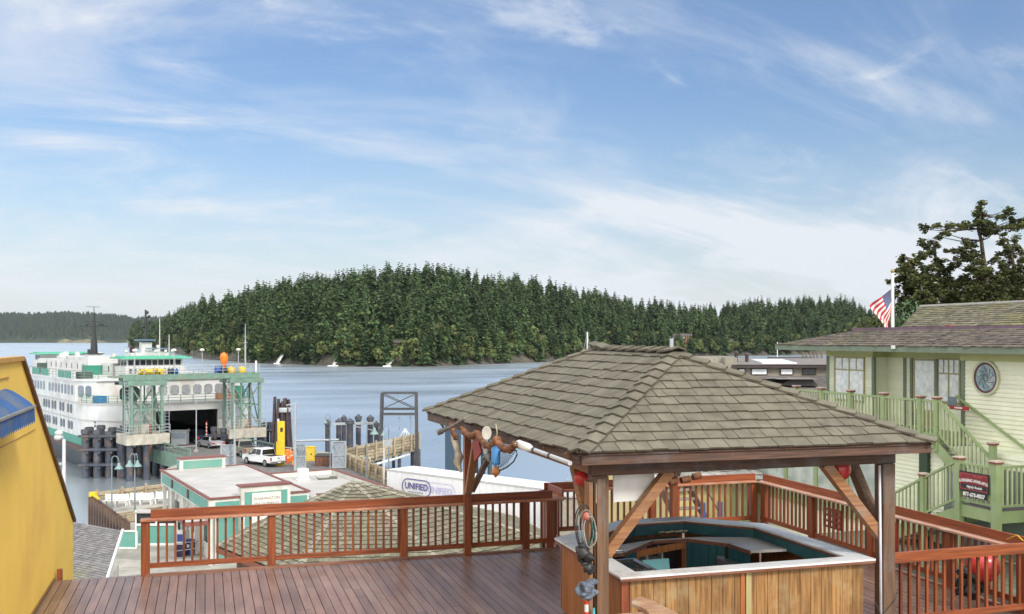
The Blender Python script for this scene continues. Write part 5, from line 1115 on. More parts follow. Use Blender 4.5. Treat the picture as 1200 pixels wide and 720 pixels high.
# sun deck: railing with green canvas, houses, pilothouses
sdk = [(-11.2,62),(-11.2,1.1)]; frail([(-11.2,30),(-11.2,1.2),(-9.4,-2.3)], 11.38, 1.05, M_gdk, bars=3, post=1.8)
for y0, y1 in ((2.2,5.2),(5.6,9),(14.5,19),(20,24.5)): b = MB(); b.bb(-11.24,-11.18,y0,y1,11.45,12.35); b.build('rail_canvas', M_fg, Fy)
b = MB(); b.bb(-10.2,-8.6,2,4,11.38,12.2); b.build('deck_locker', mat('locker_dark', (.04,.07,.06)), Fy); b = MB(); b.bb(-9.9,-8.9,26,28,11.38,12.9); b.build('deck_locker', mat('locker_dark', (.04,.07,.06)), Fy)
frail([(-9.,-2.),(9.,-2.),(9.,3)], 11.38, 1.0, M_gdk, bars=3, post=2.)
def pilothouse(y, sg):
    b = MB(); b.prism([(-4.0,y-2.5),(4.0,y-2.5),(4.0,y+2.5),(-4.0,y+2.5)], 11.38, 12.75); b.bb(-3.7,3.7,y-2.2,y+2.2,12.75,13.75); ph = b.build('wheelhouse', M_fw, Fy)
    for k in range(9):
        x = -3.55+k*.79; b = MB(); yy = y-2.2*sg if sg > 0 else y+2.2; b.bb(x,x+.66,yy-.05 if sg > 0 else yy-.02,yy+.02 if sg > 0 else yy+.05,12.85,13.62); b.build('window', M_glass, ph)
    for yy in (y-1.8,y-.4,y+1.0):
        for xx in (-3.75,3.75): b = MB(); b.bb(xx-.03,xx+.03,yy,yy+.9,12.85,13.62); b.build('window', M_glass, ph)
    b = MB(); b.prism([(-4.7,y-3.2),(4.7,y-3.2),(4.5,y+3.2),(-4.5,y+3.2)], 13.78, 13.98); b.prism([(-4.1,y-2.6),(4.1,y-2.6),(4.0,y+2.6),(-4.0,y+2.6)], 13.98, 14.12); b.build('wheelhouse_roof', M_fr, ph)
    return ph
ph = pilothouse(6.5, 1); pilothouse(57.5, -1)
for x in (-3.5,-2.9,-2.2,-1.5,1.,2.): b = MB(); b.bb(x,x+.3,3.92,3.99,11.9,12.45); b.build('porthole', M_glass, ph)
b = MB(); b.prism([(-4.2,9.2),(4.2,9.2),(4.2,54.8),(-4.2,54.8)], 11.38, 13.1); b.bb(-3.6,3.6,20,44,13.1,13.7); dh = b.build('deck_house', M_fw, Fy)
for k in range(12): b = MB(); y = 11+k*3.4; b.bb(-4.24,-4.18,y,y+.35,11.9,12.7); b.build('window', M_glass, dh)
b = MB(); [b.box((-5+.9*k,33+rd.uniform(-8,8),13.9),(.5,.8,.5+rd.random()*.5)) for k in range(8)]; b.build('vent', M_fw, dh)
# funnel with dark pipes and black mast
fx, fy_ = -5.0, 16.
b = MB(); b.prism([(fx-1.0,fy_-1.3),(fx+1.0,fy_-1.3),(fx+1.0,fy_+1.3),(fx-1.0,fy_+1.3)],11.38,14.3); n_ = len(b.v)
b.v = [(fx+(v[0]-fx)*(1.12 if v[2] < 12 else .92), fy_+(v[1]-fy_)*(1.12 if v[2] < 12 else .9), v[2]) for v in b.v]; fu = b.build('funnel', M_fw, Fy)
b = MB(); b.prism([(fx-1.17,fy_-1.5),(fx+1.17,fy_-1.5),(fx+1.17,fy_+1.5),(fx-1.17,fy_+1.5)],11.38,12.75); b.build('funnel_band', M_fg, fu)
b = MB(); b.bb(fx-1.1,fx+1.1,fy_-1.4,fy_+1.4,14.3,14.42); b.cyl((fx+.1,fy_,14.3),(fx+.1,fy_,16.4),.5,.42,10); b.cyl((fx-.8,fy_-.8,14.4),(fx-.8,fy_-.8,15.),.2,.2,8); b.build('exhaust', M_fk, fu)
b = MB(); b.cyl((fx+.1,fy_,16.3),(fx+.1,fy_,20.0),.26,.16,8); b.beam((fx-1.9,fy_,18.2),(fx+2.0,fy_,18.2),.1,.1); b.beam((fx-1.2,fy_,18.9),(fx+1.3,fy_,18.9),.08,.08); b.beam((fx-.9,fy_,21.0),(fx+.9,fy_,21.0),.06,.06); b.cyl((fx+.1,fy_,20),(fx+.1,fy_,21),.05,.05,6)
for x_ in (-.8,.9,1.3): b.sphere((fx+x_,fy_,18.5),.22,8,6)
b.build('mast', M_fk, fu)
# radar mast by the near wheelhouse
my = 11.5; mx_ = .9
b = MB(); b.prism([(mx_-.7,my-.6),(mx_+.7,my-.6),(mx_+.7,my+.6),(mx_-.7,my+.6)],13.1,16.0); b.bb(mx_-2.4,mx_+3.0,my-1.2,my+1.2,13.1,15.0-.5); rm = b.build('mast_house', M_fw, Fy)
b = MB(); b.bb(mx_-.9,mx_+.9,my-.8,my+.8,16.0,16.12); b.cyl((mx_,my,16),(mx_,my,20.6),.28,.12,8); b.beam((mx_-1.8,my,18.6),(mx_+1.3,my,18.6),.09,.09); b.beam((mx_-1.1,my,19.4),(mx_+1.,my,19.4),.08,.08)
for x_, z_ in ((-1,19.0),(.6,18.9),(-.4,18.2),(.2,20.2),(.5,19.6)): b.sphere((mx_+x_,my,z_),.26,8,6)
b.build('mast', M_fk, rm)
for z_, x_ in ((16.3,-.4),(15.1,1.2)): b = MB(); b.box((mx_+x_,my-1.1,z_),(3.0,.2,.16),0); b.build('radar_bar', mat('radar_blue', (.12,.2,.3)), rm)
b = MB(); b.cyl((mx_-1.7,my+.5,13.1),(mx_-1.7,my+.5,15.3),.38,.36,10); b.build('stack', mat('stack_red',(.05,.012,.014)), rm)
b = MB(); b.path([(mx_+1.7,my,13),(mx_+1.7,my,15.6)],.22,8); b.build('vent_pipe', M_fw, rm)
for x_, h_ in ((1.9,5.3),(3.2,3.0)): b = MB(); b.cyl((x_,8.4,14.1),(x_,8.4,14.1+h_),.07,.04,6); b.build('antenna', M_fw, ph)
for x_ in (2.4,3.3,-2.9,1.0): b = MB(); b.sphere((x_,7.4,14.75),.22,10,7); b.cyl((x_,7.4,14.1),(x_,7.4,14.7),.05,.05,6); b.build('dome', M_fw, ph)
# ================================================================== landing structure
M_lg = mat('landing_green', (.155,.26,.205), (.11,.19,.15), rough=.6, ns=2, dirt=(.22,.20,.16), ds=1.)
M_cap = mat('concrete_cap', (.45,.42,.35), (.34,.31,.26), rough=.85, ns=1.5, dirt=(.22,.2,.17), ds=.7)
M_pile = mat('steel_pile', (.055,.065,.09), (.03,.035,.05), rough=.7, ns=1.2, dirt=(.14,.09,.06), ds=.8)
M_gal = mat('galvanised_grey', (.38,.41,.43), (.3,.32,.34), rough=.5)
def tower(label, s_, a_, w_=3.5, d_=3.0, capw=5.0):
    t = thing('landing_tower', label, 'tower', tuple(Lw(s_, a_, ZW)), LR); x, y = w_/2, d_/2
    b = MB(); b.bb(-capw/2,capw/2,-2.1,2.1,4.15,5.35); b.build('concrete_cap', M_cap, t, bevel=.05)
    for px_ in (-capw/2+.6,0,capw/2-.6):
        for py_ in (-1.4,1.4): b = MB(); b.cyl((px_,py_,-2),(px_,py_,4.2),.38,.38,12); b.build('pile', M_pile, t)
    for i in (-1,1):
        for j in (-1,1): b = MB(); b.beam((i*x,j*y,5.35),(i*x,j*y,11.6),.30,.30); b.build('leg', M_lg, t)
    def br(p, q, r_=.13): b = MB(); b.beam(p, q, r_, r_); b.build('brace', M_lg, t)
    for j in (-1,1):
        br((-x,j*y,5.5),(x,j*y,10.8)); br((x,j*y+.02,5.5),(-x,j*y+.02,10.8)); br((-x,j*y,8.2),(x,j*y,8.2)); br((-x*.4,j*y,5.5),(-x*.4,j*y,11.4),.16); br((x*.35,j*y,5.5),(x*.35,j*y,11.4),.16)
    for i in (-1,1): br((i*x,-y,5.5),(i*x,y,10.8)); br((i*x,y,8.2),(i*x,-y,8.2))
    b = MB(); b.bb(-x-.5,x+.5,-y-.3,y+.3,11.0,11.55); b.build('top_girder', M_lg, t)
    for sx_ in (-1,1):
        b = MB(); xx = sx_*(x+.55)
        for q in (-.25,.25): b.beam((xx+q,-y-.1,4.6),(xx+q,-y-.1,11.5),.05,.05)
        for k in range(17): b.beam((xx-.25,-y-.1,4.9+k*.4),(xx+.25,-y-.1,4.9+k*.4),.035,.035)
        b.build('ladder', M_gal, t)
    b = MB()
    for k in range(3):
        z_ = 5.7+.35*k; b.beam((-capw/2,-2.1,z_),(capw/2,-2.1,z_),.04,.04); b.beam((-capw/2,2.1,z_),(-capw/2,-2.1,z_),.04,.04); b.beam((capw/2,2.1,z_),(capw/2,-2.1,z_),.04,.04)
    for k in range(5): xx = -capw/2+k*capw/4; b.beam((xx,-2.1,5.35),(xx,-2.1,6.45),.05,.05)
    b.build('cap_railing', M_gal, t)
    b = MB(); b.bb(-x*.5,x*.45,-.6,.6,5.36,6.4); b.build('counterweight', M_cap, t)
    b = MB(); b.path([(x*.15,-y-.2,3.),(x*.2,-y-.25,6.5)],.16,8); b.build('rusty_pipe', mat('rust', (.22,.07,.035), (.12,.05,.03), ns=5), t)
    return t
tower('left pale green lattice tower of the ferry landing on a concrete cap', -6.6, -12.2)
tower('right pale green lattice tower of the ferry landing on a concrete cap', 5.6, -12.0, 3.4, 3.0, 4.8)
t = thing('landing_bridge', 'pale green overhead bridge between the two landing towers', 'bridge', tuple(Lw(-.7,-12.1,ZW)), LR)
b = MB(); b.bb(-8.4,8.3,-.9,-.75,11.58,12.25); b.bb(-8.4,8.3,.75,.9,11.58,12.25); b.bb(-8.4,8.3,-.74,.74,12.0,12.1)
for k in range(14): b.bb(-8.3+k*1.25,-8.2+k*1.25,-.74,.74,11.7,11.99)
b.build('girder', M_lg, t)
b = MB()
for y_ in (-.88,.88):
    for z_ in (12.6,12.95,13.3): b.beam((-8.4,y_,z_),(8.3,y_,z_),.045,.045)
    for k in range(15): b.beam((-8.4+k*1.19,y_,12.2),(-8.4+k*1.19,y_,13.32),.05,.05)
b.build('railing', M_gal, t)
b = MB(); b.bb(-9.6,-8.4,-1.1,1.1,11.95,12.1); b.build('end_platform', M_gdk, t)
for px in (161,207.5,240.5,283):
    r_ = (px-600)/F; s_ = None
    for k in range(400):
        q = Lw(-9+k*.045,-12.1,0); X, Y = cs*q.x-sn*q.y, sn*q.x+cs*q.y
        if abs(X/Y-r_) < .0006: s_ = -9+k*.045; break
    x = s_+.7; b = MB(); b.cyl((x,.9,12.1),(x,.9,15.0),.06,.05,6); lp = b.build('lamp_pole', M_gal, t); b = MB(); b.sphere((x,.9,15.1),.3,10,6,(1,1,.6)); b.build('lamp_head', M_white, lp)
def onb(px):
    r_ = (px-600)/F; best = None
    for k in range(800):
        s_ = -10+k*.025; q = Lw(s_,-12.1,0); X, Y = cs*q.x-sn*q.y, sn*q.x+cs*q.y
        if best is None or abs(X/Y-r_) < best[0]: best = (abs(X/Y-r_), s_)
    return best[1]
M_ylw = mat('safety_yellow', (.75,.52,.02), (.62,.42,.02), rough=.5, ns=4); M_orn = mat('safety_orange', (.85,.22,.015), (.75,.12,.01), rough=.5, ns=2)
b = MB(); s0, s1 = onb(165), onb(192); base_ = Lw((s0+s1)/2,-12.1,ZW+12.11)
for k in range(16): x = (s1-s0)*(k/15-.5); b.sphere((x,rd.uniform(-.3,.3),.3+.15*math.sin(k*1.7)+rd.uniform(0,.3)),.34,8,6,(1,1,rd.uniform(.6,1.2)),rd.uniform(.7,1.2))
o = b.build('yellow_net', M_ylw, loc=(0,0,0)); o.location = base_; o.rotation_euler = (0,0,LR); tag(o, 'bundled yellow netting at the left end of the landing bridge', 'netting')
for px, nm, m_, r_, lab in ((200,'cable_drum',mat('drum_dark',(.05,.06,.09)),.45,'dark cable drum right of the yellow netting on the bridge'),(205,'blue_drum',mat('drum_blue',(.04,.12,.4)),.42,'blue cable drum beside the dark drum on the landing bridge'),(255,'blue_drum',mat('drum_blue',(.04,.12,.4)),.5,'blue drum just left of the orange cover on the landing bridge'),(262,'cable_drum',mat('drum_dark',(.05,.06,.09)),.52,'dark drum standing below the orange cover on the bridge')):
    c = Lw(onb(px),-12.1,ZW+12.11); b = MB(); d_ = Vector((lc,ls,0)); b.cyl(c+Vector((0,0,r_))-d_*.25, c+Vector((0,0,r_))-d_*.2, r_, r_, 16); b.cyl(c+Vector((0,0,r_))-d_*.2, c+Vector((0,0,r_))+d_*.2, r_*.6, r_*.6, 12); b.cyl(c+Vector((0,0,r_))+d_*.2, c+Vector((0,0,r_))+d_*.25, r_, r_, 16); tag(b.build(nm, m_), lab, 'drum')
for px, lab in ((271,'yellow winch cover near the right end of the landing bridge, left of the other'),(284,'yellow winch cover at the far right end of the landing bridge')):
    c = Lw(onb(px),-12.1,ZW+12.11); b = MB(); b.lathe([(.45,0),(.5,.1),(.48,.6),(.3,.85),(.05,.95)],(0,0,0),12); o = b.build('winch_cover', M_ylw, loc=(0,0,0)); o.location = c; tag(o, lab, 'winch')
c = Lw(onb(262.5),-12.1,ZW+13.2); b = MB(); b.lathe([(.18,-.8),(.2,0),(.42,.4),(.5,1.0),(.42,1.35),(.15,1.55),(.01,1.6)],(0,0,0),12); o = b.build('orange_cover', M_orn, loc=(0,0,0)); o.location = c; tag(o, 'bright orange bagged lamp sticking up above the landing bridge', 'cover')
c = Lw(onb(290),-11.4,ZW+12.1); t2 = thing('antenna_mast', 'tall thin grey antenna mast at the right end of the landing bridge', 'antenna', tuple(c)); b = MB(); b.cyl((0,0,0),(0,0,4.2),.12,.09,8); b.cyl((0,0,4.2),(0,0,6.3),.06,.04,6); b.build('pole', M_gal, t2); b = MB(); b.beam((-.3,0,3.9),(.3,0,3.9),.05,.05); b.beam((-.2,0,4.6),(.2,0,4.6),.04,.04); b.build('crossbar', M_gal, t2)
for px in (301,):
    c = Lw(onb(300)+0,-12.1,ZW+12.1); b = MB(); b.cyl(c,c+Vector((0,0,1.6)),.12,.12,8); tag(b.build('white_beacon', M_white), 'small white beacon at the right tip of the landing bridge', 'beacon')
# transfer span
t = thing('transfer_span', 'vehicle ramp between pier and ferry bow with green side girders', 'ramp', tuple(Lw(0,-16.5,ZW)), LR)
b = MB(); b.bb(-4.6,4.6,-7.0,7.6,2.6,3.02); b.build('roadway', M_asph, t)
for x_ in (-4.85,4.85):
    b = MB(); b.bb(x_-.2,x_+.2,-7,7.6,1.7,3.3); b.beam((x_,-7,4.25),(x_,7.6,4.25),.14,.14); b.beam((x_,-7,3.75),(x_,7.6,3.75),.08,.08)
    for k in range(11): b.beam((x_,-6.9+k*1.44,3.2),(x_,-6.9+k*1.44,4.3),.12,.12)
    b.build('side_girder', M_lg, t)
b = MB(); b.bb(-3.2,3.2,7.6,9.2,3.0,3.12); b.build('bow_apron', M_gal, t)
b = MB()
for k in range(8):
    a_ = -24.4-k*2.3
    if k < 7:
        for z_ in (.6,1.05): b.beam(Lw(5.1+k*.42,a_,ZP+z_),Lw(5.1+(k+1)*.42,a_-2.3,ZP+z_),.09,.09)
    b.beam(Lw(5.1+k*.42,a_,ZP),Lw(5.1+k*.42,a_,ZP+1.1),.10,.10)
tag(b.build('guard_rail', mat('pale_green_rail',(.50,.58,.50))), 'pale green guard rail along the right side of the vehicle approach', 'guard rail')
# dolphins: clusters of big steel piles with walers
def dolphin(label, c0, rot, nx, ny, sx_, sy_, top, walers, r_=.42, name='dolphin', collar=True, m_=None):
    m_ = m_ or M_pile; t = thing(name, label, 'dolphin', (c0[0],c0[1],ZW), rot)
    for i in range(nx):
        for j in range(ny):
            x, y = (i-(nx-1)/2)*sx_, (j-(ny-1)/2)*sy_; h_ = top+rd.uniform(-.15,.3)+.25*j
            b = MB(); b.cyl((x,y,-2),(x,y,h_),r_,r_,14,tint=rd.uniform(.8,1.2)); p_ = b.build('pile', m_, t)
            if collar: b = MB(); b.cyl((x,y,h_-.5),(x,y,h_-.05),r_*1.22,r_*1.22,14); b.build('collar', mat('collar', (.07,.075,.09)), p_)
    for z_ in walers:
        for j in range(ny):
            y = (j-(ny-1)/2)*sy_; b = MB(); b.beam((-(nx*sx_)/2,y-r_*1.05,z_),((nx*sx_)/2,y-r_*1.05,z_),.22,.3); b.build('waler', m_, t)
        for i in range(nx):
            x = (i-(nx-1)/2)*sx_; b = MB(); b.beam((x+r_*1.1,-(ny*sy_)/2,z_-.32),(x+r_*1.1,(ny*sy_)/2,z_-.32),.2,.25); b.build('waler', m_, t)
    return t
def pl(px, Y): v = dp(px, 500, Y); return (v.x, v.y)
dolphin('massive cluster of grey steel piles left of the left landing tower', pl(123,118), LR*.0-YAW+R(6), 4, 2, 1.35, 1.5, 5.6, (1.6,3.4,5.0))
dolphin('low row of dark fender piles between the ferry side and the landing tower', pl(136,121.5), -YAW, 5, 1, 1.0, 1, 6.6, (5.8,6.3), .3)
dolphin('group of capped grey steel piles just right of the right landing tower', pl(316,126), -YAW, 2, 2, 1.2, 1.3, 5.7, (3.0,5.0), .4)
dolphin('dark steel fender piles below the right landing tower', pl(256,122), -YAW, 2, 1, 1.2, 1.3, 5.4, (3.0,4.6), .33)
# timber dolphin: dark leaning piles bound together
t = thing('timber_dolphin', 'dark bundle of leaning timber piles bound at the top behind the yellow fender', 'dolphin', (*pl(333,116),ZW))
M_crz = mat('creosote', (.035,.03,.04), (.07,.045,.05), rough=.8, ns=3, dirt=(.12,.06,.05), ds=2)
for i in range(13):
    a = i*2.4; rr = .22+.11*i; x, y = rr*.8*math.cos(a), rr*.8*math.sin(a); b = MB(); b.cyl((x*1.35,y*1.35,-2),(x*.62,y*.62,9.1+rd.uniform(-.5,.6)),.24,.18,8,tint=rd.uniform(.7,1.3)); b.build('pile', M_crz, t)
b = MB(); b.lathe([(1.08,7.9),(1.12,8.0),(1.08,8.4),(1.04,8.45)],(0,0,0),16,sc=(.78,.78)); b.build('binding', M_gal, t)
b = MB(); b.cyl((-1.5,0,-2),(-1.05,0,9.7),.22,.18,8); b.build('outer_pile', M_crz, t)
# harbour piles right of the gate
M_hp = M_pile
for i, (px, py, Y, r_) in enumerate(((384,495,128,.32),(397,494,129,.34),(403,490,131,.30),(410,494,125,.42),(420,489,131,.34),(434,490,128,.36),(441,497,126,.28),(445,505,124,.25))):
    p = dp(px, py, Y); h_ = p.z-ZW; t = thing('harbour_pile', 'grey steel harbour pile with dark cap left of the steel frame', 'pile', (p.x,p.y,ZW), 0, 'capped harbour piles left of the steel frame')
    b = MB(); b.cyl((0,0,-2),(0,0,h_),r_,r_,14); b.build('shaft', M_hp, t); b = MB(); b.cyl((0,0,h_-.35),(0,0,h_+.1),r_*1.35,r_*1.35,14); b.lathe([(r_*1.1,0),(.02,.35)],(0,0,h_+.1),14); b.build('cap', mat('collar', (.07,.075,.09)), t)
b = MB(); a, c = dp(390,497,126.5), dp(440,496,126.5); b.beam(a, c, .3,.3); b.beam(dp(412,499,125),dp(440,505,124),.1,.1); tag(b.build('pile_waler', M_gal), 'horizontal grey beam tying the capped harbour piles together', 'beam')
# piles seen beyond the trailer, below the left eave
for px, py, w_, lab in ((531,470,.75,'tall dark blue fender block standing in the water beyond the white trailer'),):
    p = dp(px,py,112); b = MB(); b.box((p.x,p.y,(ZW-2+p.z)/2),(1.75,1.2,p.z-ZW+2),-YAW); tag(b.build('fender_block', mat('fender_blue', (.035,.05,.11), (.02,.06,.06), rough=.7)), lab, 'fender')
for px, Y_, lab in ((558,114,'leftmost of three thin dark pilings in the water beyond the white trailer'),(566,113,'middle one of three thin dark pilings beyond the white trailer'),(574,112,'rightmost of three thin dark pilings beyond the white trailer')):
    p = dp(px,505,Y_); b = MB(); b.cyl((p.x,p.y,ZW-1),(p.x,p.y,p.z),.26,.24,10); tag(b.build('dark_piling', mat('piling_dark', (.03,.04,.07), (.02,.06,.05))), lab, 'piling')
# steel frame (gallows)
t = thing('hoist_gantry', 'open steel hoist frame with cross bracing at the end of the timber trestle', 'gantry', tuple(cw((467-600)/F*121,121,ZP)), -YAW)
k121 = 121/F; gxx = lambda px: (px-467)*k121; gzz = lambda py: CZ-(py-HZ)*k121-ZP; M_sf = mat('frame_steel', (.07,.07,.08), (.05,.05,.055), rough=.6)
for y_ in (0,1.6):
    for x0, x1 in ((444,447),(488,487)):
        b = MB(); b.beam((gxx(x0),y_,-3),(gxx(x1),y_,gzz(461)),.24,.24); b.build('leg', M_sf, t)
    for py in (461,480,486): b = MB(); b.beam((gxx(446.5),y_,gzz(py)),(gxx(487.5),y_,gzz(py)),.18,.18); b.build('crossbeam', M_sf, t)
    for a, c in (((447,462),(487,480)),((487,462),(447,480))): b = MB(); b.beam((gxx(a[0]),y_,gzz(a[1])),(gxx(c[0]),y_,gzz(c[1])),.10,.10); b.build('brace', M_sf, t)
for px, py in ((467,487),(480,487)):
    b = MB(); b.path([(gxx(px),.8,gzz(py)),(gxx(px)+.1,.8,gzz(498)),(gxx(px),.8,gzz(505))],.04,5); b.sphere((gxx(px),.8,gzz(490)),.14,8,6); b.build('chain', M_gal, t)
for px, s_ in ((463,-1),(470,1),(478,-1),(485,1)): b = MB(); b.path([(gxx(474),.8,gzz(503)),(gxx(px),.8,gzz(520))],.05,5); b.build('rope', M_white, t)
# ================================================================== trestle, timber walls
M_tmb = mat('old_timber', (.40,.33,.22), (.27,.21,.14), rough=.85, ns=3, stretch=(1,1,3), dirt=(.20,.17,.12), ds=1.2)
def timberwall(label, p0, p1, layers, hh, th=.3, z=ZP, cat='timber wall'):
    a, c = Vector((p0[0],p0[1],0)), Vector((p1[0],p1[1],0)); d = (c-a).normalized(); Ln = (c-a).length; nn = Vector((-d.y,d.x,0)); t = thing('timber_wall', label, cat, ((a.x+c.x)/2,(a.y+c.y)/2,z))
    for k in range(layers):
        x = 0; b = MB()
        while x < Ln:
            l = min(rd.uniform(2.5,4.5), Ln-x); q = a+d*x+nn*rd.uniform(-.05,.05); w_ = q+d*(l-.05); zz_ = z+hh*(k+.5); b.beam((q.x,q.y,zz_),(w_.x,w_.y,zz_),th,hh*.84,rd.uniform(.7,1.25)); x += l
        b.build('timber', M_tmb, t, world=True)
    n = int(Ln/2.2)
    for k in range(n+1): q = a+d*(Ln*k/n)+nn*-.28; b = MB(); b.beam((q.x,q.y,z-.2),(q.x,q.y,z+layers*hh+.25),.22,.22); b.build('stake', M_tmb, t, world=True)
    return t
q0, q1 = rz(403,545,ZP), cw((489-600)/F*123,123,0); timberwall('long pale timber parapet rising along the trestle to the steel frame', q0, q1, 5, .34)
q2, q3 = rz(404,546,ZP), rz(461,571,ZP); timberwall('lower stacked timber parapet at the quay edge left of the white trailer', q2+Vector((.2,-.4,0)), q3, 4, .34)
d_ = (Vector((q1.x,q1.y,0))-Vector((q0.x,q0.y,0))).normalized(); n_ = Vector((-d_.y,d_.x,0))
b = MB(); A_ = [q0+n_*.1,q1+n_*.1,q1+n_*3.4,q0+n_*3.4]; b.prism([(p.x,p.y) for p in A_],ZP-.45,ZP-.02); tr = thing('timber_trestle','timber trestle deck on piles leading to the steel frame','trestle',(q0.x,q0.y,ZP)); b.build('deck_planks', M_tmb, tr, world=True)
b = MB(); o_ = -n_*.45; p0_, p1_ = q0.lerp(q1,.12)+o_, q0.lerp(q1,.82)+o_; b.cyl((p0_.x,p0_.y,ZP-.75),(p1_.x,p1_.y,ZP-.55),.14,.14,8); b.build('white_pipe', M_white, tr, world=True)
for t_ in (.15,.45,.75,.97):
    for w_ in (.2,3.):
        p = q0.lerp(q1,t_)+n_*w_; b = MB(); b.cyl((p.x,p.y,ZW-2),(p.x,p.y,ZP-.4),.22,.2,9); b.build('pile', M_pile, tr, world=True)
p = rz(484,553,ZW); b = MB(); b.cyl((p.x,p.y,ZW-2),(p.x,p.y,ZP-.2),.3,.3,10); b.cyl((p.x+.65,p.y,ZW-2),(p.x+.65,p.y,ZP-.2),.3,.3,10); b.build('end_pile', M_pile, tr, world=True)
# ================================================================== gate, poles, clutter on the pier
def gp_(px, py): return rz(px, py, ZP)
def upto(px, py, Y): return CZ-(py-HZ)/F*Y-ZP
def camY(p): return sn*p.x+cs*p.y
G1 = gp_(346,552); t = thing('gate_pole', 'tall grey gate pole with short arm beside the yellow fender', 'pole', tuple(G1), -YAW)
Yg = camY(G1); b = MB(); b.cyl((0,0,0),(0,0,upto(0,472,Yg)),.16,.13,10); b.build('pole', M_gal, t); b = MB(); b.beam((-.9,0,upto(0,475,Yg)),(.1,0,upto(0,473,Yg)),.12,.12); b.beam((-.8,0,upto(0,478,Yg)),(0,0,upto(0,482,Yg)),.06,.06); b.build('arm', M_gal, t)
b = MB(); h_ = upto(0,517,Yg); b.cyl((0,0,h_),(4.4,.3,h_+.1),.11,.11,8); b.build('cross_tube', M_gal, t)
def gate(px0, px1, pyb, pyt, label):
    a, c = gp_(px0,pyb), gp_(px1,pyb-.5); Y_ = camY(a); h_ = upto(0,pyt,Y_); t = thing('mesh_gate', label, 'gate', tuple(a), math.atan2(c.y-a.y,c.x-a.x)); w_ = (c-a).length
    b = MB()
    for x in (0,w_): b.beam((x,0,.1),(x,0,h_),.12,.12)
    for z in (.15,h_*.5,h_): b.beam((0,0,z),(w_,0,z),.1,.1)
    b.beam((0,0,.15),(w_,0,h_),.08,.08); b.beam((w_,0.01,.15),(0,.01,h_),.08,.08); b.build('gate_frame', M_gal, t)
    b = MB(); b.bb(0,w_,.03,.05,.15,h_); b.build('infill', mat('gate_infill', (.27,.31,.36), (.22,.25,.29)), t)
gate(347,358,550,521,'narrow grey braced gate leaf at the left of the crossing bar'); gate(390,405,550,518,'wide grey braced gate leaf beside the timber parapet'); gate(259,276,547,522,'grey mesh fence panel left of the parked pickups')
t = thing('yellow_fender', 'tall bright yellow steel fender box beside the pickup', 'fender', tuple(gp_(329,546)), -YAW+R(8)); Yg = camY(gp_(329,546))
b = MB(); b.bb(-.32,.42,-.35,.35,.0,upto(0,494,Yg)); b.bb(-.46,-.32,-.3,.3,0,upto(0,518,Yg)); b.build('box_column', M_ylw, t, bevel=.03)
b = MB(); h_ = upto(0,502,Yg); b.bb(-.02,.25,-.37,-.34,h_-.35,h_+.1); b.build('inspection_hole', M_fk, t); b = MB(); b.cyl((-.25,0,upto(0,494,Yg)),(-.25,0,upto(0,491,Yg)),.1,.1,8); b.build('white_cap', M_white, t)
def boxthing(name, px, py, w_, d_, h_, m_, label, cat, rot=-YAW, bev=.03, extra=None, nm='body'):
    t = thing(name, label, cat, tuple(gp_(px,py)), rot); b = MB(); b.bb(-w_/2,w_/2,-d_/2,d_/2,0,h_); b.build(nm, m_, t, bevel=bev)
    if extra: extra(t)
    return t
def cab_x(t):
    b = MB(); b.bb(-.42,.42,-.47,-.45,.15,1.35); b.build('door', mat('yellow_door',(.68,.50,.06)), t); b = MB(); b.bb(.1,.25,-.49,-.47,.7,.85); b.build('label_plate', M_fk, t)
    b = MB(); b.bb(-.52,.52,-.5,.5,1.5,1.56); b.build('lid', M_ylw, t)
boxthing('yellow_cabinet', 364, 540, 1.0, .9, 1.5, M_ylw, 'yellow equipment cabinet between the two gate leaves', 'cabinet', extra=cab_x)
def dump_x(t):
    b = MB(); b.prismx([(-.75,1.05),(.75,1.15),(.75,1.25),(-.75,1.13)],-.85,.85); b.build('lid', mat('dump_lid',(.06,.045,.04)), t)
    b = MB(); [b.bb(-.8+.4*k,-.74+.4*k,-.74,-.70,.1,1.0) for k in range(5)]; b.build('ribs', mat('dump_brown2',(.17,.08,.05)), t)
boxthing('dumpster', 379.5, 546, 1.55, 1.4, 1.05, mat('dump_brown', (.22,.10,.06), (.15,.07,.045)), 'brown rubbish dumpster right of the yellow cabinet', 'dumpster', extra=dump_x)
def cone(px, py, label, s_=1.):
    t = thing('traffic_cone', label, 'cone', tuple(gp_(px,py))); b = MB(); b.lathe([(.17*s_,.03),(.03*s_,.75*s_),(.001,.76*s_)],(0,0,0),12); b.build('body', M_orn, t); b = MB(); b.bb(-.22*s_,.22*s_,-.22*s_,.22*s_,0,.035); b.build('base', M_blk, t); b = MB(); b.lathe([(.125*s_,.27*s_),(.085*s_,.45*s_)],(0,0,0),12); b.build('band', M_white, t)
cone(384,546.5,'orange traffic cone in front of the brown dumpster'); cone(343,545.5,'orange traffic cone beside the grey gate pole', .8)
for px, py, lab in ((336,543,'front one of the orange drums behind the yellow fender'),(340,540.5,'rear one of the orange drums behind the yellow fender'),(337,538,'small orange drum farthest behind the yellow fender')):
    t = thing('orange_drum', lab, 'barrel', tuple(gp_(px,py))); b = MB(); b.lathe([(.34,0),(.36,.1),(.33,.45),(.35,.5),(.33,.9),(.28,1.1),(.001,1.12)],(0,0,0),14); b.build('barrel', M_orn, t); b = MB(); b.lathe([(.352,.55),(.345,.72)],(0,0,0),14); b.build('band', mat('drum_band',(.7,.5,.4)), t)
b = MB(); b.beam((0,0,0),(0,0,2.9),.10,.10)
o = b.build('x', M_white, loc=(0,0,0)); bpy.data.objects.remove(o)
t = thing('striped_barrier', 'red and white striped barrier arm standing upright by the ramp', 'barrier', tuple(gp_(242,521)), -YAW)
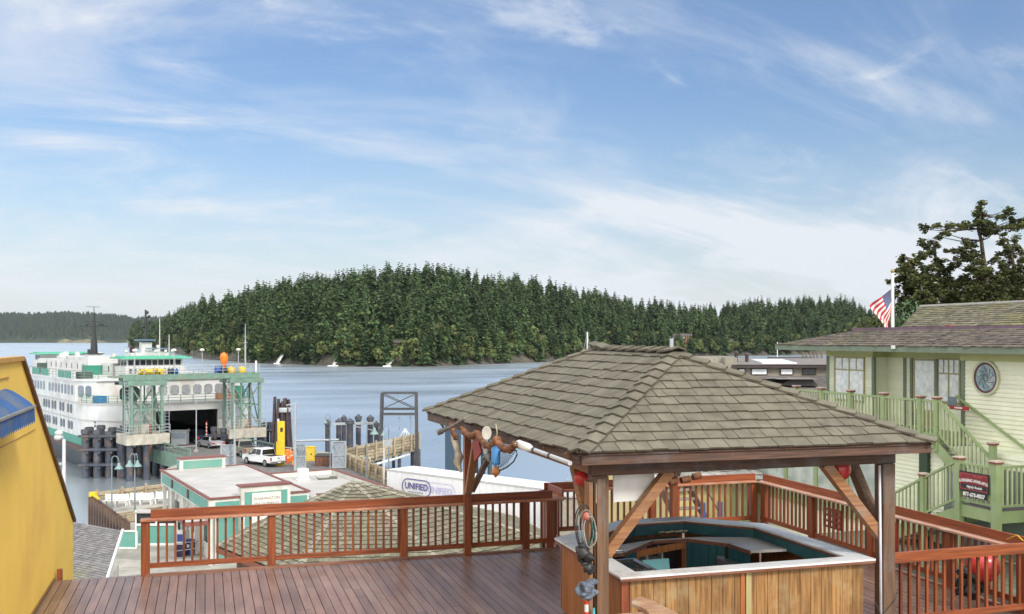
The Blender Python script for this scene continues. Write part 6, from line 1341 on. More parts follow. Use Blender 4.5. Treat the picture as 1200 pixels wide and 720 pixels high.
for k in range(12): b = MB(); b.beam((0,0,.3+k*.22),(0,0,.3+(k+1)*.22),.15,.06); b.build('stripe', mat('stripe_red',(.6,.05,.03)) if k%2 else M_white, t)
b = MB(); b.bb(-.2,.2,-.15,.15,0,.9); b.build('pedestal', M_gal, t)
def booth_x(t):
    b = MB(); b.bb(-.9,.9,-.62,-.60,.9,1.6); b.build('panel', mat('booth_panel',(.2,.24,.28)), t); b = MB(); b.bb(-1.05,1.05,-.7,.7,1.8,1.9); b.build('roof', M_gal, t)
boxthing('control_booth', 211, 522, 1.9, 1.2, 1.8, mat('booth_grey', (.33,.37,.40)), 'grey control cabinet left of the ramp entrance', 'cabinet', extra=booth_x)
def lightpole(px, pyb, pyt, label, r_=.12, Yo=None):
    p = gp_(px, pyb) if Yo is None else cw((px-600)/F*Yo, Yo, ZP); Y_ = camY(p); t = thing('light_pole', label, 'pole', tuple(p), -YAW); h_ = upto(0,pyt,Y_); b = MB(); b.cyl((0,0,0),(0,0,h_),r_,r_*.7,8); b.build('pole', M_gal, t); b = MB(); b.bb(-.2,.2,-.2,.2,0,.25); b.build('base', M_cap, t)
lightpole(275,548,473,'thick grey pole in front of the right landing tower'); lightpole(230,530,470,'thin grey pole at the ramp, left of the striped barrier', .08)
# bell lamps
M_lamp = mat('lamp_green', (.20,.30,.30), (.16,.25,.25), rough=.4); M_lpost = mat('lamp_post_grey', (.20,.25,.27), (.16,.2,.22), rough=.5)
def bell(px, pyb, pyt, label, arms, hs=1., m_=None):
    p = gp_(px, pyb); Y_ = camY(p); H_ = upto(0,pyt,Y_); t = thing('street_lamp', label, 'street lamp', tuple(p), -YAW); m_ = m_ or M_lpost
    b = MB(); b.cyl((0,0,0),(0,0,.6),.11,.09,8); b.cyl((0,0,.6),(0,0,H_-.6),.065,.055,8); b.build('post', m_, t)
    for sx_, w_, dz in arms:
        b = MB(); pts = [(0,0,H_-.7)]+[(sx_*w_*(1-math.cos(a))/2,0,H_-.7+dz+.35*math.sin(a)+.35*(1 if a < 3 else 1)*0) for a in [i*math.pi/8 for i in range(9)]]; pts = [(0,0,H_-.7)]+[(sx_*w_*(1-math.cos(i*math.pi/8))/2,0,H_-.42+.4*math.sin(i*math.pi/8)-(.18*i/8)) for i in range(9)]; b.path(pts,.035,6); ar = b.build('arm', m_, t)
        b = MB(); b.lathe([(.02,.34*hs),(.09*hs,.30*hs),(.12*hs,.12*hs),(.2*hs,.04*hs),(.33*hs,-.12*hs),(.34*hs,-.16*hs),(.29*hs,-.15*hs),(.001,-.02)],(sx_*w_,0,H_-.95),14); b.build('lamp_shade', M_lamp, ar)
bell(131,602,533,'single bell street lamp on the promenade left of the terminal', [(1,.55,0)]); bell(158,604,530,'double bell street lamp nearest the terminal corner', [(-1,.4,0),(1,.2,-.2)])
bell(387,552,484,'thin street lamp with gooseneck beside the wide gate leaf', [(-1,.5,0)],.7); bell(430,562,495,'street lamp with green bell head in front of the trestle', [(1,.72,0)],1.3); bell(455.5,566,497,'street lamp with gooseneck in front of the steel frame', [(-1,.5,0)],.8)
t = thing('white_post', 'slim white post with small box in front of the trestle', 'post', tuple(gp_(450,569)), -YAW); Yg = camY(gp_(450,569)); b = MB(); b.cyl((0,0,0),(0,0,upto(0,516,Yg)),.06,.05,8); b.build('post', M_white, t); b = MB(); b.bb(.1,.75,-.15,.15,upto(0,523,Yg),upto(0,516,Yg)); b.build('meter_box', M_gal, t)
p = cw((75-600)/F*62,62,ZP); t = thing('tall_lamp', 'tall pale lamp column with clustered floodlights beside the yellow wall', 'street lamp', tuple(p), -YAW)
k62 = 62/F; H_ = CZ-(515-HZ)*k62-ZP; b = MB(); b.cyl((0,0,0),(0,0,H_),.14,.10,10); b.build('column', mat('pale_column',(.62,.62,.66)), t); b = MB(); b.path([(0,0,H_-.1),(-.1,0,H_+.2),(-.3,0,H_+.3)],.05,6); b.build('arm', M_gal, t)
for x_, z_ in ((-.35,.12),(-.3,.4)): b = MB(); b.sphere((x_,-.05,H_+z_),.24,10,7,(1.1,.8,.75)); b.build('floodlight', mat('lamp_pale',(.55,.56,.56)), t)
b = MB(); b.bb(-.3,.05,-.1,.1,H_-1.6,H_-1.45); b.build('bracket', M_gal, t)
# ================================================================== vehicles
M_tyre = mat('tyre', (.02,.02,.02), rough=.8); M_rim = mat('rim', (.45,.46,.48), rough=.35, metal=.7); M_cgl = mat('car_glass', (.012,.014,.017), rough=.06); M_tail = mat('tail_red', (.45,.02,.015), rough=.3); M_chr = mat('chrome', (.5,.5,.5), rough=.25, metal=.8)
def wheels(t, xs, y_, r_=.38, w_=.26):
    for x in xs:
        for s_ in (-1,1):
            b = MB(); b.cyl((x,s_*y_-w_/2,r_),(x,s_*y_+w_/2,r_),r_,r_,18); wh = b.build('wheel', M_tyre, t)
            b = MB(); b.cyl((x,s_*(y_+w_/2)-.02*s_,r_),(x,s_*(y_+w_/2)+.012*s_,r_),r_*.6,r_*.6,14); b.build('rim', M_rim, wh)
def hullbox(b, prof, hw, top_in=0., tint=1.):
    """side outline (x, z, half-width factor) mirrored into a body"""
    n = len(prof); vs = [(x,-hw*k,z) for x,z,k in prof]+[(x,hw*k,z) for x,z,k in prof]
    b.add(vs,[(i,(i+1)%n,n+(i+1)%n,n+i) for i in range(n)]+[tuple(range(n-1,-1,-1)),tuple(range(n,2*n))],tint)
def pickup(label, px, py, rot, paint, L_=5.6):
    t = thing('pickup_truck', label, 'pickup truck', tuple(gp_(px,py)), rot); hw = .98
    b = MB(); hullbox(b,[(-2.8,.5,.96),(-1.95,.42,1),(1.9,.42,1),(2.75,.45,.95),(2.85,.75,.93),(2.8,1.02,.92),(1.35,1.16,.97),(-2.8,1.16,.97),(-2.85,.8,.97)],hw); bd = b.build('body', paint, t, bevel=.04)
    b = MB(); b.bb(-2.7,-1.0,-.8,.8,.75,1.162); b.build('bed_liner', M_blk, bd)
    b = MB(); hullbox(b,[(-.95,1.15,.93),(1.45,1.15,.93),(.75,1.80,.76),(.4,1.86,.74),(-.65,1.86,.74),(-.85,1.80,.76)],hw); cb = b.build('cab', paint, t, bevel=.04)
    b = MB(); b.add([(-.975,-.80,1.22),(-.975,.80,1.22),(-.895,.68,1.74),(-.895,-.68,1.74)],[(0,3,2,1)]); b.build('rear_window', M_cgl, cb)
    b = MB(); b.add([(1.40,-.80,1.20),(1.40,.80,1.20),(.81,.66,1.78),(.81,-.66,1.78)],[(0,1,2,3)]); b.build('windscreen', M_cgl, cb)
    for s_ in (-1,1):
        for x0, x1, u0, u1 in ((-.80,.10,-.74,.10),(.18,1.2,.18,.68)):
            b = MB(); y0, y1 = s_*(.925), s_*(.745); b.add([(x0,y0,1.2),(x1,y0,1.2),(u1,y1+s_*.03,1.76),(u0,y1+s_*.03,1.76)],[(0,1,2,3)] if s_ > 0 else [(3,2,1,0)]); b.build('side_window', M_cgl, cb)
        b = MB(); b.bb(-2.88,-2.80,s_*.90-.07,s_*.90+.07,.72,1.1); b.build('tail_light', M_tail, bd)
        b = MB(); b.bb(2.78,2.87,s_*.72-.15,s_*.72+.15,.72,.92); b.build('headlight', M_white, bd)
        b = MB(); b.bb(.95,1.1,s_*1.02-.12*(s_ > 0)*0-.02,s_*1.12+.02,1.15,1.32) if s_ > 0 else b.bb(.95,1.1,-1.14,-1.0,1.15,1.32); b.build('mirror', M_blk, bd)
    b = MB(); b.bb(-2.98,-2.82,-.95,.95,.45,.64); b.build('rear_bumper', M_chr, t); b = MB(); b.bb(2.8,2.95,-.93,.93,.42,.62); b.build('front_bumper', M_chr, t)
    b = MB(); b.bb(-2.87,-2.855,-.72,.72,.70,1.10); b.build('tailgate', paint, t); b = MB(); b.bb(-2.885,-2.87,-.12,.12,.92,1.0); b.build('badge', M_blk, t); b = MB(); b.bb(-2.99,-2.982,-.2,.2,.47,.6); b.build('number_plate', M_white, t)
    wheels(t, (-1.75,1.85), .86, .40); return t
def car(label, px, py, rot, paint, tall=False, name='parked_car'):
    t = thing(name, label, 'car', tuple(gp_(px,py)), rot); hw = .9; k = 1.2 if tall else 1.
    b = MB(); hullbox(b,[(-2.25,.42,.94),(-1.9,.3,1),(1.9,.3,1),(2.2,.38,.92),(2.28,.6,.9),(1.95,.82*k,.93),(1.2,.92*k,.97),(-1.9,.95*k,.96),(-2.25,.88*k,.93)],hw); bd = b.build('body', paint, t, bevel=.05)
    z0, z1 = .93*k, 1.42*k*1.03; xr = -1.95 if tall else -1.55
    b = MB(); hullbox(b,[(xr,z0,.93),(1.25,z0,.93),(.5,z1-.03,.74),(.2,z1,.72),(xr+.65,z1,.72),(xr+.35,z1-.05,.74)],hw); cb = b.build('cabin', paint, t, bevel=.04)
    b = MB(); b.add([(xr-.015+.04,-.72,z0+.06),(xr+.025,.72,z0+.06),(xr+.33,.60,z1-.08),(xr+.33,-.60,z1-.08)],[(0,3,2,1)]); b.build('rear_window', M_cgl, cb)
    b = MB(); b.add([(1.2,-.74,z0+.05),(1.2,.74,z0+.05),(.56,.62,z1-.06),(.56,-.62,z1-.06)],[(0,1,2,3)]); b.build('windscreen', M_cgl, cb)
    for s_ in (-1,1):
        b = MB(); y0, y1 = s_*.845, s_*.69; b.add([(xr+.35,y0,z0+.05),(1.0,y0,z0+.05),(.45,y1,z1-.07),(xr+.55,y1,z1-.07)],[(0,1,2,3)] if s_ > 0 else [(3,2,1,0)]); b.build('side_window', M_cgl, cb)
        b = MB(); b.bb(-2.28,-2.2,s_*.66-.16,s_*.66+.16,.62*k,.8*k); b.build('tail_light', M_tail, bd); b = MB(); b.bb(2.12,2.24,s_*.62-.16,s_*.62+.16,.55*k,.68*k); b.build('headlight', M_white, bd)
    b = MB(); b.bb(-2.275,-2.262,-.2,.2,.5*k,.62*k); b.build('number_plate', M_white, t); wheels(t, (-1.4,1.4), .8, .33 if not tall else .37, .22); return t
FW = R(90)+LR     # heading toward the boat
P_w = mat('paint_white', (.78,.78,.79), (.74,.74,.75), rough=.25, coat=.8); P_g = mat('paint_gold', (.33,.30,.24), rough=.3, coat=.8, metal=.3); P_s = mat('paint_silver', (.50,.49,.53), rough=.3, coat=.8, metal=.3); P_d = mat('paint_navy', (.02,.025,.06), rough=.25, coat=.8)
pickup('white pickup truck parked at the roof edge of the terminal', 309, 545, FW+R(9), P_w); pickup('tan grey pickup truck waiting just ahead of the white pickup', 284, 534, FW+R(2), P_g)
car('silver car waiting behind the dark car near the ramp', 247, 524.5, FW+R(4), P_s); car('dark navy suv with red tail lights boarding the ferry', 231, 519, FW, P_d, True); car('pale car on the right side of the ramp behind the striped barrier', 263, 521, FW-R(3), mat('paint_pale', (.6,.6,.62), rough=.3, coat=.7))
car('red car standing inside the dark car deck of the ferry', 224, 508, FW, mat('paint_red', (.30,.035,.02), rough=.3, coat=.7), True)
bpy.data.objects[[o.name for o in bpy.data.objects if o.get('label','').startswith('red car standing')][0]].location = Lw(-2.3,-2.5,ZW+3.12)
# dock worker
def worker(label, loc, rot):
    t = thing('person', label, 'person', loc, rot)
    me = bpy.data.meshes.new('body'); J = [(0,0,.95),(0,0,1.15),(0,0,1.38),(0,0,1.50),(0,-.01,1.62),(0,0,1.74),(.19,0,1.42),(.25,.02,1.15),(.24,-.10,.92),(.24,-.13,.84),(-.19,0,1.42),(-.27,.03,1.16),(-.22,-.12,.98),(-.2,-.17,.92),(.10,0,.90),(.12,-.02,.50),(.13,.02,.10),(.13,-.14,.04),(-.10,0,.90),(-.11,-.02,.50),(-.14,.02,.10),(-.14,-.14,.04)]
    E = [(0,1),(1,2),(2,3),(3,4),(4,5),(2,6),(6,7),(7,8),(8,9),(2,10),(10,11),(11,12),(12,13),(0,14),(14,15),(15,16),(16,17),(0,18),(18,19),(19,20),(20,21)]
    Rr = [.15,.14,.16,.06,.09,.085,.07,.055,.045,.045,.07,.055,.045,.045,.095,.07,.05,.045,.095,.07,.05,.045]
    me.from_pydata(J,E,[]); o = bpy.data.objects.new('body', me); COL.objects.link(o); o.parent = t
    m = o.modifiers.new('skin','SKIN')
    for i, v in enumerate(me.skin_vertices[0].data if me.skin_vertices else []): v.radius = (Rr[i],Rr[i]*.8)
    o.modifiers.new('sub','SUBSURF').levels = 1; me.materials.append(mat('worker_dark', (.03,.035,.06))); a = me.attributes.new('tint','FLOAT','POINT')
    b = MB(); b.lathe([(.19,.0),(.215,.12),(.20,.34),(.24,.47),(.20,.54),(.08,.58)],(0,0,.96),14,sc=(1,.72)); b.build('safety_vest', mat('hivis_orange', (.85,.16,.02)), t)
    b = MB(); b.sphere((0,-.01,1.66),.115,12,8,(.9,1,1.15)); b.build('head', mat('skin',(.45,.28,.2)), t); b = MB(); b.lathe([(.14,0),(.13,.05),(.10,.11),(.001,.14)],(0,-.01,1.71),12); b.build('hard_hat', M_ylw, t)
    return t, o
t, o = worker('dock worker in an orange vest standing left of the ramp entrance', tuple(gp_(221,518.5)), -YAW)
if not o.data.skin_vertices:
    bm_ = None
    import bmesh
    bm = bmesh.new(); bm.from_mesh(o.data); ly = bm.verts.layers.skin.verify(); Rr = [.15,.14,.16,.06,.09,.085,.07,.055,.045,.045,.07,.055,.045,.045,.095,.07,.05,.045,.095,.07,.05,.045]
    bm.verts.ensure_lookup_table()
    for i, v in enumerate(bm.verts): v[ly].radius = (Rr[i],Rr[i]*.8); v[ly].use_root = (i == 0)
    bm.to_mesh(o.data); bm.free()
# ================================================================== terminal building
M_tl = mat('teal_panel', (.115,.32,.27), (.095,.27,.225), rough=.55, ns=2, dirt=(.20,.34,.28), ds=1); M_tw = mat('terminal_white', (.66,.65,.60), (.58,.57,.53), rough=.6, ns=1.5, dirt=(.46,.43,.37), ds=.8); M_red = mat('red_trim', (.21,.075,.06), (.16,.06,.05), rough=.6)
M_rf = mat('white_membrane', (.46,.445,.43), (.37,.36,.345), rough=.7, ns=.6, dirt=(.40,.37,.34), ds=.35)
def Tw(n, d, z=ZP): return cw(.866*n+.5*d, .5*n-.866*d, z)
TR = R(12.8); T = thing('ferry_terminal', 'low white and teal terminal building with flat roofs and red trim', 'building', tuple(Tw(16.8,-67)), TR)
b = MB(); b.bb(-2.6,2.95,-7.0,7.2,0,3.2); b.build('wall', M_tw, T)
b = MB(); b.bb(-3.05,3.0,-7.45,7.35,3.1,3.98); b.build('fascia', M_tw, T)
b = MB(); b.bb(-3.08,-3.05,-7.0,7.0,3.2,3.85); b.bb(-2.7,-1.3,-7.48,-7.45,3.2,3.8); b.bb(1.8,2.9,-7.48,-7.45,3.2,3.8); b.build('teal_band', M_tl, T)
b = MB(); b.bb(-2.95,2.9,-7.35,7.25,3.98,4.02); b.build('roof', M_rf, T)
b = MB()
for q in ((-3.15,-2.95,-7.55,7.45),(2.9,3.1,-7.55,7.45)): b.bb(*q,3.98,4.08)
b.bb(-2.94,2.89,-7.55,-7.36,3.98,4.08); b.bb(-2.94,2.89,7.26,7.45,3.98,4.08); b.build('roof_edge', M_red, T)
b = MB(); b.bb(-1.9,1.35,6.6,7.5,4.02,4.80); b.build('parapet_box', M_tw, T); b = MB(); b.bb(-1.65,1.1,6.56,6.6,4.1,4.66); b.bb(-1.94,-1.9,6.7,7.4,4.1,4.66); b.build('parapet_panel', M_tl, T); b = MB(); b.bb(-2.0,1.45,6.5,7.6,4.80,4.88); b.build('parapet_cap', M_red, T)
b = MB(); b.bb(-1.25,1.75,-7.75,-7.0,2.0,4.62); sb = b.build('sign_block', M_tw, T); b = MB(); b.bb(-1.35,1.85,-7.85,-6.9,4.62,4.70); b.build('sign_cap', M_red, sb)
b = MB(); b.bb(-1.05,1.55,-7.78,-7.75,2.1,4.30); b.build('sign_surround', M_tl, sb); b = MB(); b.bb(-.62,1.15,-7.81,-7.78,2.4,4.22); b.build('sign_board', mat('sign_cream',(.72,.70,.64)), sb)
M_ink = mat('sign_ink', (.17,.17,.16)); textmesh('WASHINGTON', .235, .004).xf(facing((.27,-7.815,3.86),(1,0,0),(0,0,1))).build('lettering', M_ink, sb); textmesh('STATE FERRIES', .235, .004).xf(facing((.27,-7.815,3.53),(1,0,0),(0,0,1))).build('lettering', M_ink, sb)
for y_ in (-6.9,-3.3,.4,4.,6.9): b = MB(); b.bb(-3.0,-2.76,y_-.12,y_+.12,0,3.1); b.build('column', M_tw, T)
for y_ in (-2.,3.): b = MB(); b.bb(-3.14,-3.09,y_,y_+.4,3.3,3.85); b.build('vent', mat('vent_maroon', (.14,.03,.03)), T)
for x0, x1, z1 in ((-2.5,-1.3,2.9),(-.9,.4,2.2),(1.,2.4,2.7)): b = MB(); b.bb(x0,x1,-7.04,-7.0,.1,z1); b.build('teal_door', M_tl, T)
for y0 in (-6.,-3,0,3): b = MB(); b.bb(-2.64,-2.6,y0,y0+1.8,.9,2.4); w_ = b.build('window', M_white, T); b = MB(); b.bb(-2.66,-2.64,y0+.1,y0+1.7,1.,2.3); b.build('pane', M_glass, w_)
b = MB(); b.bb(-4.4,-3.2,-7.6,-3.6,2.55,2.75); b.build('side_canopy', M_rf, T); b = MB(); b.bb(-4.5,-4.4,-7.7,-3.5,2.55,2.80); b.bb(-4.4,-3.2,-7.7,-7.6,2.55,2.8); b.build('canopy_edge', M_red, T)
# right wing
b = MB(); b.bb(3.02,8.0,-8.6,2.0,0,3.6); b.build('wing_wall', M_tw, T); b = MB(); b.bb(3.12,7.9,-8.5,1.9,3.6,3.66); b.build('wing_roof', M_rf, T)
b = MB(); b.bb(3.12,8.1,-8.7,-8.5,3.6,3.95); b.bb(7.9,8.1,-8.5,1.9,3.6,3.95); b.bb(3.12,8.1,1.9,2.1,3.6,3.95); b.build('wing_parapet', M_tw, T)
b = MB(); b.bb(3.12,8.15,-8.75,-8.48,3.95,4.01); b.bb(7.86,8.15,-8.47,1.88,3.95,4.01); b.bb(3.12,8.15,1.88,2.15,3.95,4.01); b.build('wing_edge', M_red, T)
t = thing('roof_unit', 'white air handling unit on the flat terminal wing roof', 'air conditioner', tuple(rz(355,563,-5.85)), TR); b = MB(); b.bb(-.33,.33,-.3,.3,.1,.82); b.bb(-.45,.45,-.4,.4,0,.1); b.build('cabinet', M_white, t, bevel=.03); b = MB(); b.cyl((0,0,.82),(0,0,.92),.2,.2,12); b.build('fan_cowl', M_gal, t); b = MB(); b.path([(.5,0,.3),(.9,0,.35),(1.1,0,.06)],.09,6); b.build('duct', M_white, t)
b = MB(); p = rz(384,562,-5.85); b.box(p+Vector((0,0,.06)),(1.3,.35,.1),.2); b.box(p+Vector((.4,.1,.14)),(.5,.3,.08),-.3); tag(b.build('roof_debris', mat('debris',(.13,.14,.11))), 'dark debris lying on the flat terminal wing roof', 'debris')
# ================================================================== big shingled pavilion roof just beyond the deck
Pz = 4-6.5; ap = rz(414,564,Pz); PV = thing('pavilion', 'broad hipped building with mossy shingle roof just beyond the deck railing', 'building', (ap.x,ap.y,ZP), 0)
ze = Pz-2.55; R8 = [rz(254,640,ze), rz(344,676,ze-.0), rz(536,674,ze), rz(668,640,ze), rz(604,606,ze), cw(-3.2,50,ze), cw(-8,51.5,ze), cw(-12.6,48.5,ze)]
M_psh = mat('pavilion_shake', (.20,.185,.13), (.13,.12,.083), rough=.9, ns=3, bump=.5, dirt=(.125,.13,.08), ds=.5)
b = MB()
for i in range(8):
    A_, B_ = R8[i], R8[(i+1)%8]; Ln = (A_-B_).length
    shingles(b, A_, B_, ap+Vector((0,0,0)), ap, 24, .12,.30, th=.045, tv=.22, wav=.12, mie=1, lap=1.08)
    b.add([A_-Vector((0,0,.05)),B_-Vector((0,0,.05)),ap-Vector((0,0,.05))],[(0,1,2)],.4,1)
pr = b.build('roof', [M_psh, M_she], PV, world=True)
b = MB(); M_ph = mat('hip_shake', (.30,.28,.22), (.20,.18,.14), ns=6)
for i in (0,1,2,3,4): hipcap(b, R8[i], ap, 24, .17, .04)
b.build('hip_cap', [M_ph, M_she], pr, world=True)
b = MB()
for i in range(8): A_, B_ = R8[i], R8[(i+1)%8]; b.beam(A_-Vector((0,0,.17)), B_-Vector((0,0,.17)), .08,.24)
b.build('fascia_board', wood('pav_fascia', (.26,.09,.045),(.16,.05,.03),'x'), PV, world=True)
cen = ap.copy(); b = MB(); pol = [(cen.x+(q.x-cen.x)*.86, cen.y+(q.y-cen.y)*.86) for q in R8]; b.prism(pol, ZP, ze-.1); b.build('wall', wood('pav_wall', (.20,.08,.045),(.13,.05,.03),'z'), PV, world=True)
# small raised gable on the near slope
g0 = rz(552,655,ze+.4); b = MB(); gq = [rz(530,640,ze+.5),rz(573,621,ze+.55),rz(572,634,ze+.1),rz(536,650,ze+.1)]; b.add([v for v in gq]+[v+Vector((.1,.35,-.1)) for v in gq],[(0,1,2,3),(0,4,5,1),(3,2,6,7),(1,5,6,2),(0,3,7,4)]); b.build('gable_board', mat('gable_brown', (.42,.17,.08), (.28,.1,.05), ns=3), PV, world=True)
# ================================================================== white trailer
TQ = rz(460,551,ZP+4.1); t = thing('box_trailer', 'long white box trailer with UNIFIED lettering beyond the mossy roof', 'trailer', (TQ.x,TQ.y,ZP), R(-57.5))
M_tb = mat('trailer_white', (.80,.80,.82), (.74,.74,.76), rough=.4, ns=.8, dirt=(.62,.6,.58), ds=.3)
b = MB(); b.bb(-.6,15.,0,2.6,1.15,4.1); b.build('box_body', M_tb, t, bevel=.03); b = MB(); b.bb(-.62,15.02,-.02,.0,4.0,4.12); b.bb(-.62,15.02,-.02,.0,1.1,1.25); b.build('edge_rail', mat('trailer_edge',(.5,.5,.5)), t)
b = MB()
for k in range(25): b.bb(-.3+k*.62,-.28+k*.62,-.006,0,1.3,4.0)
b.build('rivet_lines', mat('trailer_seam',(.62,.62,.64)), t)
for x in (12.2,13.4):
    for y in (.15,2.45): b = MB(); b.cyl((x,y-.14,.5),(x,y+.14,.5),.5,.5,18); b.build('wheel', M_tyre, t)
b = MB(); b.bb(2.6,2.75,.4,.55,0,1.15); b.bb(2.6,2.75,2.05,2.2,0,1.15); b.build('landing_leg', M_gal, t); b = MB(); b.bb(11.5,14.2,.3,2.3,.5,1.15); b.build('bogie', M_blk, t)
def capsule(x0, x1, z0, z1, w_, y, m_, nm):
    r_ = (z1-z0)/2; pts = []
    for k in range(13): a = math.pi/2+math.pi*k/12; pts.append((x0+r_+r_*math.cos(a), z0+r_+r_*math.sin(a)))
    for k in range(13): a = -math.pi/2+math.pi*k/12; pts.append((x1-r_+r_*math.cos(a), z0+r_+r_*math.sin(a)))
    b = MB(); n = len(pts); c = ((x0+x1)/2,(z0+z1)/2)
    inn = []
    for x, z in pts:
        cx_ = min(max(x, x0+r_), x1-r_); v = Vector((x-cx_, z-c[1])); v = v*(1-w_/r_); inn.append((cx_+v.x, c[1]+v.y))
    vs = [(x,y,z) for x,z in pts]+[(x,y,z) for x,z in inn]; b.add(vs,[(i,(i+1)%n,n+(i+1)%n,n+i) for i in range(n)]); return b.build(nm, m_, t)
M_lp = mat('logo_purple', (.11,.10,.30)); M_lf = mat('logo_faded', (.55,.53,.78))
xs0 = 1.0
capsule(xs0, xs0+2.9, 2.5,3.66,.08,-.03,M_lp,'logo_outline'); textmesh('UNIFIED', .62, .004, bold=.014).xf(facing((xs0+1.45,-.03,3.13),(1,0,0),(0,0,1))).build('lettering', M_lp, t)
b = MB(); [b.bb(xs0+.65+k*.17,xs0+.77+k*.17,-.03,-.02,2.72,2.77) for k in range(9)]; b.build('small_line', M_lp, t)
textmesh('UNIFIED', .62, .003, bold=.018).xf(facing((xs0+3.75,-.012,3.05),(1,0,0),(0,0,1))).build('faded_lettering', M_lf, t); capsule(xs0+2.3, xs0+5.2, 2.45,3.6,.05,-.010,M_lf,'faded_outline')
# things between trailer and deck right of the railing end
b = MB(); q = rz(655,600,ZP); bx = thing('grey_shed', 'tan flat shed with pipe on its roof beyond the railing corner', 'shed', tuple(cw(3.3,58,ZP)), -YAW)
b = MB(); b.bb(-1.2,5,-2,2,0,4.5); b.build('wall', mat('tan_shed', (.36,.33,.27)), bx); b = MB(); b.bb(-1.3,5.1,-2.1,2.1,4.5,4.62); b.build('roof', M_rf, bx); b = MB(); b.cyl((-.1,-1,4.62),(-.1,-1,5.4),.12,.12,8); b.bb(-.4,.2,-1.2,-.8,4.62,4.85); b.build('vent_pipe', M_gal, bx)
# ================================================================== promenade: benches, sheet piling, kiosk, handrails, slate roof
def bench(px, py, label, w_=1.9):
    t = thing('promenade_bench', label, 'bench', tuple(gp_(px,py)), -YAW+R(3), 'white benches on the promenade')
    b = MB(); [b.bb(-w_/2,w_/2,-.22+.12*k,-.13+.12*k,.42,.46) for k in range(4)]; b.build('seat', M_white, t)
    b = MB(); [b.bb(-w_/2,w_/2,.24,.28,.52+.14*k,.63+.14*k) for k in range(3)]; b.build('backrest', M_white, t)
    for x in (-w_/2+.12,0,w_/2-.12): b = MB(); b.bb(x-.05,x+.05,-.2,-.12,0,.42); b.bb(x-.05,x+.05,.2,.28,0,.95); b.bb(x-.05,x+.05,-.12,.2,.34,.42); b.build('leg', M_white, t)
bench(136,593,'white slatted bench at the left end of the promenade row'); bench(165,591.5,'white slatted bench in the middle of the promenade row'); bench(195,590,'white slatted bench behind the terminal column')
b = MB(); a, c = Vector((*P2(109,589),0)), Vector((*P2(151,621),0)); d = (c-a).normalized(); nn = Vector((d.y,-d.x,0)); Ln = (c-a).length; k = 0; x = 0; pts = []
while x < Ln:
    for dx_, o_ in ((0,.05),(.3,.05),(.4,.45),(.7,.45),(.8,.05)): pts.append(a+d*(x+dx_)+nn*o_)
    x += 1.1
n = len(pts); vs = [(p.x,p.y,ZW-2) for p in pts]+[(p.x,p.y,ZP+.55) for p in pts]+[(p.x-nn.x*.12,p.y-nn.y*.12,ZW-2) for p in pts]+[(p.x-nn.x*.12,p.y-nn.y*.12,ZP+.55) for p in pts]
b.add(vs,[(i,i+1,n+i+1,n+i) for i in range(n-1)]+[(2*n+i+1,2*n+i,3*n+i,3*n+i+1) for i in range(n-1)]+[(n+i,n+i+1,3*n+i+1,3*n+i) for i in range(n-1)])
spw = thing('sheet_pile_wall', 'rusty brown sheet pile wall with yellow cap at the promenade corner', 'wall', (a.x,a.y,ZP)); b.build('sheet_piles', mat('sheet_rust', (.11,.065,.045), (.07,.045,.035), ns=1.5, dirt=(.16,.08,.04), ds=2), spw, world=True)
b = MB(); b.cyl((a.x,a.y,ZP+.3),(a.x,a.y,ZP+.85),.35,.32,12); b.beam((a.x,a.y,ZP+.62),(a.x+d.x*2.5,a.y+d.y*2.5,ZP+.62),.2,.12); b.build('yellow_cap', M_ylw, spw, world=True)
q0, q1 = Vector((*P2(112,585.5),0)), Vector((*P2(196,574.5),0)); timberwall('low timber kerb along the water edge behind the white benches', q0, q1, 2, .3, .35, cat='kerb')
b = MB(); pa, pb_ = gp_(168,612), gp_(190,597); 
tt = thing('timber_stack', 'stack of weathered timbers beside the terminal corner', 'timber stack', tuple(gp_(176,606)), R(30))
for k in range(7): b = MB(); b.beam((-2.2+rd.uniform(-.2,.2),-.9+k*.3,.15+.12*(k%3)),(2.2,-.9+k*.3,.25+.12*(k%3)),.25,.22); b.build('timber', M_tmb, tt)
t = thing('ticket_kiosk', 'teal panelled kiosk with white frames below the long railing', 'kiosk', tuple(gp_(186,639)), -YAW+R(2)); k65 = camY(gp_(186,639))/F
X = lambda px: (px-186)*k65
b = MB(); b.bb(X(160),X(207),0,.8,0,1.35); b.build('panel_wall', M_tl, t); b = MB(); b.bb(X(160),X(207),.1,.7,1.35,2.1); b.build('window_band', M_glass, t)
b = MB(); b.bb(X(159),X(208),-.06,0,0,.12); b.bb(X(159),X(208),-.06,0,1.28,1.42); b.bb(X(206),X(208),-.05,0,.1,2.3); b.bb(X(159),X(160.5),-.05,0,.1,2.3); b.bb(X(182),X(184),.04,.1,1.42,2.3); b.build('white_frame', M_white, t); b = MB(); b.bb(X(158),X(209),-.1,.85,2.1,2.2); b.build('roof', M_rf, t)
t = thing('teal_screen_wall', 'low teal wall with white frame left of the railing end', 'wall', tuple(gp_(148,643)), -YAW+R(-4)); b = MB(); b.bb(-.62,.62,0,.15,0,1.12); b.build('panel', M_tl, t); b = MB(); b.bb(-.70,.70,-.04,0,0,.08); b.bb(-.70,.70,-.04,0,1.08,1.18); b.bb(.62,.70,-.04,.16,.08,1.08); b.build('frame', M_white, t)
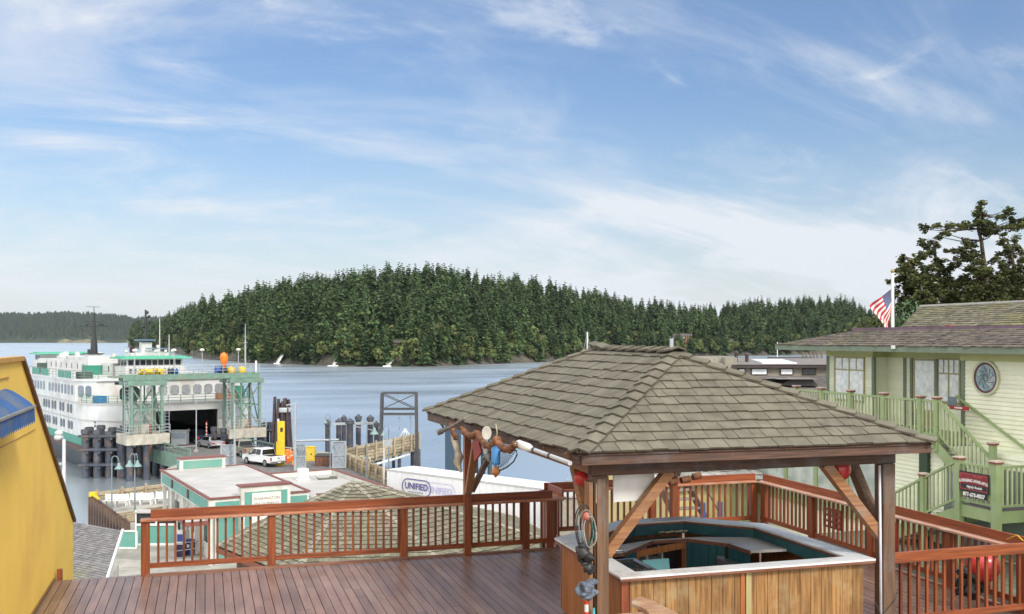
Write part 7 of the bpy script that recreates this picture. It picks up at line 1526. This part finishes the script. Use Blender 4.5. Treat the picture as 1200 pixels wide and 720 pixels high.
t = thing('newspaper_stand', 'white and blue vending stand beside the silver handrails', 'vending machine', tuple(gp_(212,652)), -YAW); b = MB(); b.bb(-.27,.27,-.2,.2,.75,1.6); b.build('cabinet', M_white, t, bevel=.02); b = MB(); b.bb(-.17,.17,-.22,-.2,.95,1.4); b.build('display', mat('kiosk_blue',(.03,.09,.35)), t); b = MB(); b.bb(-.3,.3,-.22,.2,.0,.75); b.build('base', mat('base_dark',(.03,.035,.09)), t)
t = thing('blue_bin', 'dark blue bin standing behind the silver handrails', 'bin', tuple(gp_(222,650)), -YAW); b = MB(); b.lathe([(.28,0),(.32,.8),(.34,.85),(.28,.95),(.001,1.0)],(0,0,0),14); b.build('bin_body', mat('bin_blue',(.02,.04,.22)), t); b = MB(); b.cyl((0,-.33,.6),(0,-.35,.6),.12,.12,10); b.build('emblem', M_white, t)
t = thing('silver_handrail', 'silver tube handrails sloping beside the terminal wall', 'handrail', tuple(gp_(232,652)), -YAW+R(18))
for y_ in (0,):
    for z_ in (.5,.95): b = MB(); b.path([(-1.3,y_,z_-.1),(1.35,y_,z_+.1)],.03,6); b.build('rail', M_gal, t)
    for x_ in (-1.3,-.4,.5,1.35): b = MB(); b.cyl((x_,y_,0),(x_,y_,.95+x_*.07),.03,.03,6); b.build('stanchion', M_gal, t)
# slate-grey roof left of the railing
SR = thing('slate_roof_building', 'small building with grey mossy slate roof beside the yellow wall', 'building', (-7.5,38,ZP), 0)
B_, C_, D_ = rz(121,690,-5.3), rz(143,622,-4.1), rz(60,607,-4.1); A_ = B_+(D_-C_)
b = MB(); shingles(b, A_, B_, C_, D_, 26, .18,.32, th=.02, tv=.2, wav=.05, mie=1); b.add([v-Vector((0,0,.04)) for v in (A_,B_,C_,D_)],[(0,1,2,3)],.5,1); b.build('roof', [mat('slate', (.20,.19,.19), (.13,.125,.13), rough=.8, ns=4, dirt=(.19,.20,.10), ds=.35), mat('slate_edge',(.08,.08,.08))], SR, world=True)
b = MB(); b.beam(B_+Vector((.03,0,0)), C_+Vector((.03,0,0)), .09,.16); b.build('rake_board', M_white, SR, world=True); b = MB(); cx_, cy_ = (A_.x+C_.x)/2, (A_.y+C_.y)/2; b.prism([(cx_+(v.x-cx_)*.93, cy_+(v.y-cy_)*.93) for v in (A_,B_,C_,D_)], ZP, -5.5); b.build('wall', M_tw, SR, world=True)
b = MB(); b.bb(-2.36,-2.28,17.92,18.02,-.3,.16); tag(b.build('red_post_stub', RM['z']), 'short red wooden stub post at the foot of the yellow wall', 'post')
# masts far behind the gazebo roof
for px, pt, Y_, lab in ((686,389,190,'white sailboat mast with stays rising behind the gazebo ridge'),):
    t = thing('sailboat', lab, 'sailboat', tuple(cw((px-600)/F*Y_,Y_,ZW)), R(20)); h_ = CZ-(pt-HZ)/F*Y_-ZW
    b = MB(); b.add([(x*4.6,y*1.3*(1 if x < .5 else .5),z) for z in (0,1.2) for x,y in ((-1,-.7),(-1,.7),(0,1),(.6,.8),(1,0),(.6,-.8),(0,-1))],[(0,1,2,3,4,5,6),(7,13,12,11,10,9,8)]+[(i,(i+1)%7,7+(i+1)%7,7+i) for i in range(7)]); b.build('hull', M_fw, t); b = MB(); b.cyl((.5,0,1.2),(.5,0,h_),.16,.14,8); b.build('mast', M_fw, t); b = MB(); b.beam((.5,0,2.2),(-3.4,0,2.3),.16,.2); b.build('boom', M_fw, t)
    for e_ in ((-4.4,0,1.2),(4.4,0,1.2),(.5,1.2,1.2),(.5,-1.2,1.2)): b = MB(); b.path([(.5,0,h_-.3),e_],.035,4); b.build('stay', M_gal, t)
b = MB(); c = dp(787,396,150); b.cyl((c.x,c.y,ZW-1),(c.x,c.y,dp(787,397,150).z),.3,.3,8); tag(b.build('distant_post', M_gal), 'grey post rising just behind the right end of the gazebo ridge', 'post')
b = MB(); c = dp(911,401,240); b.cyl((c.x,c.y,ZW-1),(c.x,c.y,c.z),.12,.08,6); tag(b.build('thin_mast', M_white), 'thin pale mast beyond the skylight of the grey building', 'mast')
# gulls
# ================================================================== sea air
b = MB(); b.bb(-6300,6300,-700,7300,-21,150); hz_ = b.build('haze', bpy.data.materials.new('haze_air'), loc=(0,0,0)); hz_['kind'] = 'stuff'; hz_['label'] = 'thin bluish sea haze over the harbour'; hz_['category'] = 'haze'
hm = hz_.data.materials[0]; hm.use_nodes = True; N = hm.node_tree.nodes; L = hm.node_tree.links; N.remove(N['Principled BSDF'])
pvn = N.new('ShaderNodeVolumePrincipled'); pvn.inputs['Color'].default_value = (.80,.87,.95,1); pvn.inputs['Density'].default_value = HAZE; pvn.inputs['Anisotropy'].default_value = .3
L.new(pvn.outputs[0], N['Material Output'].inputs['Volume'])
